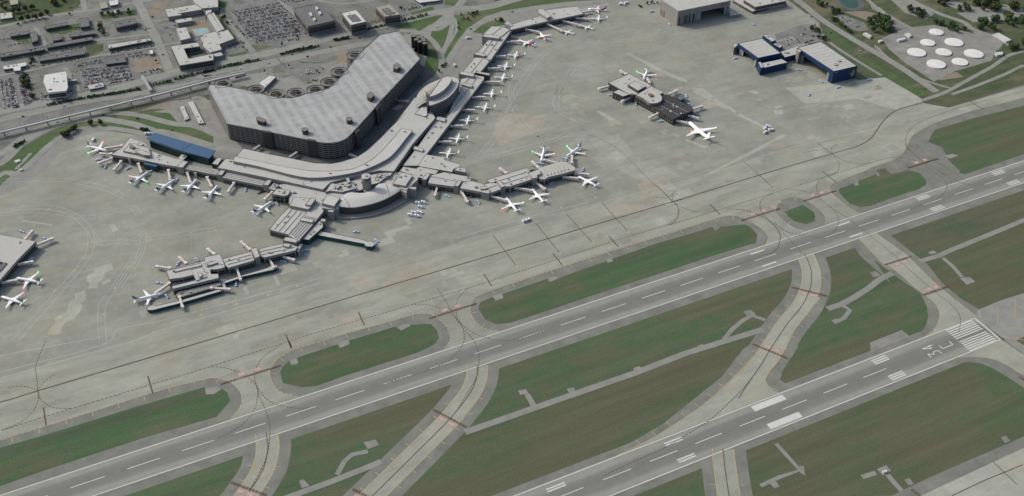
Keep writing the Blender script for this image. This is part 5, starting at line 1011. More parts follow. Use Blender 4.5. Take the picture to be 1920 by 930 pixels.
building('hangar_annex', 'low flat annex with pale roof beside the right end of the tall grey hangar', 'building', [([(224.9,899.4),(238.8,888.6),(233.8,878.6),(210.7,881.0)], 6, dict(units=4))])
building('cargo_building', 'flat roofed two tier grey building at the top edge right of the tall hangar', 'building', [
 ([(255.9,935.7),(261.3,877.7),(343.6,878.2),(349.6,934.1),(297.5,952.9)], 6, dict(glass=(1, 4))), ([(266.9,916.4),(268.6,879.5),(339.4,876.0),(336.6,914.3)], 13, dict(units=5, glass=(7, 11)))])
q = [(140.7,758.3),(140.7,696.6),(189.1,693.6),(193.1,755.8)]
hw = hangar('aircraft_hangar', 'smaller navy blue hangar on the left with a long dark open side', q[0], q[1], q[2], q[3], 20, 'navy', 'roof', .08, .93, 13.5, 'navy blue hangars')
tier(hw, [(140.8,688.3),(184.8,684.7),(186.5,669.8),(136.6,671.6)], 14, 0, 'navy', 'roof', units=2)
tier(hw, [(138.1,769.7),(143.9,771.1),(147.9,767.1),(142.4,761.3),(131.9,755.9)], 14, 0, 'wallt', 'roof')
tier(hw, [(137.6,691.4),(142.8,691.3),(136.1,672.3),(129.9,671.8)], 15.5, 0, 'navy', 'roof')
building('link_building', 'low navy walled building joining the two blue hangars', 'building', [([(202.7,711.4),(245.3,717.0),(242.5,702.6),(231.6,691.3),(196.4,690.4)], 11.5, dict(wall='navy', units=4))])
building('equipment_building', 'small navy walled plant block behind the left blue hangar, nearest to it', 'building', [([(212.9,748.0),(224.1,746.4),(225.1,733.7),(215.5,729.3)], 8, dict(wall='navy', units=3))])
building('equipment_building', 'long navy walled shed with rounded grey roof behind the left blue hangar', 'building', [([(217.0,783.8),(226.9,783.9),(227.8,758.0),(216.8,755.2)], 8, dict(wall='navy', units=2))])
q = [(222.5,692.2),(225.5,593.6),(275.8,591.1),(276.7,693.1)]
he = hangar('aircraft_hangar', 'larger navy blue hangar on the right with a round emblem on its end wall', q[0], q[1], q[2], q[3], 24, 'navy', 'roof', .07, .90, 16.5, 'navy blue hangars')
tier(he, [(218.8,688.7),(224.2,689.7),(223.4,679.8),(215.7,676.9)], 23.5, 0, 'wallt', 'roof')
for u in ([(242.9,613.8),(248.9,612.9),(246.4,608.2),(241.0,608.8)], [(256.7,621.4),(261.8,620.5),(259.9,616.4),(254.6,616.5)]): tier(he, u, 25.5, 23, 'wallt', 'roof', names=('roof_unit', 'roof_unit'))
A, B = q[1], q[2]; l = math.dist(A, B); ux, uy = (B[0]-A[0])/l, (B[1]-A[1])/l; nx, ny = uy, -ux
def on_wall(s, z, o=.15): return (A[0]+ux*s+nx*o, A[1]+uy*s+ny*o, z)
b = bmesh.new(); face(b, [on_wall(l*.83+9*math.cos(a*.2618), 11.5+10*math.sin(a*.2618)) for a in range(24)]); link('emblem_disc', b, M['tealwall'], he)
b = bmesh.new()
for pts in (((-.5, 5), (2, 6.5), (4.5, 4), (5, 0), (4, -3.5), (3.2, -6.5), (-1, -6.5), (-1.4, -3), (-3, -3.3), (-3, -.6), (-1.8, 2)),):
    vs_ = [b.verts.new(on_wall(l*.83+u, 11.5+v, .3)) for u, v in pts]; f = b.faces.new(vs_); bmesh.ops.triangulate(b, faces=[f])
link('emblem_figure', b, M['wall'], he)
b = bmesh.new()
for pts in (((0, 2.2), (1.6, 2.6), (1.4, 1.2)), ((.3, -1.6), (2.6, -1), (1.8, -2.4))): face(b, [on_wall(l*.83+u, 11.5+v, .45) for u, v in pts])
link('emblem_detail', b, M['tealwall'], he)
b = bmesh.new(); f = face(b, [on_wall(s, z) for s, z in ((3, 20.8), (8.5, 20.8), (8.5, 22), (3, 22))]); link('sign_panel', b, M['steel'], he)
# tank farm
for k, (x, y, r) in enumerate([(*p, w) for p, w in zip([(528.3,661.3),(483.8,635.8),(528.8,615.6),(438.4,615.2),(483.8,594.3),(529.2,566.0),(439.3,565.8),(484.0,553.5)], (16, 16, 20, 20, 17, 20.5, 20, 17))]):
    lab = ['uppermost', 'upper left small', 'upper right large', 'leftmost large', 'central small', 'rightmost large', 'lowest large', 'lower right small'][k]
    r *= .83
    h = empty('storage_tank', (x, y, 0), 'round white roofed storage tank, the %s one of the eight' % lab, 'tank', 'white storage tanks')
    b = bmesh.new(); cyl(b, (0, 0, 0), r, 2.2, 40); link('shell', b, M['wallw'], h)
    b = bmesh.new(); cyl(b, (0, 0, 2.2), r, .7, 40, .2); link('roof', b, M['tank'], h)
    b = bmesh.new(); box(b, (0, 0, 2.9), (1.4, 1.4, .6)); link('vent', b, M['wallw'], h)

# ------------------------------------------------------------------ aircraft
MC = {}
def mesh(key, bm, *mats):
    me = bpy.data.meshes.new(key); bm.to_mesh(me); bm.free()
    for m in mats: me.materials.append(M[m])
    return me
def part(name, me, parent, loc=(0, 0, 0)):
    o = bpy.data.objects.new(name, me); col.objects.link(o); o.parent = parent; o.location = loc; return o
def loft(bm, rings, n=16, mi=None):
    """rings: (x, z centre, half width, half height)"""
    R_ = []
    for x, z, a, b_ in rings: R_.append([bm.verts.new((x, a*math.cos(2*math.pi*i/n), z+b_*math.sin(2*math.pi*i/n))) for i in range(n)])
    for k in range(len(R_)-1):
        for i in range(n):
            f = bm.faces.new((R_[k][i], R_[k][(i+1) % n], R_[k+1][(i+1) % n], R_[k+1][i])); f.smooth = True
            if mi: f.material_index = mi((rings[k][0]+rings[k+1][0])/2)
    bm.faces.new(R_[0]); bm.faces.new(R_[-1][::-1])
    bmesh.ops.recalc_face_normals(bm, faces=bm.faces)
def wing(bm, pts, t0, t1, vertical=False):
    """pts: root front, root rear, tip rear, tip front (3-D); thickness at root and at tip"""
    n = Vector((0, 1, 0)) if vertical else Vector((0, 0, 1))
    v = [Vector(p) for p in pts]; ts = (t0, t0*.5, t1*.5, t1)
    a = [bm.verts.new(p+n*t/2) for p, t in zip(v, ts)]; b_ = [bm.verts.new(p-n*t/2) for p, t in zip(v, ts)]
    bm.faces.new(a); bm.faces.new(b_[::-1])
    for i in range(4): bm.faces.new((a[i], a[(i+1) % 4], b_[(i+1) % 4], b_[i]))
    bmesh.ops.recalc_face_normals(bm, faces=bm.faces)
def jet(key, L=39.5, S=35.8, r=1.95, tail='tailblue', body=None, rear=None, eng='engine', nose=None, fin='paint', lights=True, wingm='wingp'):
    root = empty('airliner'); k = L/39.5; zc = r+1.7*k; x0 = L*.5; ks = S/35.8
    b = bmesh.new()
    prof = [(.5, -.30, .05), (.49, -.2, .35), (.465, -.12, .66), (.43, -.02, .88), (.38, 0, 1), (.25, 0, 1), (.1, 0, 1), (-.05, 0, 1), (-.18, 0, 1), (-.26, .04, .96), (-.34, .18, .80), (-.42, .36, .52), (-.47, .46, .30), (-.5, .52, .10)]
    mi = (lambda x: 1 if rear and x < rear*L else (2 if nose and x > nose*L else 0))
    loft(b, [(x*L, zc+z*r, w*r, w*r*1.03) for x, z, w in prof], 16, mi)
    part('fuselage', mesh('fuselage', b, body or 'paint', rear and 'vividred' or 'paint', 'tailblue'), root)
    b = bmesh.new()
    for s in (-1, 1): bar(b, (.36*L, s*r*.985, zc+.28*r), (-.27*L, s*r*.985, zc+.3*r), .05, .2)
    part('window_row', mesh('window_row', b, 'engine'), root)
    b = bmesh.new()
    for s in (-1, 1): face(b, [(.474*L, s*.12*r, zc+.42*r), (.455*L, s*.62*r, zc+.28*r), (.437*L, s*.66*r, zc+.62*r), (.447*L, s*.12*r, zc+.80*r)][::s])
    part('cockpit_window', mesh('cockpit_window', b, 'glass'), root)
    for s in (-1, 1):
        b = bmesh.new(); y = S/2
        wing(b, [(.14*L, s*r*.5, zc-.55*r), (-.07*L, s*r*.5, zc-.55*r), (-.062*L, s*y*.36, zc-.3*r), (.045*L, s*y*.36, zc-.28*r)], .75*k, .5*k)
        wing(b, [(.045*L, s*y*.36, zc-.28*r), (-.062*L, s*y*.36, zc-.3*r), (-.125*L, s*y*.97, zc+.35*r), (-.088*L, s*y*.97, zc+.35*r)], .5*k, .2*k)
        wo_ = part('wing', mesh('wing', b, wingm), root)
        b = bmesh.new(); wing(b, [(-.088*L, s*y*.965, zc+.35*r), (-.128*L, s*y*.965, zc+.35*r), (-.15*L, s*y, zc+.35*r+2.3*k), (-.13*L, s*y, zc+.35*r+2.3*k)], .25, .12, True)
        part('winglet', mesh('winglet', b, 'paint' if rear is None else 'vividred'), wo_)
        b = bmesh.new(); wing(b, [(-.385*L, s*r*.35, zc+.42*r), (-.465*L, s*r*.35, zc+.42*r), (-.495*L, s*6.9*ks, zc+.75*r), (-.465*L, s*6.9*ks, zc+.75*r)], .35, .15)
        part('tailplane', mesh('tailplane', b, wingm), root)
        b = bmesh.new(); ex = .085*L; ey = s*y*.31
        loft(b, [(ex+2.2*k, zc-.98*r, 1.0*k, 1.0*k), (ex+1.4*k, zc-.98*r, 1.12*k, 1.12*k), (ex-.6*k, zc-.95*r, 1.08*k, 1.08*k), (ex-2.2*k, zc-.9*r, .7*k, .7*k), (ex-2.8*k, zc-.88*r, .45*k, .45*k)], 14)
        for v in b.verts: v.co.y += ey
        bar(b, (ex-.2*k, ey, zc-.45*r), (ex-2.6*k, ey, zc-.42*r), .35*k, .9*k)
        e_ = part('engine', mesh('engine', b, eng), root)
        b = bmesh.new(); loft(b, [(ex+2.24*k, zc-.98*r, .82*k, .82*k), (ex+2.0*k, zc-.98*r, .8*k, .8*k)], 14)
        for v in b.verts: v.co.y += ey
        part('engine_intake', mesh('engine_intake', b, 'rubber'), e_)
        b = bmesh.new()
        for o in (0, .9): cyl2(b, (-.03*L-o*k, s*2.6*k, .55*k), .55*k, .4*k)
        bar(b, (-.03*L-.45*k, s*2.6*k, .4*k), (-.03*L-.45*k, s*2.6*k, zc-.6*r), .3, .3)
        part('main_gear', mesh('main_gear', b, 'rubber'), root)
        if lights:
            b = bmesh.new(); bmesh.ops.create_icosphere(b, subdivisions=2, radius=.85)
            part('navigation_light', mesh('navigation_light', b, 'red_l' if s > 0 else 'green_l'), root, (-.1*L, s*y*.985, zc+.35*r+.2))
    b = bmesh.new(); wing(b, [(-.33*L, 0, zc+.85*r), (-.47*L, 0, zc+.7*r), (-.515*L, 0, zc+r+6.6*k), (-.465*L, 0, zc+r+6.6*k)], .55, .25, True)
    wing(b, [(-.27*L, 0, zc+.95*r), (-.36*L, 0, zc+.8*r), (-.372*L, 0, zc+r+1.5*k), (-.362*L, 0, zc+r+1.5*k)], .4, .2, True)
    part('tail_fin', mesh('tail_fin', b, tail), root)
    b = bmesh.new(); cyl2(b, (.4*L, .25, .42*k), .42*k, .3); cyl2(b, (.4*L, -.25, .42*k), .42*k, .3); bar(b, (.4*L, 0, .3), (.4*L, 0, zc-.8*r), .22, .22)
    part('nose_gear', mesh('nose_gear', b, 'rubber'), root)
    return root
def cyl2(bm, c, r, w, n=12):
    a = [bm.verts.new((c[0]+r*math.cos(2*math.pi*i/n), c[1]-w/2, c[2]+r*math.sin(2*math.pi*i/n))) for i in range(n)]
    b_ = [bm.verts.new((v.co.x, c[1]+w/2, v.co.z)) for v in a]
    for i in range(n): bm.faces.new((a[i], a[(i+1) % n], b_[(i+1) % n], b_[i]))
    bm.faces.new(a[::-1]); bm.faces.new(b_); bmesh.ops.recalc_face_normals(bm, faces=bm.faces)
def prop(L=32.8, S=28.4, tail='olive', rearm='mint', finm='paint'):
    root = empty('turboprop'); r = 1.4; zc = 2.7
    b = bmesh.new()
    prof = [(.5, -.3, .05), (.488, -.2, .4), (.46, -.1, .72), (.42, 0, .95), (.36, 0, 1), (.1, 0, 1), (-.12, 0, 1), (-.2, .05, .95), (-.32, .3, .66), (-.42, .5, .36), (-.48, .6, .14)]
    loft(b, [(x*L, zc+z*r, w*r, w*r) for x, z, w in prof], 14, lambda x: 2 if x < -.36*L else (1 if x < -.14*L else 0))
    part('fuselage', mesh('fuselage', b, 'paint', rearm, tail), root)
    b = bmesh.new()
    for s in (-1, 1): bar(b, (.34*L, s*r*.985, zc+.3*r), (-.2*L, s*r*.985, zc+.3*r), .06, .28)
    part('window_row', mesh('window_row', b, 'engine'), root)
    b = bmesh.new()
    for s in (-1, 1): face(b, [(.47*L, s*.1*r, zc+.42*r), (.45*L, s*.6*r, zc+.3*r), (.432*L, s*.66*r, zc+.62*r), (.44*L, s*.1*r, zc+.82*r)][::s])
    part('cockpit_window', mesh('cockpit_window', b, 'glass'), root)
    for s in (-1, 1):
        b = bmesh.new(); wing(b, [(.075*L, 0, zc+r*1.02), (-.025*L, 0, zc+r*1.02), (-.005*L, s*S/2, zc+r*1.15), (.045*L, s*S/2, zc+r*1.15)], .55, .25)
        part('wing', mesh('wing', b, 'paint'), root)
        b = bmesh.new(); y = s*4.2
        loft(b, [(.165*L, zc+.72*r, .3, .35), (.15*L, zc+.72*r, .62, .7), (.08*L, zc+.7*r, .75, .85), (-.02*L, zc+.55*r, .65, .8), (-.11*L, zc+.6*r, .15, .25)], 12)
        for v in b.verts: v.co.y += y
        n_ = part('engine_nacelle', mesh('engine_nacelle', b, 'paint'), root)
        b = bmesh.new()
        for q in range(6):
            a = q*math.pi/3+.3; bar(b, (.168*L, y, zc+.72*r), (.168*L, y+2.0*math.cos(a), zc+.72*r+2.0*math.sin(a)), .28, .08)
        part('propeller', mesh('propeller', b, 'steel'), n_)
        b = bmesh.new(); cyl2(b, (-.01*L, y, .5), .5, .35); cyl2(b, (-.01*L, y+.5, .5), .5, .35); bar(b, (-.01*L, y+.25, .4), (-.01*L, y+.1, zc), .22, .22)
        part('main_gear', mesh('main_gear', b, 'rubber'), root)
        b = bmesh.new(); wing(b, [(-.43*L, 0, 7.9), (-.49*L, 0, 7.9), (-.488*L, s*4.6, 7.95), (-.455*L, s*4.6, 7.95)], .25, .15)
        part('tailplane', mesh('tailplane', b, 'paint'), root)
    b = bmesh.new(); wing(b, [(-.36*L, 0, zc+.9*r), (-.47*L, 0, zc+.9*r), (-.495*L, 0, 7.9), (-.425*L, 0, 7.9)], .4, .25, True)
    part('tail_fin', mesh('tail_fin', b, finm), root)
    b = bmesh.new(); cyl2(b, (.4*L, .2, .35), .35, .22); cyl2(b, (.4*L, -.2, .35), .35, .22); bar(b, (.4*L, 0, .3), (.4*L, 0, zc-.8*r), .2, .2)
    part('nose_gear', mesh('nose_gear', b, 'rubber'), root)
    return root
protos = {}
def plane(kind, nose, tail, label, group, Lr, make):
    ln_ = math.dist(nose, tail)
    if kind in protos: o = copy_tree(protos[kind])
    else: o = make(); protos[kind] = o
    a = math.atan2(nose[1]-tail[1], nose[0]-tail[0])
    o.location = (nose[0]-math.cos(a)*Lr/2, nose[1]-math.sin(a)*Lr/2, .16); o.rotation_euler = (0, 0, a)
    tag(o, label, 'airplane', group)
    return o
q4 = dict(mint=lambda: prop(), red=lambda: prop(rearm='vividred', tail='brightblue', finm='brightblue'))
GP = 'high winged turboprops parked along the concourse'
TP = [([(-480.3,684.5),(-453.9,666.3)], "white turboprop nearest the stepped east concourse, lowest of the row"),
 ([(-450.3,717.6),(-423.6,699.8)], "white turboprop second from the bottom of the row"),
 ([(-413.1,761.5),(-385.6,743.8)], "white turboprop third from the bottom of the row"),
 ([(-369.3,787.0),(-341.1,768.0)], "white turboprop fourth from the bottom with a pale blue vehicle at its nose"),
 ([(-340.8,822.4),(-312.4,806.1)], "white turboprop fifth from the bottom of the row"),
 ([(-298.5,866.2),(-272.9,848.0)], "white turboprop sixth from the bottom of the row"),
 ([(-276.6,900.7),(-250.7,882.7)], "white turboprop directly below the red and blue one"),
 ([(-34.8,992.9),(-7.1,974.9)], "white turboprop high on the picture beneath the topmost red and blue jet")]
for (n_, t_), lab in TP: plane('mint', n_, t_, lab, GP, 32.8, q4['mint'])
(n_, t_) = [(-242.6,930.1),(-217.4,911.7)]; plane('redprop', n_, t_, 'turboprop with red rear body and bright blue tail', None, 32.8, q4['red'])
for pts, lab in (([(-109.6,973.3),(-97.3,955.1)], "small white jet with green fin at a long jet bridge, left of its twin"), ([(-66.5,975.0),(-54.7,958.0)], "small white jet with green fin, right of its twin near the top")):
    plane('rj', pts[0], pts[1], lab, 'small white jets near the top of the concourse', 27, lambda: jet('rj', 27, 25, 1.45, tail='mint', lights=False, wingm='paint'))
for pts, lab in (([(-200.3,972.2),(-181.1,939.4)], "airliner with red rear body and bright blue tail, lowest of the three"), ([(-149.8,986.2),(-152.8,945.0)], "airliner with red rear body and bright blue tail, middle of the three"), ([(-20.2,1029.1),(17.7,1007.8)], "airliner with red rear body and bright blue tail, topmost of the three")):
    plane('rb', pts[0], pts[1], lab, 'airliners with red bodies and blue tails', 36, lambda: jet('rb', 36, 34, 1.9, tail='brightblue', rear=-.16, lights=False))
JT = [([(-67.4,743.1),(-36.1,775.9)], 'lit', "white airliner with wingtip lights behind the detached south satellite"),
 ([(-345.5,592.0),(-321.3,626.0)], 'lit', "white airliner with wingtip lights and grey fin above the east concourse end"),
 ([(-303.2,586.1),(-261.6,605.5)], 'blue_lit', "blue finned airliner with wingtip lights behind the tip of the east concourse"),
 ([(-313.9,530.4),(-299.6,493.2)], 'blue', "blue finned airliner right of the tip of the east concourse"),
 ([(-392.4,530.8),(-391.8,489.2)], 'orange', "white airliner with orange engines in front of the east concourse"),
 ([(-437.6,526.8),(-437.2,486.7)], 'blue_lit', "blue finned airliner with wingtip lights in front of the east concourse"),
 ([(-953.3,917.0),(-984.1,951.9)], 'teal_lit', "white airliner with grey fin and wingtip lights at the far left end of the concourse"),
 ([(-905.5,829.4),(-940.2,802.9)], 'teal_lit', "white airliner with teal fin and wingtip lights beside the teal glass building"),
 ([(-873.1,790.9),(-907.5,766.2)], 'navy', "navy tailed airliner between the lit one and the plain white pair at left"),
 ([(-842.7,777.0),(-872.8,742.0)], 'teal', "unlit teal tailed airliner right of the navy tailed one"),
 ([(-817.9,747.2),(-844.2,714.0)], 'teal', "unlit teal tailed airliner, rightmost of the left concourse group"),
 ([(-754.5,670.4),(-792.9,647.8)], 'blue', "blue tailed airliner pointing at the cube shaped gatehouse"),
 ([(-944.7,528.3),(-990.7,530.8)], 'teal', "airliner with teal tail at the left end of the lower satellite"),
 ([(-1117.9,647.4),(-1085.6,620.4)], 'teal_lit', "airliner with wingtip lights at the satellite on the left edge, upper one"),
 ([(-1140.4,615.4),(-1111.0,583.9)], 'teal', "airliner at the satellite on the left edge, lower one")]
MK = dict(lit=dict(tail='tailteal'), blue_lit=dict(tail='tailblue'), blue=dict(tail='tailblue', lights=False), orange=dict(tail='engine', eng='orange', lights=False), teal_lit=dict(tail='tailteal'), navy=dict(tail='tailnavy', lights=False), teal=dict(tail='tailteal', lights=False))
for (n_, t_), k, lab in JT:
    plane(k, n_, t_, lab, 'white airliners parked at the gates', 38.5, lambda: jet(k, 38.5, 35, 1.95, **MK[k]))
(n_, t_) = [(-75.0,587.4),(-74.8,527.2)]; plane('wide', n_, t_, 'large white wide body airliner with orange engines at the tip of the south satellite', None, math.dist(n_, t_), lambda: jet('wide', math.dist(n_, t_), 58, 3.1, tail='paint', eng='orange', lights=False, wingm='paint'))

# ------------------------------------------------------------------ jet bridges
BR_ = [([(-471.9,711.8),(-450.7,702.3)], "at the lowest turboprop of the row but one"), ([(-435.0,747.2),(-414.9,738.3)], "at the third turboprop from the bottom"), ([(-396.9,786.0),(-377.7,775.1)], "at the fourth turboprop from the bottom"),
 ([(-364.3,816.4),(-344.2,806.7)], "at the fifth turboprop from the bottom"), ([(-326.4,856.2),(-298.9,841.6)], "at the sixth turboprop from the bottom"), ([(-296.3,894.6),(-276.5,886.0)], "just below the red and blue turboprop's bridge"),
 ([(-271.8,933.2),(-249.5,922.9)], "pointing at the red and blue turboprop"), ([(-229.8,974.3),(-204.0,964.5)], "at the lowest red and blue jet"), ([(-169.0,1002.5),(-152.8,981.3)], "at the middle red and blue jet"),
 ([(-122.2,1002.4),(-109.8,966.1)], "long one at the small white jet on the left"), ([(-89.0,1002.4),(-68.0,970.6)], "long one at the small white jet on the right"), ([(-60.6,1001.9),(-40.5,987.6)], "at the turboprop under the topmost jet"), ([(-37.2,1018.1),(-21.2,1017.5)], "short one at the topmost red and blue jet"),
 ([(-86.1,770.8),(-89.2,786.2)], "behind the upper left corner of the south satellite"), ([(-133.9,746.9),(-155.2,746.8)], "leftmost of the south satellite"), ([(-122.0,696.8),(-141.7,692.5)], "beside the dark annex of the south satellite"), ([(-105.4,632.5),(-126.7,627.4)], "on the lower side of the charcoal roof"),
 ([(-65.3,725.6),(-60.2,741.9)], "at the lit airliner behind the south satellite"), ([(-53.5,678.3),(-36.4,683.3)], "behind the south satellite near the navy annex"), ([(-45.9,618.6),(-25.6,620.3)], "at the right corner of the charcoal roof, uppermost"), ([(-67.0,609.4),(-53.5,589.4)], "at the right corner of the charcoal roof, middle"), ([(-92.7,602.6),(-78.6,585.2)], "at the nose of the wide body airliner"),
 ([(-410.2,583.5),(-413.7,599.7)], "left one behind the east concourse"), ([(-358.8,575.0),(-360.0,594.9)], "behind the east concourse left of the lit airliner"), ([(-326.8,572.9),(-341.6,592.1)], "at the lit airliner behind the east concourse"), ([(-305.9,564.3),(-296.1,581.9)], "at the blue finned airliner behind the concourse tip"),
 ([(-316.3,537.9),(-297.9,524.9)], "straight out of the concourse tip with dark canopy"), ([(-341.5,539.8),(-317.3,522.6)], "long one at the blue finned airliner right of the tip"), ([(-380.9,542.8),(-375.8,519.2)], "between the orange engined airliner and the tip"), ([(-414.6,541.9),(-395.8,524.6)], "at the orange engined airliner"),
 ([(-459.4,541.0),(-441.2,518.6)], "at the blue finned airliner in front of the east concourse"), ([(-492.2,568.0),(-494.3,540.1)], "empty one in front of the east concourse, second from left"), ([(-519.9,596.0),(-532.5,575.6)], "empty one in front of the east concourse, leftmost"),
 ([(-930.4,919.4),(-956.2,923.5)], "upper one at the far left airliner"), ([(-949.4,902.3),(-965.6,912.0)], "lower one at the far left airliner"), ([(-950.8,889.3),(-972.5,884.5)], "empty long one at the left end of the concourse"), ([(-939.2,873.5),(-953.3,855.1)], "empty one right of the far left corner"),
 ([(-916.0,853.8),(-916.2,830.1)], "left of the teal glass building"), ([(-877.6,816.0),(-880.8,789.1)], "at the navy tailed airliner"), ([(-852.8,796.2),(-854.2,768.6)], "at the teal tailed airliner right of the navy one"), ([(-828.3,770.4),(-827.4,745.5)], "at the rightmost teal tailed airliner"),
 ([(-795.2,738.3),(-808.7,720.3)], "empty one between the white airliners and the gatehouse"), ([(-749.0,690.3),(-764.9,677.2)], "beside the cube shaped gatehouse"),
 ([(-926.0,575.2),(-941.6,588.0)], "behind the lower left satellite, leftmost"), ([(-903.1,576.3),(-908.8,594.3)], "behind the lower left satellite, second from left"), ([(-863.4,579.6),(-869.0,595.9)], "behind the lower left satellite, third from left"), ([(-815.8,568.4),(-822.4,591.6)], "behind the lower left satellite, fourth from left"),
 ([(-932.7,542.8),(-953.6,530.8)], "at the airliner left of the lower satellite"), ([(-926.3,507.9),(-927.1,486.4)], "crossing the low teal walkway at lower left"), ([(-883.7,508.3),(-862.0,495.4)], "pointing right at the front of the lower left satellite"), ([(-842.9,533.4),(-844.1,508.9)], "crossing the straight teal walkway"),
 ([(-797.0,536.3),(-796.3,514.3)], "at the round head of the straight teal walkway"), ([(-781.2,535.9),(-766.3,518.3)], "near the root of the lower left satellite"),
 ([(-1096.1,730.4),(-1085.2,746.4)], "at the top corner of the left edge satellite, shorter"), ([(-1085.3,708.5),(-1060.9,715.4)], "at the top corner of the left edge satellite, longer"), ([(-1114.9,675.1),(-1092.6,672.3)], "above the lit airliner at the left edge"), ([(-1142.1,643.4),(-1116.8,639.9)], "at the nose of the lit airliner at the left edge")]
for k, ((a, c), lab) in enumerate(BR_):
    root = empty('jet_bridge', (*a, 0), 'beige jet bridge '+lab, 'jet bridge', 'jet bridges at the gates', True)
    l = math.dist(a, c); ux, uy = (c[0]-a[0])/l, (c[1]-a[1])/l; nx, ny = -uy, ux; an = math.atan2(uy, ux)
    P_ = lambda s, z, o=0: (a[0]+ux*s+nx*o, a[1]+uy*s+ny*o, z)
    b = bmesh.new(); cyl(b, P_(0, 3.4), 2.3, 3.6, 12); cyl(b, P_(0, 7.0), 2.5, .25, 12); link('rotunda', b, M['bridge'], root)
    b = bmesh.new(); cyl(b, P_(0, 0), .9, 3.4, 10); link('column', b, M['steel'], root)
    m_ = l*.5
    b = bmesh.new(); bar(b, P_(1.5, 5.3), P_(m_+1, 5.2), 2.5, 2.7)
    bar(b, P_(m_-1, 5.25), P_(l-2.5, 5.05), 3.0, 3.1)
    for j in range(1, int(l/3)):
        s = 3.0*j; w_ = 2.62 if s < m_-1 else 3.12
        if s < l-3: bar(b, P_(s, 5.22), P_(s+.35, 5.22), w_+.14, w_+.3)
    link('tunnel', b, M['bridge'], root)
    b = bmesh.new(); box(b, P_(l-1.2, 3.3), (3.6, 3.9, 3.3), an); t_ = link('cab', b, M['bridge'], root)
    b = bmesh.new(); box(b, P_(l+1.2, 3.4), (1.6, 3.5, 3.0), an); link('canopy', b, M['bridged'], t_)
    b = bmesh.new(); s = l*.72
    for o in (-1.9, 1.9): bar(b, P_(s, .7, o), P_(s, 4.6, o), .5, .5)
    bar(b, P_(s, 1.0, -1.9), P_(s, 1.0, 1.9), .6, .6); sup = link('drive_column', b, M['bridge'], root)
    b = bmesh.new()
    for o in (-1.1, 1.1):
        q = P_(s, .55, o); cyl(b, (q[0], q[1], .1), .55, .9, 10)
    link('wheel', b, M['rubber'], sup)
    b = bmesh.new(); bar(b, P_(l-2.2, 3.4, -2.2), P_(l-6.5, .3, -2.2), .9, .3); link('service_stair', b, M['steel'], root)
# ------------------------------------------------------------------ ground vehicles
def car_mesh(L, W, H, paint, cab=.5, cx=-.03, glass='glass'):
    b = bmesh.new(); box(b, (0, 0, .3), (L, W, H*.52), 0, 0, .95)
    box(b, (cx*L, 0, .3+H*.52), (L*cab, W*.9, H*.36), 0, 1, .78); box(b, (cx*L, 0, .3+H*.86), (L*cab*.74, W*.7, H*.06), 0, 0)
    for x in (-.31, .31):
        for y in (-.46, .46): cyl2b(b, (x*L, y*W, .34), .34, .22, 2)
    return mesh('body', b, paint, glass, 'rubber')
def cyl2b(bm, c, r, w, mi, n=8):
    a = [bm.verts.new((c[0]+r*math.cos(2*math.pi*i/n), c[1]-w/2, c[2]+r*math.sin(2*math.pi*i/n))) for i in range(n)]
    b_ = [bm.verts.new((v.co.x, c[1]+w/2, v.co.z)) for v in a]
    for i in range(n): bm.faces.new((a[i], b_[i], b_[(i+1) % n], a[(i+1) % n])).material_index = mi
    bm.faces.new(a).material_index = mi; bm.faces.new(b_[::-1]).material_index = mi
def tug():
    r_ = empty('pushback_tug')
    b = bmesh.new(); box(b, (0, 0, .45), (5.6, 2.6, .95)); box(b, (2.0, 0, 1.4), (1.3, 2.3, .25)); part('body', mesh('body', b, 'gse'), r_)
    b = bmesh.new(); box(b, (-1.2, 0, 1.4), (1.9, 2.2, 1.2), 0, 0, .85); part('cab', mesh('cab', b, 'gse'), r_)
    b = bmesh.new(); box(b, (-1.2, 0, 1.6), (2.0, 2.26, .65), 0, 0, .9); part('window', mesh('window', b, 'glass'), r_)
    for x in (-1.8, 1.8):
        for y in (-1.2, 1.2):
            b = bmesh.new(); cyl2(b, (x, y, .5), .5, .4); part('wheel', mesh('wheel', b, 'rubber'), r_)
    b = bmesh.new(); bar(b, (2.8, 0, .6), (5.4, 0, .5), .25, .2); part('tow_bar', mesh('tow_bar', b, 'steel'), r_)
    # belt of a parked baggage cart behind it
    b = bmesh.new(); box(b, (-4.6, .3, .5), (2.6, 1.7, .3)); box(b, (-4.6, .3, .9), (2.3, 1.5, 1.0)); part('baggage_cart', mesh('baggage_cart', b, 'gse'), r_)
    return r_
def truck(blue):
    r_ = empty('catering_truck')
    b = bmesh.new(); box(b, (-1.3, 0, 1.0), (6.8, 2.7, 3.0)); part('box_body', mesh('box_body', b, 'paint'), r_)
    b = bmesh.new(); box(b, (-1.3, 0, 1.6), (1.5, 2.76, 2.43)); part('blue_stripe', mesh('blue_stripe', b, 'brightblue' if blue else 'engine'), r_)
    b = bmesh.new(); box(b, (3.4, 0, .7), (2.2, 2.4, 2.0), 0, 0, .85); part('cab', mesh('cab', b, 'paint'), r_)
    b = bmesh.new(); box(b, (3.75, 0, 1.6), (1.7, 2.42, .75), 0, 0, .9); part('window', mesh('window', b, 'glass'), r_)
    for x in (-3.3, 3.2):
        for y in (-1.15, 1.15):
            b = bmesh.new(); cyl2(b, (x, y, .52), .52, .4); part('wheel', mesh('wheel', b, 'rubber'), r_)
    return r_
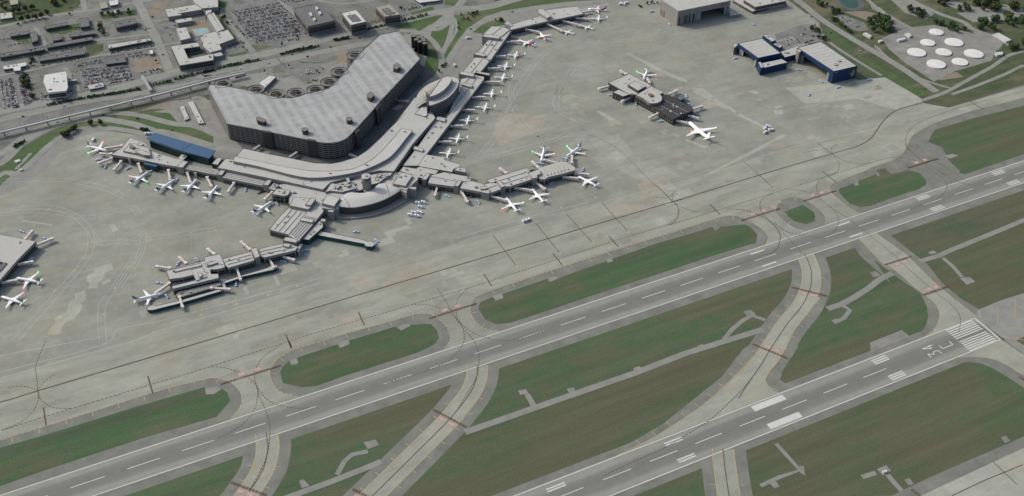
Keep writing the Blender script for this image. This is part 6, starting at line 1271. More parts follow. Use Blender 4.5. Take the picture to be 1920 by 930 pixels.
TG = [([(-969.1,902.4)], "near the empty long jet bridge at the left end"), ([(-963.1,877.3)], "in the shadow of the empty long bridge at the left end"), ([(-933.6,855.8)], "left of the bridge beside the teal glass building"), ([(-902.4,832.9)], "at the nose of the lit airliner by the teal building"),
 ([(-870.2,792.4)], "at the nose of the navy tailed airliner"), ([(-782.9,718.9)], "alone below the left concourse windows"), ([(-749.6,666.9)], "beneath the cube shaped gatehouse"), ([(-514.5,573.6)], "below the east concourse, first from the left"), ([(-478.0,539.2)], "below the east concourse, second from the left"),
 ([(-478.1,538.8)], "below the east concourse pylon at its bend"), ([(-356.0,534.9)], "under the ridged end of the east concourse"), ([(-297.0,544.7)], "right of the east concourse tip"), ([(-348.9,588.7)], "at the nose of the lit airliner above the east concourse"), ([(-306.2,584.5)], "at the nose of the blue finned airliner beyond the tip"),
 ([(-668.0,548.7)], "above the long boarding pier"), ([(-647.1,515.2)], "beyond the octagonal head of the boarding pier"), ([(-654.2,506.6)], "touching the octagonal head of the boarding pier"), ([(-672.2,517.5)], "below the long boarding pier"), ([(-745.3,538.5)], "left of the boarding pier near the concourse root"),
 ([(-745.6,538.4)], "near the root of the lower left satellite"), ([(-781.1,528.4)], "under the bridge at the satellite root"), ([(-851.9,506.2)], "below the straight teal walkway"), ([(-941.5,524.9)], "at the nose of the teal tailed airliner at lower left"), ([(-946.4,556.6)], "alone above the teal tailed airliner at lower left"), ([(-913.7,585.2)], "behind the lower left satellite"), ([(-886.8,582.9)], "peeking from behind the lower left satellite roof"),
 ([(-1100.3,758.7)], "at the top of the left edge satellite"), ([(-1071.6,726.6)], "beside the longer bridge of the left edge satellite"), ([(-1095.8,684.4)], "at the cab of the bridge above the left edge airliner"),
 ([(-142.0,724.6)], "left of the dark annex of the south satellite"), ([(-119.2,682.0)], "in front of the south satellite"), ([(-109.7,615.1)], "in front of the charcoal roofed half"), ([(-28.4,664.9)], "behind the navy annex of the south satellite"), ([(-48.2,615.4)], "at the right end of the south satellite"), ([(-75.1,593.0)], "at the nose of the wide body airliner"), ([(-37.8,642.0)], "behind the charcoal roof corner"),
 ([(90.4,971.6)], "left of the tall grey hangar, upper"), ([(91.5,907.7)], "left of the tall grey hangar, lower"), ([(235.7,837.6)], "on the apron in front of the open grey hangar"), ([(125.5,741.8)], "left of the smaller blue hangar"), ([(136.9,677.6)], "at the low corner of the smaller blue hangar"), ([(204.7,655.8)], "between the two blue hangars"), ([(213.8,605.2)], "in front of the larger blue hangar"), ([(228.0,577.0)], "below the end wall of the larger blue hangar"), ([(163.5,577.0)], "alone on the apron below the blue hangars"), ([(293.0,574.7)], "right of the larger blue hangar"),
 ([(-101.7,994.6)], "between the long bridges near the top"), ([(-65.8,993.8)], "at the long bridge of the right small jet"), ([(90.4,971.0)], "alone on the upper apron"), ([(-370.6,789.8)], "at the nose of the fourth turboprop"), ([(-305.6,584.5)], "at the nose of the lit airliner on the right"), ([(-348.7,588.7)], "below the lit white airliner"), ([(-290.4,463.0)], "")]
tp_ = None
for k, (p, lab) in enumerate(TG):
    if not lab: continue
    o = tug() if tp_ is None else copy_tree(tp_)
    tp_ = tp_ or o
    o.location = (*p[0], .2); o.rotation_euler = (0, 0, rnd.uniform(0, 6.28)); o.scale = (1.05,)*3
    tag(o, 'pale blue airport tug '+lab, 'tug', 'pale blue tugs on the apron')
TR = [([(-559.8,574.0)], -45, 1, "upper left of the four near the glass hall"), ([(-560.0,563.3)], -45, 1, "just below the upper left one near the glass hall"), ([(-551.9,571.5)], -50, 0, "upper right of the group near the glass hall"), ([(-574.1,554.1)], -45, 1, "lower left of the group near the glass hall"),
 ([(-573.1,544.3)], -40, 1, "lowest of the group near the glass hall"), ([(-566.3,550.4)], -50, 0, "lower right of the group near the glass hall"), ([(-580.8,551.1)], -40, 0, "leftmost of the group near the glass hall"),
 ([(30.8,521.3)], 30, 1, "left one of the remote cluster right of the wide body"), ([(39.2,522.9)], -50, 1, "top one of the remote cluster right of the wide body"), ([(37.0,512.8)], -10, 0, "right one of the remote cluster right of the wide body"), ([(24.6,511.3)], 20, 0, "lowest of the remote cluster right of the wide body"),
 ([(51.7,1026.4)], 30, 1, "left one of the cluster at the top edge"), ([(55.6,1020.2)], -50, 1, "middle one of the cluster at the top edge"), ([(63.3,1023.8)], 0, 0, "right one of the cluster at the top edge"), ([(-885.2,944.4)], -10, 1, "behind the blue roofed hall"),
 ([(-436.1,465.6)], 15, 0, "alone below the east concourse airliners, left"), ([(-431.0,465.7)], 15, 0, "alone below the east concourse airliners, right"), ([(-967.6,964.2)], 60, 0, "beyond the far left airliner"), ([(-343.9,938.3)], 70, 0, "on the service road left of the upper concourse"), ([(-278.6,1023.8)], -5, 1, "near the top of the service road by the upper concourse")]
tr_ = {}
for k, (p, a, bl, lab) in enumerate(TR):
    o = truck(bl) if bl not in tr_ else copy_tree(tr_[bl])
    tr_.setdefault(bl, o); o.location = (*p[0], .2); o.rotation_euler = (0, 0, R(a)); o.scale = (1.0,)*3
    tag(o, 'white box truck '+lab, 'truck', 'white airport service trucks')
# dark baggage carts under the concourse fronts
CT = [(-471.4,709.4),(-437.6,743.0),(-398.2,782.4),(-516.8,596.0),(-514.2,591.5),(-484.6,559.4),(-475.1,552.0),(-346.8,541.5),(-233.5,970.2),(-280.3,917.6),(-759.6,704.0)]
lab_c = ['beneath the second turboprop bridge', 'beneath the third turboprop bridge', 'beneath the fourth turboprop bridge', 'left one below the east concourse glass', 'right one below the east concourse glass', 'left one at the east concourse bend', 'right one at the east concourse bend', 'under the ridged concourse end', 'under the upper concourse', 'beside the red and blue turboprop gate', 'left of the gatehouse block']
ct0 = None
for (x, y), lab in zip(CT, lab_c):
    if ct0 is None:
        ct0 = o = empty('baggage_train')
        b = bmesh.new()
        for j in range(4): box(b, (j*3.4-5, (j % 2)*.6, .5), (2.9, 1.8, 1.5))
        part('cart_row', mesh('cart_row', b, 'bridged'), o)
        b = bmesh.new(); box(b, (-8.6, 0, .4), (2.6, 1.7, 1.1)); part('tractor', mesh('tractor', b, 'walld'), o)
    else: o = copy_tree(ct0)
    o.location = (x, y, .2); o.rotation_euler = (0, 0, rnd.uniform(-.3, .3))
    tag(o, 'dark baggage carts '+lab, 'baggage train', 'dark baggage trains under the concourses')

# ------------------------------------------------------------------ landside: roads, lots, lawns
roads = bmesh.new(); pale = bmesh.new(); k_ = 0
for p, w in (
 ([(-1336.9,1062.9),(-1180.2,1100.1),(-1095.6,1125.2),(-1042.5,1124.6),(-928.1,1118.6),(-817.6,1130.1),(-751.7,1136.1),(-611.5,1131.2),(-485.0,1141.1),(-380.7,1144.9),(-271.8,1150.4),(-194.9,1130.6),(-132.8,1137.2),(-46.1,1145.7)], 24),
 ([(-1261.3,1043.1),(-1150.5,1058.8),(-1098.2,1097.2),(-1025.5,1096.8),(-969.2,1098.9),(-856.5,1084.1),(-745.9,1079.6),(-759.7,1101.2),(-621.4,1097.0),(-526.3,1091.8),(-440.9,1086.8),(-360.1,1064.8),(-329.6,1093.7),(-303.9,1106.8),(-264.1,1140.1)], 18),
 ([(-1173.5,951.4),(-1110.9,959.1),(-1071.7,1006.4),(-1018.3,1036.7),(-960.1,1034.6),(-910.6,997.9),(-880.4,960.3),(-851.6,919.3),(-798.5,859.6),(-724.3,802.4)], 15),
 ([(-1170.4,999.3),(-1108.0,990.3),(-1060.2,1031.5),(-994.0,1055.0),(-931.2,1041.0),(-888.9,1014.5),(-842.7,961.9),(-808.0,935.7),(-786.6,898.0),(-768.2,873.7)], 13),
 ([(-1180.3,847.0),(-1114.0,925.3),(-1091.3,917.8),(-1070.7,936.1),(-1036.4,978.1),(-1008.4,1002.6),(-982.2,1009.4),(-947.5,997.4),(-914.9,973.1),(-886.5,947.7),(-869.0,949.5),(-834.7,914.0),(-792.2,856.6)], 12),
 ([(-383.4,1110.7),(-354.7,1091.0),(-342.6,1050.7),(-348.8,992.5),(-370.1,939.0),(-401.0,902.9),(-437.7,871.6),(-495.6,842.9)], 11),
 ([(-285.0,1103.4),(-313.8,1083.2),(-334.7,1093.3),(-352.9,1085.4),(-430.2,1081.6),(-501.5,1092.5),(-600.5,1087.0),(-695.0,1085.3),(-765.0,1078.5)], 12),
 ([(-266.2,1135.2),(-282.7,1090.9),(-317.5,1030.0),(-351.0,982.7),(-363.2,947.9),(-397.4,905.6),(-418.7,887.4)], 10), ([(-268.2,1112.7),(-283.4,1068.6),(-310.5,1032.0),(-343.5,994.7),(-349.8,977.0)], 6),
 ([(-347.2,960.4),(-315.6,997.0),(-269.6,1045.2),(-206.3,1082.8),(-142.4,1084.3),(-82.0,1076.1),(-6.3,1063.9),(62.2,1037.1),(136.8,1019.6)], 13),
 ([(-220.7,1179.6),(-244.8,1154.7),(-272.6,1132.4),(-280.7,1101.4)], 16), ([(-313.2,1146.1),(-283.4,1143.5),(-266.2,1135.2)], 14),
 ([(-808.4,1463.0),(-806.9,1411.0),(-807.3,1350.9),(-805.7,1281.9),(-807.0,1212.4),(-809.0,1132.8)], 15), ([(-698.1,1445.0),(-741.1,1448.1),(-810.3,1452.4),(-883.1,1453.4),(-959.6,1462.4),(-1065.2,1456.6),(-1106.5,1452.7)], 12), ([(-905.3,1509.8),(-907.2,1459.4)], 10),
 ([(-674.6,1360.3),(-664.4,1269.8),(-659.9,1192.4),(-655.5,1145.8)], 11), ([(-797.9,1354.5),(-762.0,1348.0),(-703.8,1350.1)], 6), ([(-814.9,1245.9),(-783.4,1245.7),(-735.5,1240.3)], 6),
 ([(-1035.9,1251.5),(-986.4,1255.7),(-906.1,1255.4),(-809.2,1243.1)], 7), ([(-1083.6,1256.1),(-1029.9,1253.2)], 8), ([(-1077.0,1328.1),(-998.3,1319.4),(-916.6,1320.0),(-812.7,1300.7)], 7), ([(-1005.7,1430.5),(-998.4,1369.6),(-996.1,1338.2)], 8), ([(-977.0,1237.1),(-968.8,1182.6),(-965.7,1136.7)], 8),
 ([(-487.2,1308.1),(-442.3,1267.2),(-379.2,1256.1)], 8), ([(-551.5,1339.2),(-539.7,1239.6),(-535.6,1155.2)], 9), ([(-472.7,1177.3),(-465.5,1138.7)], 12),
 ([(382.4,961.2),(378.1,879.2),(369.0,809.4),(368.0,748.8),(370.8,675.6),(374.7,604.4),(373.9,543.4),(370.6,490.8)], 14), ([(358.1,831.4),(352.3,795.3),(340.8,773.7),(325.3,733.5),(320.1,690.0),(321.5,630.1),(323.9,576.8)], 7),
 ([(509.3,839.5),(496.2,776.1),(498.5,703.0),(505.8,688.8)], 8), ([(581.9,792.6),(591.9,718.7),(607.2,672.4),(601.8,642.5),(617.1,592.8),(616.0,557.4)], 12), ([(621.5,534.6),(580.8,534.3),(526.4,516.9),(454.4,500.0),(385.2,483.8),(329.4,480.0)], 8), ([(580.7,495.5),(557.6,492.3),(522.7,485.6),(445.5,477.0),(388.5,473.3)], 7),
 ([(389.4,671.7),(371.2,582.2),(383.7,524.9),(403.0,488.5)], 6), ([(729.4,703.9),(738.3,682.2),(739.5,647.5)], 8), ([(-794.9,1028.1),(-783.4,1026.8),(-776.4,1006.4),(-776.5,924.5),(-769.8,882.2)], 9),
 ([(-1108.6,983.3),(-1096.5,984.8),(-1069.5,1011.0)], 5), ([(-1063.6,968.9),(-1089.9,931.2)], 6)):
    band(roads, smooth(p, n=5), w, .29+.0035*k_); k_ += 1
link('road', roads, M['asphalt'])['kind'] = 'structure'
rl = bmesh.new()
for p in ([(-1336.9,1062.9),(-1180.2,1100.1),(-1095.6,1125.2),(-1042.5,1124.6),(-928.1,1118.6),(-817.6,1130.1),(-751.7,1136.1),(-611.5,1131.2),(-485.0,1141.1),(-380.7,1144.9),(-271.8,1150.4)], [(-1098.2,1097.2),(-1025.5,1096.8),(-969.2,1098.9),(-856.5,1084.1),(-745.9,1079.6),(-759.7,1101.2),(-621.4,1097.0),(-526.3,1091.8)], [(-808.4,1463.0),(-806.9,1411.0),(-807.3,1350.9),(-805.7,1281.9),(-807.0,1212.4),(-809.0,1132.8)], [(382.4,961.2),(378.1,879.2),(369.0,809.4),(368.0,748.8),(370.8,675.6),(374.7,604.4),(373.9,543.4),(370.6,490.8)]):
    q = smooth(p, n=5)
    for s in (-3.6, 3.6): dashes(rl, q, .4, .47, 3, 6, s)
    for s in (-7.2, 7.2): band(rl, q, .3, .47, s)
link('road_marking', rl, M['faded'])['kind'] = 'structure'
LWP = [([(-947.1,1000.4),(-918.3,1028.7),(-886.4,1027.7),(-839.2,996.7),(-832.4,957.0),(-789.5,897.1),(-796.8,866.3),(-852.5,915.1),(-882.4,949.6),(-914.6,974.9)], 'lawn'),
 ([(-333.1,1173.3),(-270.0,1126.4),(-246.5,1120.9),(-183.9,1108.5),(-211.6,1094.1),(-264.6,1062.3),(-312.0,1011.2),(-361.2,947.0),(-397.4,905.6),(-396.3,953.9),(-373.3,998.7),(-364.0,1057.8)], 'lawn'),
 ([(-1076.1,987.9),(-994.3,1047.3),(-926.5,1039.3),(-863.5,956.5),(-906.6,955.5),(-981.0,1020.5),(-1034.1,999.1),(-1099.4,915.7),(-1182.1,818.9)], 'lawn'),
 ([(-1078.4,976.1),(-1045.0,1008.7),(-1012.3,1027.9),(-979.5,1027.9),(-944.4,1017.0),(-920.9,991.7),(-947.4,998.5),(-981.9,1011.3),(-1007.9,1006.2),(-1034.3,980.8),(-1054.6,957.2),(-1074.3,934.3),(-1087.0,926.3),(-1113.7,928.6),(-1112.4,942.1),(-1089.7,966.9),(-1062.4,964.7)], 'lawn'),
 ([(-918.3,1028.7),(-889.2,1012.6),(-856.4,968.5),(-847.6,956.4),(-876.9,978.4),(-899.9,1005.6)], 'lawn'),
 ([(-896.6,1023.5),(-866.8,1030.7),(-836.7,1037.1),(-816.0,1033.6),(-833.4,1006.2),(-862.7,1022.4),(-887.1,1023.9)], 'dirt'),
 ([(-846.8,960.0),(-823.4,929.0),(-792.8,883.3),(-796.0,869.7),(-832.5,921.7)], 'lawn'),
 ([(-321.2,1126.6),(-306.4,1125.3),(-297.6,1103.8),(-312.0,1093.6),(-331.9,1100.4)], 'lawn'),
 ([(-332.5,1086.6),(-289.1,1099.7),(-307.2,1068.9),(-327.1,1045.4),(-335.9,1066.1)], 'lawn'),
 ([(-339.5,1081.7),(-337.6,1056.0),(-341.8,1030.9),(-353.5,1047.3)], 'lawn'),
 ([(-255.4,1118.2),(-190.5,1128.5),(-115.7,1116.7),(-42.3,1099.8),(54.2,1072.0),(44.4,1054.9),(-25.5,1079.4),(-100.0,1093.9),(-171.4,1101.3),(-211.6,1094.1),(-264.6,1062.3),(-312.0,1011.2),(-338.9,976.9),(-361.2,947.0),(-386.5,914.8),(-384.4,928.4),(-346.7,975.6),(-320.0,1009.7),(-286.4,1058.8)], 'lawn'),
 ([(-257.2,1056.0),(-241.5,1062.5),(-206.5,1071.3),(-187.2,1067.8),(-193.0,1044.8),(-219.4,1049.0),(-244.6,1027.6),(-260.3,1043.5)], 'lawn'),
 ([(-253.6,1195.5),(-222.9,1180.7),(-247.0,1161.8),(-262.3,1175.2)], 'lawn'),
 ([(-350.4,967.0),(-348.2,960.9),(-285.8,1020.1),(-289.9,1022.1)], 'lawn'),
 ([(-384.6,1134.8),(-330.4,1138.7),(-295.7,1112.9),(-302.0,1098.0),(-333.5,1098.4),(-382.7,1119.2)], 'lawn'),
 ([(-374.1,1094.6),(-352.3,1084.1),(-342.4,1044.9),(-354.9,990.1),(-353.9,1016.9),(-378.9,1018.0),(-373.0,1071.1)], 'brush'),
 ([(-339.1,1170.4),(-286.8,1179.6),(-291.0,1162.8),(-335.4,1159.4)], 'lawn'),
 ([(-700.2,1156.5),(-664.7,1155.8),(-670.1,1144.7),(-698.4,1144.9)], 'lawn'),
 ([(-652.5,1174.8),(-614.7,1153.8),(-649.9,1148.6)], 'lawn'),
 ([(-670.1,1358.1),(-674.1,1280.4),(-668.9,1213.7),(-674.5,1210.7),(-679.9,1277.2),(-678.3,1355.8)], 'lawn'),
 ([(-593.6,1078.3),(-549.2,1051.6),(-573.5,1058.0),(-590.8,1071.7)], 'lawn'),
 ([(-575.3,1090.9),(-533.7,1084.4),(-552.1,1087.8)], 'lawn'),
 ([(-512.0,1090.4),(-468.0,1088.6),(-500.1,1081.9)], 'lawn'),
 ([(-527.1,1089.4),(-499.6,1076.2),(-511.7,1033.5),(-534.1,1039.0),(-520.7,1064.6)], 'dirt'),
 ([(-1053.8,1581.4),(-904.7,1544.6),(-912.5,1490.2),(-938.8,1457.9),(-1002.8,1455.9),(-1065.5,1454.0)], 'brush'),
 ([(-1055.8,1559.3),(-1013.7,1550.5),(-994.4,1473.7),(-1033.8,1460.1),(-1064.3,1466.8)], 'lawn'),
 ([(-993.2,1540.6),(-973.3,1525.3),(-973.1,1491.2),(-992.6,1489.4)], 'lawn'),
 ([(-887.2,1427.5),(-816.1,1421.1),(-818.8,1394.5),(-882.4,1403.3)], 'brush'),
 ([(-987.2,1411.0),(-924.5,1407.4),(-932.1,1384.4),(-959.0,1371.2),(-982.4,1382.5)], 'lawn'),
 ([(-893.2,1403.1),(-885.2,1399.2),(-890.3,1327.8),(-898.1,1331.5)], 'brush'),
 ([(-1043.9,1401.8),(-1021.4,1401.3),(-1023.2,1366.4),(-1042.5,1375.7)], 'lawn'),
 ([(-784.6,1434.3),(-744.4,1432.2),(-761.2,1405.9),(-782.5,1377.1),(-796.6,1372.8)], 'dirt'),
 ([(-768.6,1216.1),(-741.2,1215.3),(-737.9,1184.0),(-768.3,1179.2)], 'brush'),
 ([(-726.8,1317.4),(-706.6,1318.5),(-709.1,1261.1),(-718.2,1249.9),(-737.7,1259.3),(-743.1,1293.3)], 'dirt'),
 ([(-795.4,1345.1),(-782.5,1322.9),(-784.4,1251.2),(-793.0,1250.3)], 'dirt'),
 ([(-791.6,1147.7),(-729.9,1146.3),(-731.5,1139.9),(-785.6,1137.8)], 'brush'),
 ([(-779.6,1127.9),(-735.0,1125.1),(-736.0,1120.9)], 'brush'),
 ([(-860.2,1213.9),(-816.3,1207.2),(-815.7,1159.3),(-866.0,1160.3)], 'dirt'),
 ([(-930.9,1306.8),(-898.8,1301.3),(-904.0,1269.0),(-931.4,1262.7)], 'brush'),
 ([(-952.8,1268.2),(-885.7,1255.3),(-955.6,1248.0)], 'lawn'),
 ([(-1077.9,1318.9),(-1019.0,1314.6),(-1078.7,1309.7)], 'lawn'),
 ([(-1050.6,1240.2),(-1036.9,1242.7),(-1038.1,1180.4),(-1040.1,1129.7),(-1048.9,1134.0),(-1049.7,1194.8)], 'brush'),
 ([(-682.5,1402.3),(-662.7,1399.2),(-646.3,1372.0),(-656.5,1351.5),(-665.6,1355.9)], 'lawn'),
 ([(349.8,769.4),(359.5,765.8),(353.1,730.6),(338.1,656.3),(344.9,594.9),(349.6,546.0),(356.9,493.0),(330.8,490.2),(329.1,537.7),(329.8,602.2),(328.4,651.1),(329.9,695.4),(331.2,730.7)], 'lawn'),
 ([(428.3,808.8),(469.1,792.0),(485.9,764.2),(450.2,742.7),(437.6,781.9)], 'dirt'),
 ([(401.8,686.3),(402.0,635.5),(394.6,566.2),(399.7,499.1),(390.2,494.7),(371.0,540.2),(368.8,597.7),(378.5,671.9)], 'brush'),
 ([(381.3,508.0),(393.4,506.6),(394.6,488.1),(377.5,489.7)], 'lawn'),
 ([(338.3,475.7),(391.4,476.3),(479.1,483.5),(532.0,481.1),(560.9,476.6),(538.3,455.0),(445.9,450.1),(359.7,456.8)], 'brush'),
 ([(409.2,481.1),(488.4,492.8),(538.7,501.4),(603.9,523.2),(619.2,515.8),(576.9,497.3),(510.2,487.0),(451.5,483.1)], 'brush'),
 ([(394.6,566.2),(422.3,543.4),(454.2,528.0),(451.2,510.8),(405.1,519.2)], 'dirt'),
 ([(391.0,884.7),(437.1,862.4),(427.1,803.8),(400.8,799.6),(389.1,856.4)], 'brush'),
 ([(330.8,795.0),(328.4,762.4),(318.7,717.8),(307.4,717.9),(313.8,769.4)], 'brush')]
for nm, mt, lb, z in (('lawn', 'lawn', 'green lawns and verges between the roads', .11), ('rough_grass', 'brush', 'dark rough grass and scrub around the town roads', .16), ('bare_earth', 'dirt', None, .20)):
    sheets(nm, [p for p, m_ in LWP if m_ == mt], z, M[mt], lb, 'stuff' if lb else 'structure')
sheets('gravel_yard', [[(420.0,687.9),(489.1,702.2),(547.9,687.4),(591.7,626.1),(592.7,568.6),(540.7,534.1),(444.8,532.5),(393.0,520.5),(393.7,595.3),(403.5,649.8)], [(496.4,810.4),(506.1,794.2),(501.0,768.1),(489.3,768.1),(486.7,792.1)], [(594.7,635.2),(619.5,612.7),(621.9,580.2),(582.4,558.5),(573.2,578.0)], [(501.6,762.2),(500.5,702.1),(466.5,702.4),(480.4,728.1)]], .225, M['gravel'])
sheets('parking_lot', [[(-656.6,1335.9),(-552.3,1336.3),(-533.2,1162.6),(-651.8,1177.3)], [(-534.4,1207.1),(-476.4,1197.0),(-473.1,1168.6),(-489.2,1158.8),(-532.7,1156.6)], [(-955.4,1222.0),(-870.1,1204.4),(-870.6,1135.2),(-959.7,1138.2)], [(-1084.4,1247.4),(-1040.5,1244.5),(-1040.5,1125.7),(-1095.1,1131.2)], [(-1033.6,1169.5),(-972.3,1157.5),(-978.0,1116.8),(-1033.0,1126.3)], [(-637.1,1083.4),(-572.1,1062.6),(-559.8,1040.9),(-559.5,1020.0),(-605.9,991.8),(-608.6,1013.1)], [(-695.8,1192.9),(-659.4,1203.5),(-660.4,1181.4),(-703.2,1163.4)],
  [(398.8,800.6),(420.0,798.7),(434.0,750.5),(420.5,724.5),(399.4,729.4),(390.1,755.3)], [(-551.5,1339.2),(-477.2,1322.8),(-489.0,1302.6),(-550.5,1306.7)], [(-973.3,1542.6),(-1056.8,1548.4)][:0] or [(-795.4,1334.4),(-775.6,1335.6),(-770.9,1244.7),(-794.9,1251.2)]], .238, M['lot'])
sheets('parking_lot', [[(-718.6,1073.7),(-649.8,1063.5),(-644.1,1050.5),(-675.2,1005.5),(-696.9,1025.8),(-722.7,1048.1)], [(-646.7,1041.6),(-612.7,1015.1),(-608.5,983.2),(-637.9,992.4),(-657.9,1002.1)], [(548.3,808.8),(586.1,790.6),(581.6,723.6),(549.5,711.2),(533.9,752.3)], [(625.9,771.4),(640.3,706.6),(731.5,645.8),(759.1,672.2),(676.1,712.2),(657.4,756.2)], [(624.2,708.7),(747.1,660.8),(716.0,630.9),(623.4,664.6)]], .252, M['asphalt'])
sheets('garage_apron', [[(-765.2,878.0),(-726.6,838.5),(-672.4,778.8),(-638.8,753.5),(-599.0,758.2),(-538.5,817.6),(-457.0,891.0),(-494.0,796.2),(-592.5,722.1),(-646.5,730.1),(-692.2,762.9),(-756.8,838.0),(-761.5,862.9)], [(-397.0,972.9),(-386.5,926.3),(-495.6,842.9),(-520.8,836.7),(-434.8,939.4)]], .268, M['darkasphalt'])
sheet('pond', smooth([(460.1,869.1),(488.2,849.6),(475.6,820.5),(459.1,811.1),(448.0,822.2)], True, 4), .285, M['pond'])
sheet('pond_bank', smooth([(455.1,877.5),(507.3,858.3),(486.0,815.5),(464.3,800.0),(439.5,812.0),(447.0,845.9)], True, 4), .275, M['darkasphalt'])
pr = [(-734.2,1279.5),(-713.5,1274.8),(-714.5,1261.1),(-731.5,1265.7)]; sheet('pool_deck', [(-737.7,1288.1),(-708.5,1281.9),(-711.3,1251.8),(-736.3,1256.1)], .262, M['fresh'])
o = sheet('swimming_pool', pr, .285, M['pool'])
sheets('storage_yard', [[(-831.8,1032.7),(-801.0,1030.6),(-763.5,1006.1),(-782.8,925.1),(-808.5,945.4),(-828.5,975.2),(-832.6,1010.0)]], .231, M['gravel'])

# ------------------------------------------------------------------ landside buildings
def plainb(poly, h, wall, roof, label, cat='building', units=3, glass=True, group=None, extra=(), name='office_building'):
    t = [(poly, h, dict(wall=wall, roof=roof, units=units, **(dict(glass=(h*.25, h*.75), step=3.5) if glass else {})))]
    return building(name, label, cat, t+list(extra), group)
plainb([(-1017.2,1173.9),(-1012.4,1198.4),(-977.2,1195.1),(-976.8,1181.3),(-981.5,1134.8),(-985.9,1123.9),(-1015.0,1130.2)], 14, 'wallw', 'roofw', 'white roofed tower block in the car parks at upper left', units=9, name='hotel_building')
plainb([(-991.6,1181.8),(-963.6,1175.0),(-963.5,1168.2),(-991.9,1172.1)], 6, 'wall', 'roof', 'narrow grey canopy sticking out of the white tower block', 'canopy', 0, False, name='entrance_canopy')
plainb([(-1075.0,1279.2),(-1036.4,1277.0),(-1036.4,1263.9),(-1046.6,1263.2),(-1048.5,1249.2),(-1058.9,1252.8),(-1059.7,1263.9),(-1075.2,1266.7)], 6, 'wallw', 'roofw', 'white L shaped low building at the left edge of the town')
plainb([(-1012.9,1284.8),(-933.5,1279.5),(-935.0,1262.6),(-1013.7,1269.9)], 6, 'wallt', 'roofc', 'long brown roofed building with cars parked on both sides')
plainb([(-995.4,1329.0),(-914.1,1325.1),(-914.9,1311.8),(-995.0,1315.4)], 7, 'wallt', 'roofc', 'long dark roofed building behind the brown roofed one')
plainb([(-1075.1,1328.1),(-998.8,1320.7),(-999.3,1310.1),(-1076.4,1313.3)], 7, 'wallt', 'roofc', 'long dark roofed building at the left edge')
APT = ([(-989.9,1408.4),(-946.1,1407.5),(-945.8,1394.1),(-987.3,1395.6)], [(-924.2,1413.1),(-907.5,1410.5),(-910.8,1371.9),(-927.3,1374.0)], [(-1017.5,1392.0),(-1004.3,1390.8),(-1006.2,1353.3),(-1017.9,1348.8)], [(-979.8,1372.3),(-966.4,1364.7),(-965.3,1338.6),(-981.7,1338.4)], [(-951.5,1352.4),(-906.1,1350.2),(-906.3,1335.7),(-948.6,1340.8)], [(-1051.8,1404.9),(-1015.5,1400.9),(-1015.7,1388.5),(-1050.7,1392.0)])
for k, p in enumerate(APT):
    plainb(p, 7, 'wallt', 'roofc', 'dark roofed apartment block, '+['long one below the tree rows', 'squarish one beneath the upper road', 'narrow one left of the side street', 'small squarish one in the lawns', 'long one nearest the brown roofed pair', 'low one at the left of the group'][k], 'apartment block', 1, True, 'dark roofed apartment blocks at upper left', name='apartment_block')
plainb([(-865.2,1365.1),(-826.2,1361.4),(-827.6,1340.6),(-867.2,1338.5)], 9, 'wallt', 'roofc', 'charcoal brown roofed block with a small white rooftop unit')
plainb([(-906.3,1237.3),(-870.8,1230.9),(-873.6,1201.5),(-907.7,1207.6)], 5, 'walld', 'roofc', 'flat slate roofed shed in the middle of the car parks', glass=False)
plainb([(-893.8,1280.0),(-817.2,1272.3),(-817.2,1261.2),(-893.5,1263.0)], 7, 'wall', 'roof', 'long light grey building beside the wide crossing street', units=6)
plainb([(-949.5,1144.7),(-923.9,1143.9),(-924.4,1128.2),(-948.8,1128.6)], 5, 'wallw', 'roof', 'small pale building with white roof panels by the highway', units=4)
plainb([(-828.2,1227.9),(-822.0,1227.8),(-823.6,1212.5),(-829.7,1213.0)], 5, 'wallw', 'roofw', 'tiny white building at the street corner', units=0)
plainb([(-879.2,1471.1),(-865.6,1473.1),(-864.8,1444.3),(-879.3,1442.8)], 5, 'wallw', 'tan', 'small beige roofed house at the top left', units=0, name='house')
plainb([(-860.2,1471.1),(-841.9,1468.0),(-845.5,1446.8),(-860.9,1446.9)], 6, 'wallw', 'roofw', 'small white roofed house right of the beige one', units=0, name='house')
plainb([(-1037.1,1561.6),(-1021.2,1558.5),(-1022.4,1537.3),(-1037.3,1537.6)], 5, 'wallw', 'tan', 'small beige house above the tree rows', units=0, name='house')
plainb([(-1059.2,1507.4),(-1038.6,1503.0),(-1038.9,1478.4),(-1061.6,1481.2)], 5, 'wallw', 'roof', 'pale roofed building cut off by the left edge', units=2)
plainb([(-857.9,1426.9),(-846.2,1425.2),(-847.1,1413.4),(-857.8,1414.1)], 4, 'wallw', 'roofw', 'tiny white shed on the rough grass', units=0)
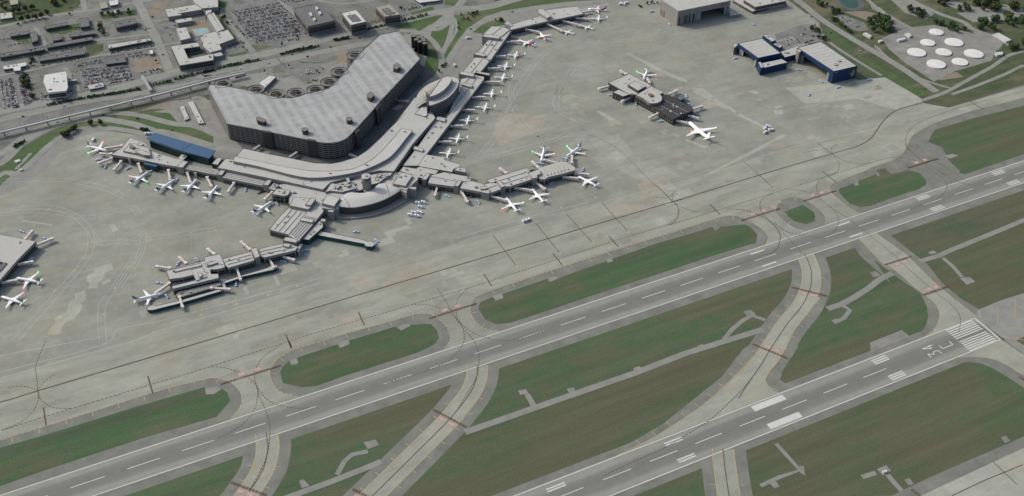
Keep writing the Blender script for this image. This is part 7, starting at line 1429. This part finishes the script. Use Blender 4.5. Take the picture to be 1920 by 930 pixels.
hotel = building('hotel_building', 'rambling pale roofed hotel wings around a pool and courtyards', 'hotel', [
 ([(-767.7,1378.2),(-739.2,1374.5),(-744.3,1338.2),(-769.3,1341.5)], 9, dict(units=2)), ([(-744.7,1373.7),(-701.9,1370.0),(-703.7,1342.8),(-747.4,1345.6)], 10, dict(units=3)), ([(-711.9,1394.1),(-661.2,1386.9),(-673.6,1335.9),(-702.2,1343.0),(-709.8,1373.1)], 12, dict(units=3)),
 ([(-759.8,1325.1),(-729.1,1322.2),(-730.6,1307.8),(-758.9,1308.6)], 8, dict(units=1)), ([(-766.3,1284.5),(-748.2,1281.6),(-749.2,1233.0),(-769.2,1231.6)], 10, dict(units=3)),
 ([(-790.5,1212.6),(-743.1,1206.7),(-742.4,1189.5),(-770.8,1193.3),(-771.8,1151.3),(-726.7,1151.1),(-732.5,1126.7),(-791.5,1132.7)], 12, dict(units=6, glass=(2, 10), step=3.5)),
 ([(-701.6,1312.3),(-692.4,1317.6),(-690.2,1237.4),(-700.7,1233.8)], 11, dict(units=1)), ([(-691.8,1316.2),(-686.7,1316.8),(-685.0,1238.5),(-690.6,1235.4)], 12, dict(units=1)), ([(-732.5,1232.2),(-708.2,1230.7),(-713.7,1207.9),(-735.1,1207.2)], 9, dict(units=2)),
 ([(-726.3,1238.0),(-685.8,1241.5),(-679.8,1236.3),(-677.1,1196.1),(-707.8,1185.8),(-708.4,1164.0),(-730.4,1160.0),(-737.1,1191.6)], 10, dict(units=7)), ([(-745.5,1156.4),(-712.3,1159.2),(-711.0,1145.1),(-748.3,1144.4)], 8, dict(units=1)), ([(-707.4,1380.5),(-677.3,1385.1),(-676.6,1340.5),(-701.2,1336.8)], 9, dict(units=2)), ([(-692.4,1363.8),(-682.7,1362.2),(-688.4,1327.6),(-703.4,1316.5)], 9, dict())], None)
plainb([(-546.6,1247.8),(-494.8,1251.4),(-490.6,1166.5),(-545.2,1163.5)], 20, 'wallt', 'roofc', 'big black flat roofed office building with four white roof monitors', units=0, extra=[([(-526.8,1214.6),(-522.3,1214.2),(-523.9,1199.4),(-528.5,1199.2)], 22.5, dict(z0=19, wall='wallw', roof='roofw')), ([(-508.2,1233.1),(-504.2,1233.0),(-505.7,1220.9),(-509.7,1220.3)], 22.5, dict(z0=19, wall='wallw', roof='roofw')), ([(-509.7,1212.4),(-505.2,1212.1),(-506.3,1199.3),(-510.5,1198.9)], 22.5, dict(z0=19, wall='wallw', roof='roofw')), ([(-526.7,1190.5),(-523.0,1190.5),(-524.0,1179.2),(-527.9,1178.7)], 22.5, dict(z0=19, wall='wallw', roof='roofw'))])
plainb([(-470.6,1185.2),(-441.6,1187.6),(-440.8,1132.1),(-471.0,1130.8)], 22, 'wallt', 'roofw', 'square office block with a white roof and dark centre', units=2, extra=[([(-465.5,1170.2),(-448.7,1169.3),(-447.5,1140.1),(-464.7,1141.4)], 22.4, dict(z0=20, wall='walld', roof='roofc', units=2))])
plainb([(-402.4,1187.5),(-373.0,1188.9),(-371.0,1135.7),(-400.5,1139.7)], 20, 'wallt', 'tan', 'square office block with a sunken blue grey roof court', units=2, extra=[([(-395.2,1171.2),(-381.8,1172.2),(-379.6,1143.6),(-394.7,1144.8)], 20.4, dict(z0=18, wall='walld', roof='roofc', units=3))])
plainb([(-312.5,1216.3),(-260.0,1210.4),(-266.7,1187.7),(-307.6,1194.7)], 6, 'wallw', 'roofw', 'white roofed building at the very top edge', units=2)
plainb([(-702.1,1388.9),(-675.9,1392.4),(-677.0,1345.3),(-702.8,1342.2)], 7, 'wall', 'roof', 'grey roofed building between hotel and the large car park', units=2)
plainb([(-678.7,1022.6),(-655.5,1040.0),(-645.6,1030.2),(-676.3,998.3)], 6, 'wall', 'roofw', 'white roofed shed behind the garage on the dark lot', units=1, glass=False)
plainb([(-712.7,1074.6),(-692.4,1075.0),(-692.3,1068.3),(-710.7,1066.0)], 3, 'wallw', 'tan', 'thin pale canopy near the guideway', 'canopy', 0, False)
for k, (p, l_) in enumerate((([(397.3,714.8),(405.7,715.5),(405.7,699.2),(398.1,696.1)], 'white shed beside the highway near the small car park'), ([(440.4,669.4),(456.7,667.8),(454.1,661.8),(436.6,661.9)], 'white shed left of the storage tanks, lower'), ([(468.5,680.4),(475.5,680.3),(474.8,668.5),(466.9,666.0)], 'white shed left of the storage tanks, upper'), ([(615.6,606.3),(628.8,606.3),(629.3,573.6),(615.2,572.7)], 'long white shed right of the storage tanks'), ([(564.2,549.9),(579.0,546.7),(572.9,538.7),(559.6,540.2)], 'small white shed at the bend of the road right of the tanks'), ([(404.8,681.0),(412.3,680.0),(410.1,674.8),(402.1,674.6)], 'tiny white hut by the highway'))):
    plainb(p, 4, 'wallw', 'roofw', l_, 'shed', 0, False, name='shed')
# rows of pale parked coaches in the yard left of the garage
for k, p in enumerate(([(-820.9,1007.3),(-813.1,1007.7),(-813.8,960.8),(-821.8,958.7)], [(-805.3,1016.6),(-795.7,1016.2),(-794.8,935.6),(-803.7,938.0)])):
    plainb(p, 3, 'wall', 'roofl', ['shorter', 'longer'][k]+' pale canopy roof in the yard left of the garage', 'canopy', 2, False, name='yard_canopy')
for k, (p, l_) in enumerate((([(-1090.1,954.8),(-1082.2,956.5),(-1080.3,950.1),(-1087.4,948.1)], 'equipment hut on the grassy island left of the apron, upper'), ([(-1086.2,926.3),(-1081.1,927.3),(-1080.1,923.3),(-1085.0,922.1)], 'equipment hut on the grassy island left of the apron, lower'), ([(-282.1,-124.8),(-277.8,-125.5),(-278.9,-129.0),(-283.4,-128.5)], 'small white hut in the grass below the near runway'))):
    plainb(p, 2.6, 'wallw', 'roofw', l_, 'hut', 0, False, name='equipment_hut')

# elevated guideway, skybridge and highway walls
gw = smooth([(-1333.6,1033.4),(-1100.7,1042.3),(-992.1,1046.8),(-871.2,1052.1),(-809.9,1056.5),(-748.6,1061.9),(-693.6,1062.7)], n=8)
root = empty('elevated_guideway', (*gw[0], 0), 'long pale elevated rail guideway along the highway at upper left', 'guideway', absol=True)
b = bmesh.new()
for i in range(len(gw)-1): bar(b, (*gw[i], 8.2), (*gw[i+1], 8.2), 7.5, 1.4)
link('deck', b, M['roof'], root)
b = bmesh.new()
for i in range(len(gw)-1):
    d = (gw[i+1][0]-gw[i][0], gw[i+1][1]-gw[i][1]); l = math.hypot(*d)
    for s in (-1, 1): o_ = (-d[1]/l*3.6*s, d[0]/l*3.6*s); bar(b, (gw[i][0]+o_[0], gw[i][1]+o_[1], 9.4), (gw[i+1][0]+o_[0], gw[i+1][1]+o_[1], 9.4), .4, 1.2)
link('parapet', b, M['roofl'], root)
for q in resample(gw, 34):
    b = bmesh.new(); cyl(b, (q[0], q[1], 0), 1.1, 7.6, 10); link('pier', b, M['wall'], root)
a = [(-858.3,1130.1),(-853.9,1071.3)]; root = empty('skybridge', (*a[0], 0), 'blue grey covered footbridge crossing the highway at upper left', 'footbridge', absol=True)
b = bmesh.new(); bar(b, (*a[0], 7.6), (*a[1], 7.6), 5, 3.4); link('enclosure', b, M['steel'], root)
b = bmesh.new(); bar(b, (*a[0], 5.7), (*a[1], 5.7), 5.3, .5); link('deck', b, M['wall'], root)
for t in (.05, .5, .95):
    b = bmesh.new(); cyl(b, (a[0][0]+(a[1][0]-a[0][0])*t, a[0][1]+(a[1][1]-a[0][1])*t, 0), .9, 5.5, 10); link('pier', b, M['wall'], root)
for k, (a, l_) in enumerate((([(-1032.8,1081.0),(-1032.0,1060.4)], 'left'), ([(-626.3,1097.7),(-623.8,1081.6)], 'right'), ([(-929.2,1039.3),(-930.5,1025.6)], 'middle'), ([(-888.3,1033.2),(-889.6,1022.2)], 'upper middle'))):
    root = empty('sign_gantry', (*a[0], 0), 'dark sign gantry over the airport roads, %s one' % l_, 'sign gantry', 'sign gantries over the airport roads', True)
    b = bmesh.new()
    for t in a: cyl(b, (*t, 0), .35, 7, 8)
    link('post', b, M['steel'], root); b = bmesh.new(); bar(b, (*a[0], 7), (*a[1], 7), .8, .8); link('beam', b, M['steel'], root)
    b = bmesh.new(); bar(b, (*a[0], 7.4), (a[1][0], a[1][1], 7.4), .3, 2.6); link('sign_board', b, M['tealwall'], root)

# ------------------------------------------------------------------ parked cars
paints = [('white', plain('white_car_paint', (.62, .62, .61), .4, .02)), ('silver', plain('silver_car_paint', (.34, .35, .35), .35, .02)), ('dark grey', plain('dark_grey_car_paint', (.06, .065, .07), .35, .02)), ('black', plain('black_car_paint', (.02, .02, .022), .35, .02)), ('red', plain('red_car_paint', (.32, .05, .04), .4, .02)), ('blue', plain('blue_car_paint', (.05, .09, .18), .4, .02))]
for nm, m in paints: M['car_'+nm] = m
cars = []
def lot(q, rows, fill_, paired=True, along=None):
    """q: four ground corners; rows run parallel to the side q0-q1"""
    (a, b_, c, d) = q
    for r in range(rows):
        t = (r+.5)/rows; t += (.12/rows if r % 2 else -.12/rows) if paired else 0
        p0 = (a[0]+(d[0]-a[0])*t, a[1]+(d[1]-a[1])*t); p1 = (b_[0]+(c[0]-b_[0])*t, b_[1]+(c[1]-b_[1])*t)
        l = math.dist(p0, p1); n = int(l/2.9); ang = math.atan2(p1[1]-p0[1], p1[0]-p0[0])+math.pi/2
        for i in range(n):
            if rnd.random() < fill_:
                s = (i+.5)/n; cars.append((p0[0]+(p1[0]-p0[0])*s+rnd.uniform(-.2, .2), p0[1]+(p1[1]-p0[1])*s+rnd.uniform(-.3, .3), ang+rnd.choice((0, math.pi))+rnd.uniform(-.04, .04), rnd.choices(range(6), (26, 22, 20, 16, 8, 8))[0]))
for q, r, f in (([(-650.8,1328.8),(-554.9,1329.2),(-538.8,1172.8),(-646.6,1183.2)], 20, .86), ([(-952.0,1218.0),(-872.7,1200.9),(-872.9,1138.6),(-955.8,1145.1)], 10, .8), ([(-1073.9,1237.8),(-1078.6,1131.5),(-1089.8,1128.6),(-1085.2,1238.7)], 2, .8), ([(-1067.1,1239.0),(-1065.5,1125.2),(-1074.4,1127.4),(-1070.2,1236.0)], 4, .8), ([(-1047.4,1234.1),(-1043.6,1131.4),(-1055.9,1128.9),(-1055.2,1233.3)], 4, .75), ([(-1013.0,1263.8),(-941.8,1260.5),(-940.9,1252.8),(-1012.2,1254.0)], 1, .8), ([(-1015.1,1279.1),(-936.2,1270.9),(-936.1,1265.0),(-1014.8,1273.2)], 1, .7), ([(-975.5,1308.4),(-934.7,1308.6),(-934.8,1301.2),(-975.3,1302.4)], 2, .7), ([(-892.9,1261.2),(-815.1,1255.9),(-815.4,1248.6),(-893.1,1254.0)], 2, .85), ([(-865.7,1240.7),(-833.3,1237.4),(-836.6,1214.6),(-865.1,1221.1)], 3, .6), ([(-844.6,1347.5),(-812.6,1334.7),(-813.9,1316.9),(-845.7,1329.6)], 3, .6), ([(-1027.0,1161.9),(-975.8,1146.0),(-979.8,1117.6),(-1028.6,1132.6)], 4, .45), ([(-534.6,1198.3),(-480.3,1192.9),(-485.8,1168.9),(-530.9,1170.2)], 4, .35), ([(-448.9,1171.8),(-344.6,1170.0),(-346.5,1161.7),(-451.6,1164.2)], 1, .8), ([(-345.5,1195.3),(-296.1,1196.8),(-298.2,1188.3),(-347.3,1183.7)], 2, .6),
                ([(-608.7,1043.7),(-568.9,1034.9),(-569.8,1017.3),(-601.9,1020.0)], 3, .4), ([(-605.2,1001.4),(-580.2,999.4),(-581.3,992.4),(-605.2,993.9)], 2, .6), ([(-692.5,1196.8),(-661.2,1201.5),(-660.2,1186.9),(-695.9,1173.6)], 4, .5), ([(-550.7,1342.0),(-485.2,1339.8),(-485.4,1313.8),(-548.9,1312.3)], 4, .6), ([(-602.0,1172.9),(-565.9,1169.8),(-565.4,1155.3),(-602.7,1162.0)], 3, .45), ([(249.5,778.3),(330.7,783.7),(309.5,738.5),(236.0,741.7)], 6, .13), ([(405.3,794.6),(417.1,791.7),(421.8,742.7),(407.3,738.9)], 4, .4), ([(276.2,736.5),(302.7,739.3),(300.2,732.7),(275.3,731.9)], 2, .5), ([(-939.3,1393.2),(-899.9,1387.5),(-900.4,1377.1),(-940.8,1382.3)], 2, .7), ([(-1071.4,1325.4),(-1030.3,1320.1),(-1030.4,1310.4),(-1071.3,1315.7)], 2, .6), ([(-660.4,1285.8),(-648.7,1198.3),(-653.2,1194.8),(-665.1,1282.0)], 1, .4), ([(-788.4,1325.7),(-778.0,1323.4),(-776.7,1247.5),(-786.8,1249.8)], 3, .5), ([(-857.8,1161.0),(-817.6,1160.2),(-818.3,1146.6),(-856.1,1148.7)], 2, .5), ([(-559.3,1225.0),(-555.4,1187.8),(-561.0,1181.8),(-563.1,1220.9)], 2, .6), ([(-960.3,1243.1),(-910.9,1238.4),(-911.1,1224.2),(-958.4,1228.1)], 3, .6), ([(-1061.0,1372.0),(-994.5,1367.8),(-994.8,1361.8),(-1061.2,1365.6)], 1, .6), ([(-891.5,1359.6),(-844.2,1350.0),(-847.9,1322.9),(-893.4,1334.4)], 3, .3), ([(-934.5,1489.4),(-915.3,1485.9),(-919.9,1454.4),(-936.4,1459.6)], 2, .5), ([(-1076.5,1271.1),(-1038.1,1266.6),(-1038.4,1255.0),(-1076.4,1261.8)], 2, .6), ([(-841.9,1224.4),(-824.0,1220.7),(-823.8,1216.6),(-841.8,1219.5)], 1, .5), ([(-967.4,1111.7),(-929.4,1110.5),(-929.8,1102.1),(-967.7,1103.3)], 1, .3), ([(-969.5,1219.5),(-956.0,1217.6),(-957.3,1181.5),(-970.6,1183.5)], 3, .6), ([(-702.2,1196.0),(-666.4,1195.5),(-667.2,1187.5),(-703.0,1188.0)], 1, .7), ([(-573.8,1034.6),(-555.1,1033.4),(-556.3,1026.2),(-574.9,1027.4)], 1, .6), ([(-643.5,1190.1),(-596.2,1184.4),(-596.9,1173.3),(-644.8,1176.6)], 2, .4), ([(-493.1,1193.1),(-468.4,1190.2),(-469.9,1181.9),(-494.5,1184.9)], 1, .5), ([(-766.5,1347.4),(-756.0,1345.1),(-756.8,1310.5),(-769.7,1311.4)], 2, .4), ([(-747.8,1152.7),(-669.6,1155.4),(-670.1,1151.8),(-748.3,1148.7)], 1, .15), ([(-1070.0,1404.2),(-1024.4,1392.5),(-1024.8,1385.0),(-1070.3,1396.7)], 1, .5), ([(-567.9,1247.2),(-563.1,1162.7),(-567.1,1161.8),(-572.8,1243.5)], 1, .5)):
    lot(q, r, f)
cx_, cy_ = co.location.x, co.location.y
cars.sort(key=lambda c: math.hypot(c[0]-cx_, c[1]-cy_))
cm = [car_mesh(4.5, 1.8, 1.5, 'car_'+nm) for nm, m in paints]
for x, y, a, k in cars[:300]:
    o = bpy.data.objects.new('parked_car', cm[k]); col.objects.link(o); o.location = (x, y, .26); o.rotation_euler = (0, 0, a)
    tag(o, 'small %s car parked in the landside car parks' % paints[k][0], 'car', '%s cars parked in the landside car parks' % paints[k][0])
b = bmesh.new()
for x, y, a, k in cars[300:]:
    box(b, (x, y, .35), (4.4, 1.8, .75), a, k, .95); box(b, (x, y, 1.1), (2.3, 1.6, .5), a, 6 if k != 0 else 6, .8)
o = link('parked_cars', b, [m for _, m in paints]+[M['glass']]); tag(o, 'rows of cars filling the more distant car parks', None, None, 'stuff')
# moving cars on the roads
mv = [(-692.6,1094.5),(-642.1,1091.1),(-594.9,1105.8),(-571.8,1086.5),(-522.4,1103.7),(-461.6,1113.8),(-1048.4,1057.1),(-1013.2,1048.2),(-941.1,1037.6),(-891.3,1001.4),(-847.2,940.4),(-1062.6,1092.1),(-995.7,1097.0),(-810.0,1325.6),(-807.9,1208.0),(-794.6,1371.9),(356.9,817.1),(348.1,747.3),(349.8,665.6),(-293.0,1084.5),(-259.3,1057.0),(-156.5,1088.2),(-363.9,1055.3),(-403.9,986.8)]
for k, (x, y) in enumerate(mv):
    kk = k % 6; o = bpy.data.objects.new('moving_car', cm[kk]); col.objects.link(o); o.location = (x, y, .45); o.rotation_euler = (0, 0, .1)
    tag(o, 'small %s car driving on the landside roads' % paints[kk][0], 'car', '%s cars driving on the landside roads' % paints[kk][0])

# ------------------------------------------------------------------ trees
def crown_mesh(key, mat, seed, n=420, tall=1.0, shrub=False):
    r_ = random.Random(seed); b = bmesh.new()
    lobes = [(Vector((r_.uniform(-.45, .45), r_.uniform(-.45, .45), r_.uniform(.25, 1.0)*tall)), r_.uniform(.38, .62)) for _ in range(7)]
    for i in range(n):
        c, rr = r_.choice(lobes); d = Vector((r_.gauss(0, 1), r_.gauss(0, 1), r_.gauss(0, 1))).normalized()
        p = c+d*rr*(r_.random()**.35)
        if p.z < (.02 if shrub else .12): continue
        s = r_.uniform(.07, .15); u = Vector((r_.gauss(0, 1), r_.gauss(0, 1), r_.gauss(0, .6))).normalized(); v = d.cross(u)
        if v.length < .1: continue
        v.normalize(); w = (u+d*.25).normalized()
        b.faces.new([b.verts.new(p+w*s*x+v*s*y) for x, y in ((-1, -.8), (1, -.6), (.8, .9), (-.9, .7))])
    me = bpy.data.meshes.new(key); b.to_mesh(me); b.free(); me.materials.append(M[mat]); return me
def trunk_mesh():
    b = bmesh.new(); cyl(b, (0, 0, 0), .07, .55, 8, .04)
    for a in (0, 2.1, 4.2): bar(b, (0, 0, .35), (.28*math.cos(a), .28*math.sin(a), .75), .03, .03)
    me = bpy.data.meshes.new('trunk'); b.to_mesh(me); b.free(); me.materials.append(M['wood']); return me
CM = {k: [crown_mesh('crown', k, 10*i+s, tall=.95) for s in range(3)] for i, k in enumerate(('leafdark', 'leaf', 'leaf2'))}
TM = trunk_mesh()
def tree(x, y, h, kind, label, group, name='tree'):
    r_ = empty(name, (x, y, .1), label, 'tree', group); r_.scale = (h*.62*rnd.uniform(.85, 1.15),)*2+(h*.72,); r_.rotation_euler = (0, 0, rnd.uniform(0, 6.28))
    part('trunk', TM, r_); part('crown', rnd.choice(CM[kind]), r_, (0, 0, .18))
for k, (x, y) in enumerate([(-1035.7,1507.4),(-1024.6,1507.7),(-1011.8,1508.7),(-1000.0,1508.7),(-958.9,1509.8),(-1023.4,1463.2),(-1011.5,1462.8),(-999.9,1462.7),(-988.3,1462.6),(-976.0,1471.4)]):
    tree(x, y, 11, 'leafdark', 'round dark olive tree in the double row at the top left' if k != 4 else 'round dark olive tree standing apart right of the double row', 'dark olive trees in rows at the top left')
tree(*[(-937.5,1451.8)][0], 5, 'leafdark', 'very small dark tree on the upper road verge', None); tree(*[(-1032.8,1449.9)][0], 5, 'leafdark', 'small dark shrub tree below the left end of the tree rows', None); tree(*[(-1050.0,1570.9)][0], 10, 'leafdark', 'dark olive tree at the very top left corner', None)
def clump(poly, n, h0, h1, kinds, label, group, name='tree'):
    xs = [p[0] for p in poly]; ys = [p[1] for p in poly]; c = 0
    n = max(3, round(n*.56)); h0, h1 = h0*1.1, h1*1.15
    for _ in range(n*40):
        x, y = rnd.uniform(min(xs), max(xs)), rnd.uniform(min(ys), max(ys))
        if inside(poly, x, y): tree(x, y, rnd.uniform(h0, h1), rnd.choice(kinds), label, group, name); c += 1
        if c >= n: break
for poly, n, h0, h1, kinds, lab, grp in (
 ([(437.3,754.3),(474.3,764.1),(490.7,756.3),(485.8,730.9),(453.9,697.8),(429.6,699.0),(423.3,717.9)], 34, 8, 13, ('leaf', 'leaf2'), 'leafy tree in the dense grove left of the storage tanks', 'grove left of the storage tanks'),
 ([(558.3,786.4),(560.5,762.2),(562.7,716.0),(548.3,703.6),(536.7,722.9),(544.5,764.2)], 20, 7, 11, ('leaf', 'leafdark'), 'dark tree in the diagonal belt above the storage tanks', 'diagonal tree belt above the tanks'),
 ([(556.1,702.5),(567.8,680.5),(606.5,656.4),(599.8,643.4),(555.4,648.9),(554.0,684.4)], 24, 6, 9, ('leaf', 'leaf2'), 'low tree in the hedge directly above the storage tanks', 'hedge trees above the tanks'),
 ([(616.2,657.2),(679.2,654.2),(731.7,640.1),(712.5,621.7),(669.5,615.2),(617.3,616.4),(609.4,644.2)], 46, 7, 12, ('leaf', 'leaf2'), 'green tree in the long belt right above the tanks', 'green belt at the right edge'),
 ([(623.8,772.4),(653.2,758.2),(636.3,737.2),(618.0,740.2),(616.8,758.2)], 14, 7, 11, ('leaf', 'leafdark'), 'dark tree at the top edge above the tank farm', 'dark trees at the top edge'),
 ([(640.8,729.2),(665.2,726.1),(654.4,705.5),(632.1,710.6)], 10, 7, 10, ('leaf', 'leafdark'), 'dark tree in the small clump near the top right', 'small clump near the top right'),
 ([(685.3,731.0),(733.3,707.8),(748.7,677.2),(733.1,656.2),(726.3,676.6),(681.5,686.8),(668.1,710.3)], 40, 8, 13, ('leaf', 'leafdark'), 'dark tree in the wide wood at the top right', 'wide wood at the top right'),
 ([(613.7,563.6),(656.9,568.5),(670.7,561.8),(642.1,534.7),(611.6,541.8),(601.7,549.1)], 18, 7, 10, ('leaf', 'leaf2'), 'tree by the road bend at the right edge', 'trees at the right edge road bend'),
 ([(392.3,860.6),(416.5,854.8),(420.9,806.8),(398.8,800.6),(395.8,835.9)], 20, 6, 9, ('leaf', 'leaf2'), 'bushy tree along the upper side of the diagonal highway', 'trees along the diagonal highway'),
 ([(384.9,804.5),(396.7,801.6),(393.0,721.9),(382.8,716.3),(378.6,744.8)], 22, 5, 8, ('leaf',), 'low tree in the strip between highway and small car park', 'tree strip beside the small car park'),
 ([(326.0,788.8),(334.9,781.7),(322.9,726.6),(312.0,723.7),(314.8,763.4)], 14, 5, 8, ('leaf', 'leafdark'), 'small tree behind the blue hangars car park', 'trees behind the hangar car park'),
 ([(-1018.2,995.8),(-1007.9,1006.2),(-989.6,1020.9),(-980.1,1024.2),(-984.4,1006.6),(-1002.2,995.7),(-1017.7,986.0)], 14, 6, 9, ('leaf', 'leafdark'), 'dark tree in the row on the grassy bend above the left apron', 'tree row above the left apron'),
 ([(-259.7,1120.3),(-238.3,1121.7),(-216.8,1117.2),(-196.2,1116.2),(-206.1,1106.2),(-259.5,1091.2),(-292.4,1050.7),(-290.6,1066.5)], 26, 3, 5, ('leaf', 'leaf2'), 'small bush on the green slope beyond the upper concourse', 'bushes on the slope beyond the concourse'),
 ([(-385.1,923.9),(-376.1,934.2),(-355.7,954.4),(-357.3,945.1),(-377.5,925.1)], 8, 4, 6, ('leaf',), 'small tree on the verge between garage road and concourse', 'trees on the garage road verge'),
 ([(79.3,1004.4),(128.0,1005.3),(122.1,995.9),(79.4,995.3)], 9, 3, 5, ('leaf', 'leafdark'), 'low bush at the top edge left of the grey hangar', 'bushes left of the grey hangar'),
 ([(-204.3,1076.0),(-185.0,1072.6),(-189.7,1051.7),(-202.5,1046.5)], 8, 4, 6, ('leaf', 'leaf2'), 'small tree on the lawn behind the top concourse', 'trees behind the top concourse'),
 ([(-1048.8,1239.3),(-1039.2,1239.3),(-1038.2,1163.0),(-1040.1,1129.7),(-1047.6,1137.5)], 16, 6, 9, ('leaf', 'leafdark'), 'dark tree between the left car parks', 'trees between the left car parks'),
 ([(-1029.1,1295.3),(-1017.8,1289.9),(-1019.6,1257.6),(-1030.2,1267.4)], 7, 6, 8, ('leaf',), 'tree right of the white L shaped building', 'trees by the L shaped building'),
 ([(-894.2,1403.6),(-886.2,1399.7),(-891.1,1323.0),(-898.9,1326.8)], 9, 5, 8, ('leaf', 'leafdark'), 'tree in the strip left of the charcoal roofed block', 'tree strip by the charcoal roofed block'),
 ([(-883.1,1425.6),(-825.1,1419.8),(-823.9,1402.5),(-881.6,1408.4)], 14, 4, 7, ('leaf', 'leaf2'), 'scrubby tree on the rough ground above the charcoal roofed block', 'scrub above the charcoal roofed block'),
 ([(-1029.5,1327.1),(-1008.4,1319.4),(-1011.9,1306.4),(-1029.2,1312.3)], 6, 5, 7, ('leaf',), 'tree between the long dark roofed buildings', 'trees between the dark roofed buildings'),
 ([(-983.7,1547.5),(-924.4,1530.6),(-928.9,1498.1),(-946.7,1495.3),(-971.2,1507.1)], 10, 5, 9, ('leaf', 'leafdark'), 'garden tree at the top left', 'garden trees at the top left'),
 ([(-1056.8,1548.4),(-1040.0,1546.0),(-1034.2,1517.9),(-1047.1,1515.7)], 4, 5, 8, ('leaf',), 'garden tree near the upper left corner', 'garden trees in the corner'),
 ([(-677.3,1349.1),(-669.2,1351.4),(-667.5,1277.2),(-673.3,1274.0)], 9, 4, 6, ('leaf',), 'small street tree along the left side of the large car park', 'street trees beside the large car park'),
 ([(-392.4,1205.4),(-345.7,1201.7),(-337.2,1216.6),(-342.6,1175.2),(-371.0,1170.5)], 5, 4, 6, ('leaf',), 'small tree beside the sunken court office block', 'trees beside the office block')):
    clump(poly, n, h0, h1, kinds, lab, grp)
tree(*[(-963.3,1014.1)][0], 9, 'leafdark', 'dark round tree on the verge above the left apron, left of a pair', None); tree(*[(-948.3,1009.7)][0], 9, 'leafdark', 'dark round tree on the verge above the left apron, right of a pair', None)
# highway median hedges
for k, (p, n, l_) in enumerate((([(-1019.9,1111.6),(-967.7,1109.7),(-911.6,1101.9),(-867.6,1098.2)], 46, 'left half'), ([(-850.9,1103.4),(-817.2,1102.8)], 6, 'below the crossing street'), ([(-808.3,1107.4),(-771.3,1110.1),(-738.5,1110.4),(-758.1,1108.1),(-710.8,1113.7),(-652.7,1112.1)], 44, 'hotel side'), ([(-613.9,1114.9),(-591.4,1117.7),(-543.0,1116.4)], 24, 'behind the garage'), ([(-508.0,1124.8),(-478.9,1122.1)], 14, 'near the black roofed office'), ([(-449.9,1139.8),(-394.6,1142.6)], 14, 'near the white roofed office'), ([(-364.5,1146.1),(-313.0,1148.6)], 8, 'at its far end'), ([(-1084.8,997.7),(-1068.8,1008.8)], 8, 'on the lower airport road'), ([(-891.6,961.9),(-881.7,955.6)], 5, 'behind the blue roofed hall'))):
    q = resample(p, max(1, sum(math.dist(p[i], p[i+1]) for i in range(len(p)-1))/n))
    hb_ = bmesh.new(); band(hb_, smooth(p, n=4), 5, .474+.0011*k); tag(link('verge', hb_, M['lawn']), 'narrow green median strip of the airport roads', kind='stuff')
    for s in q: tree(s[0]+rnd.uniform(-1, 1), s[1]+rnd.uniform(-1, 1), rnd.uniform(3, 5.5), rnd.choice(('leaf', 'leafdark')), 'low bush in the highway median hedge, '+l_, 'median hedge, '+l_, 'bush')
# remove the helper property used while building
for o in col.objects:
    if '_abs' in o: del o['_abs']
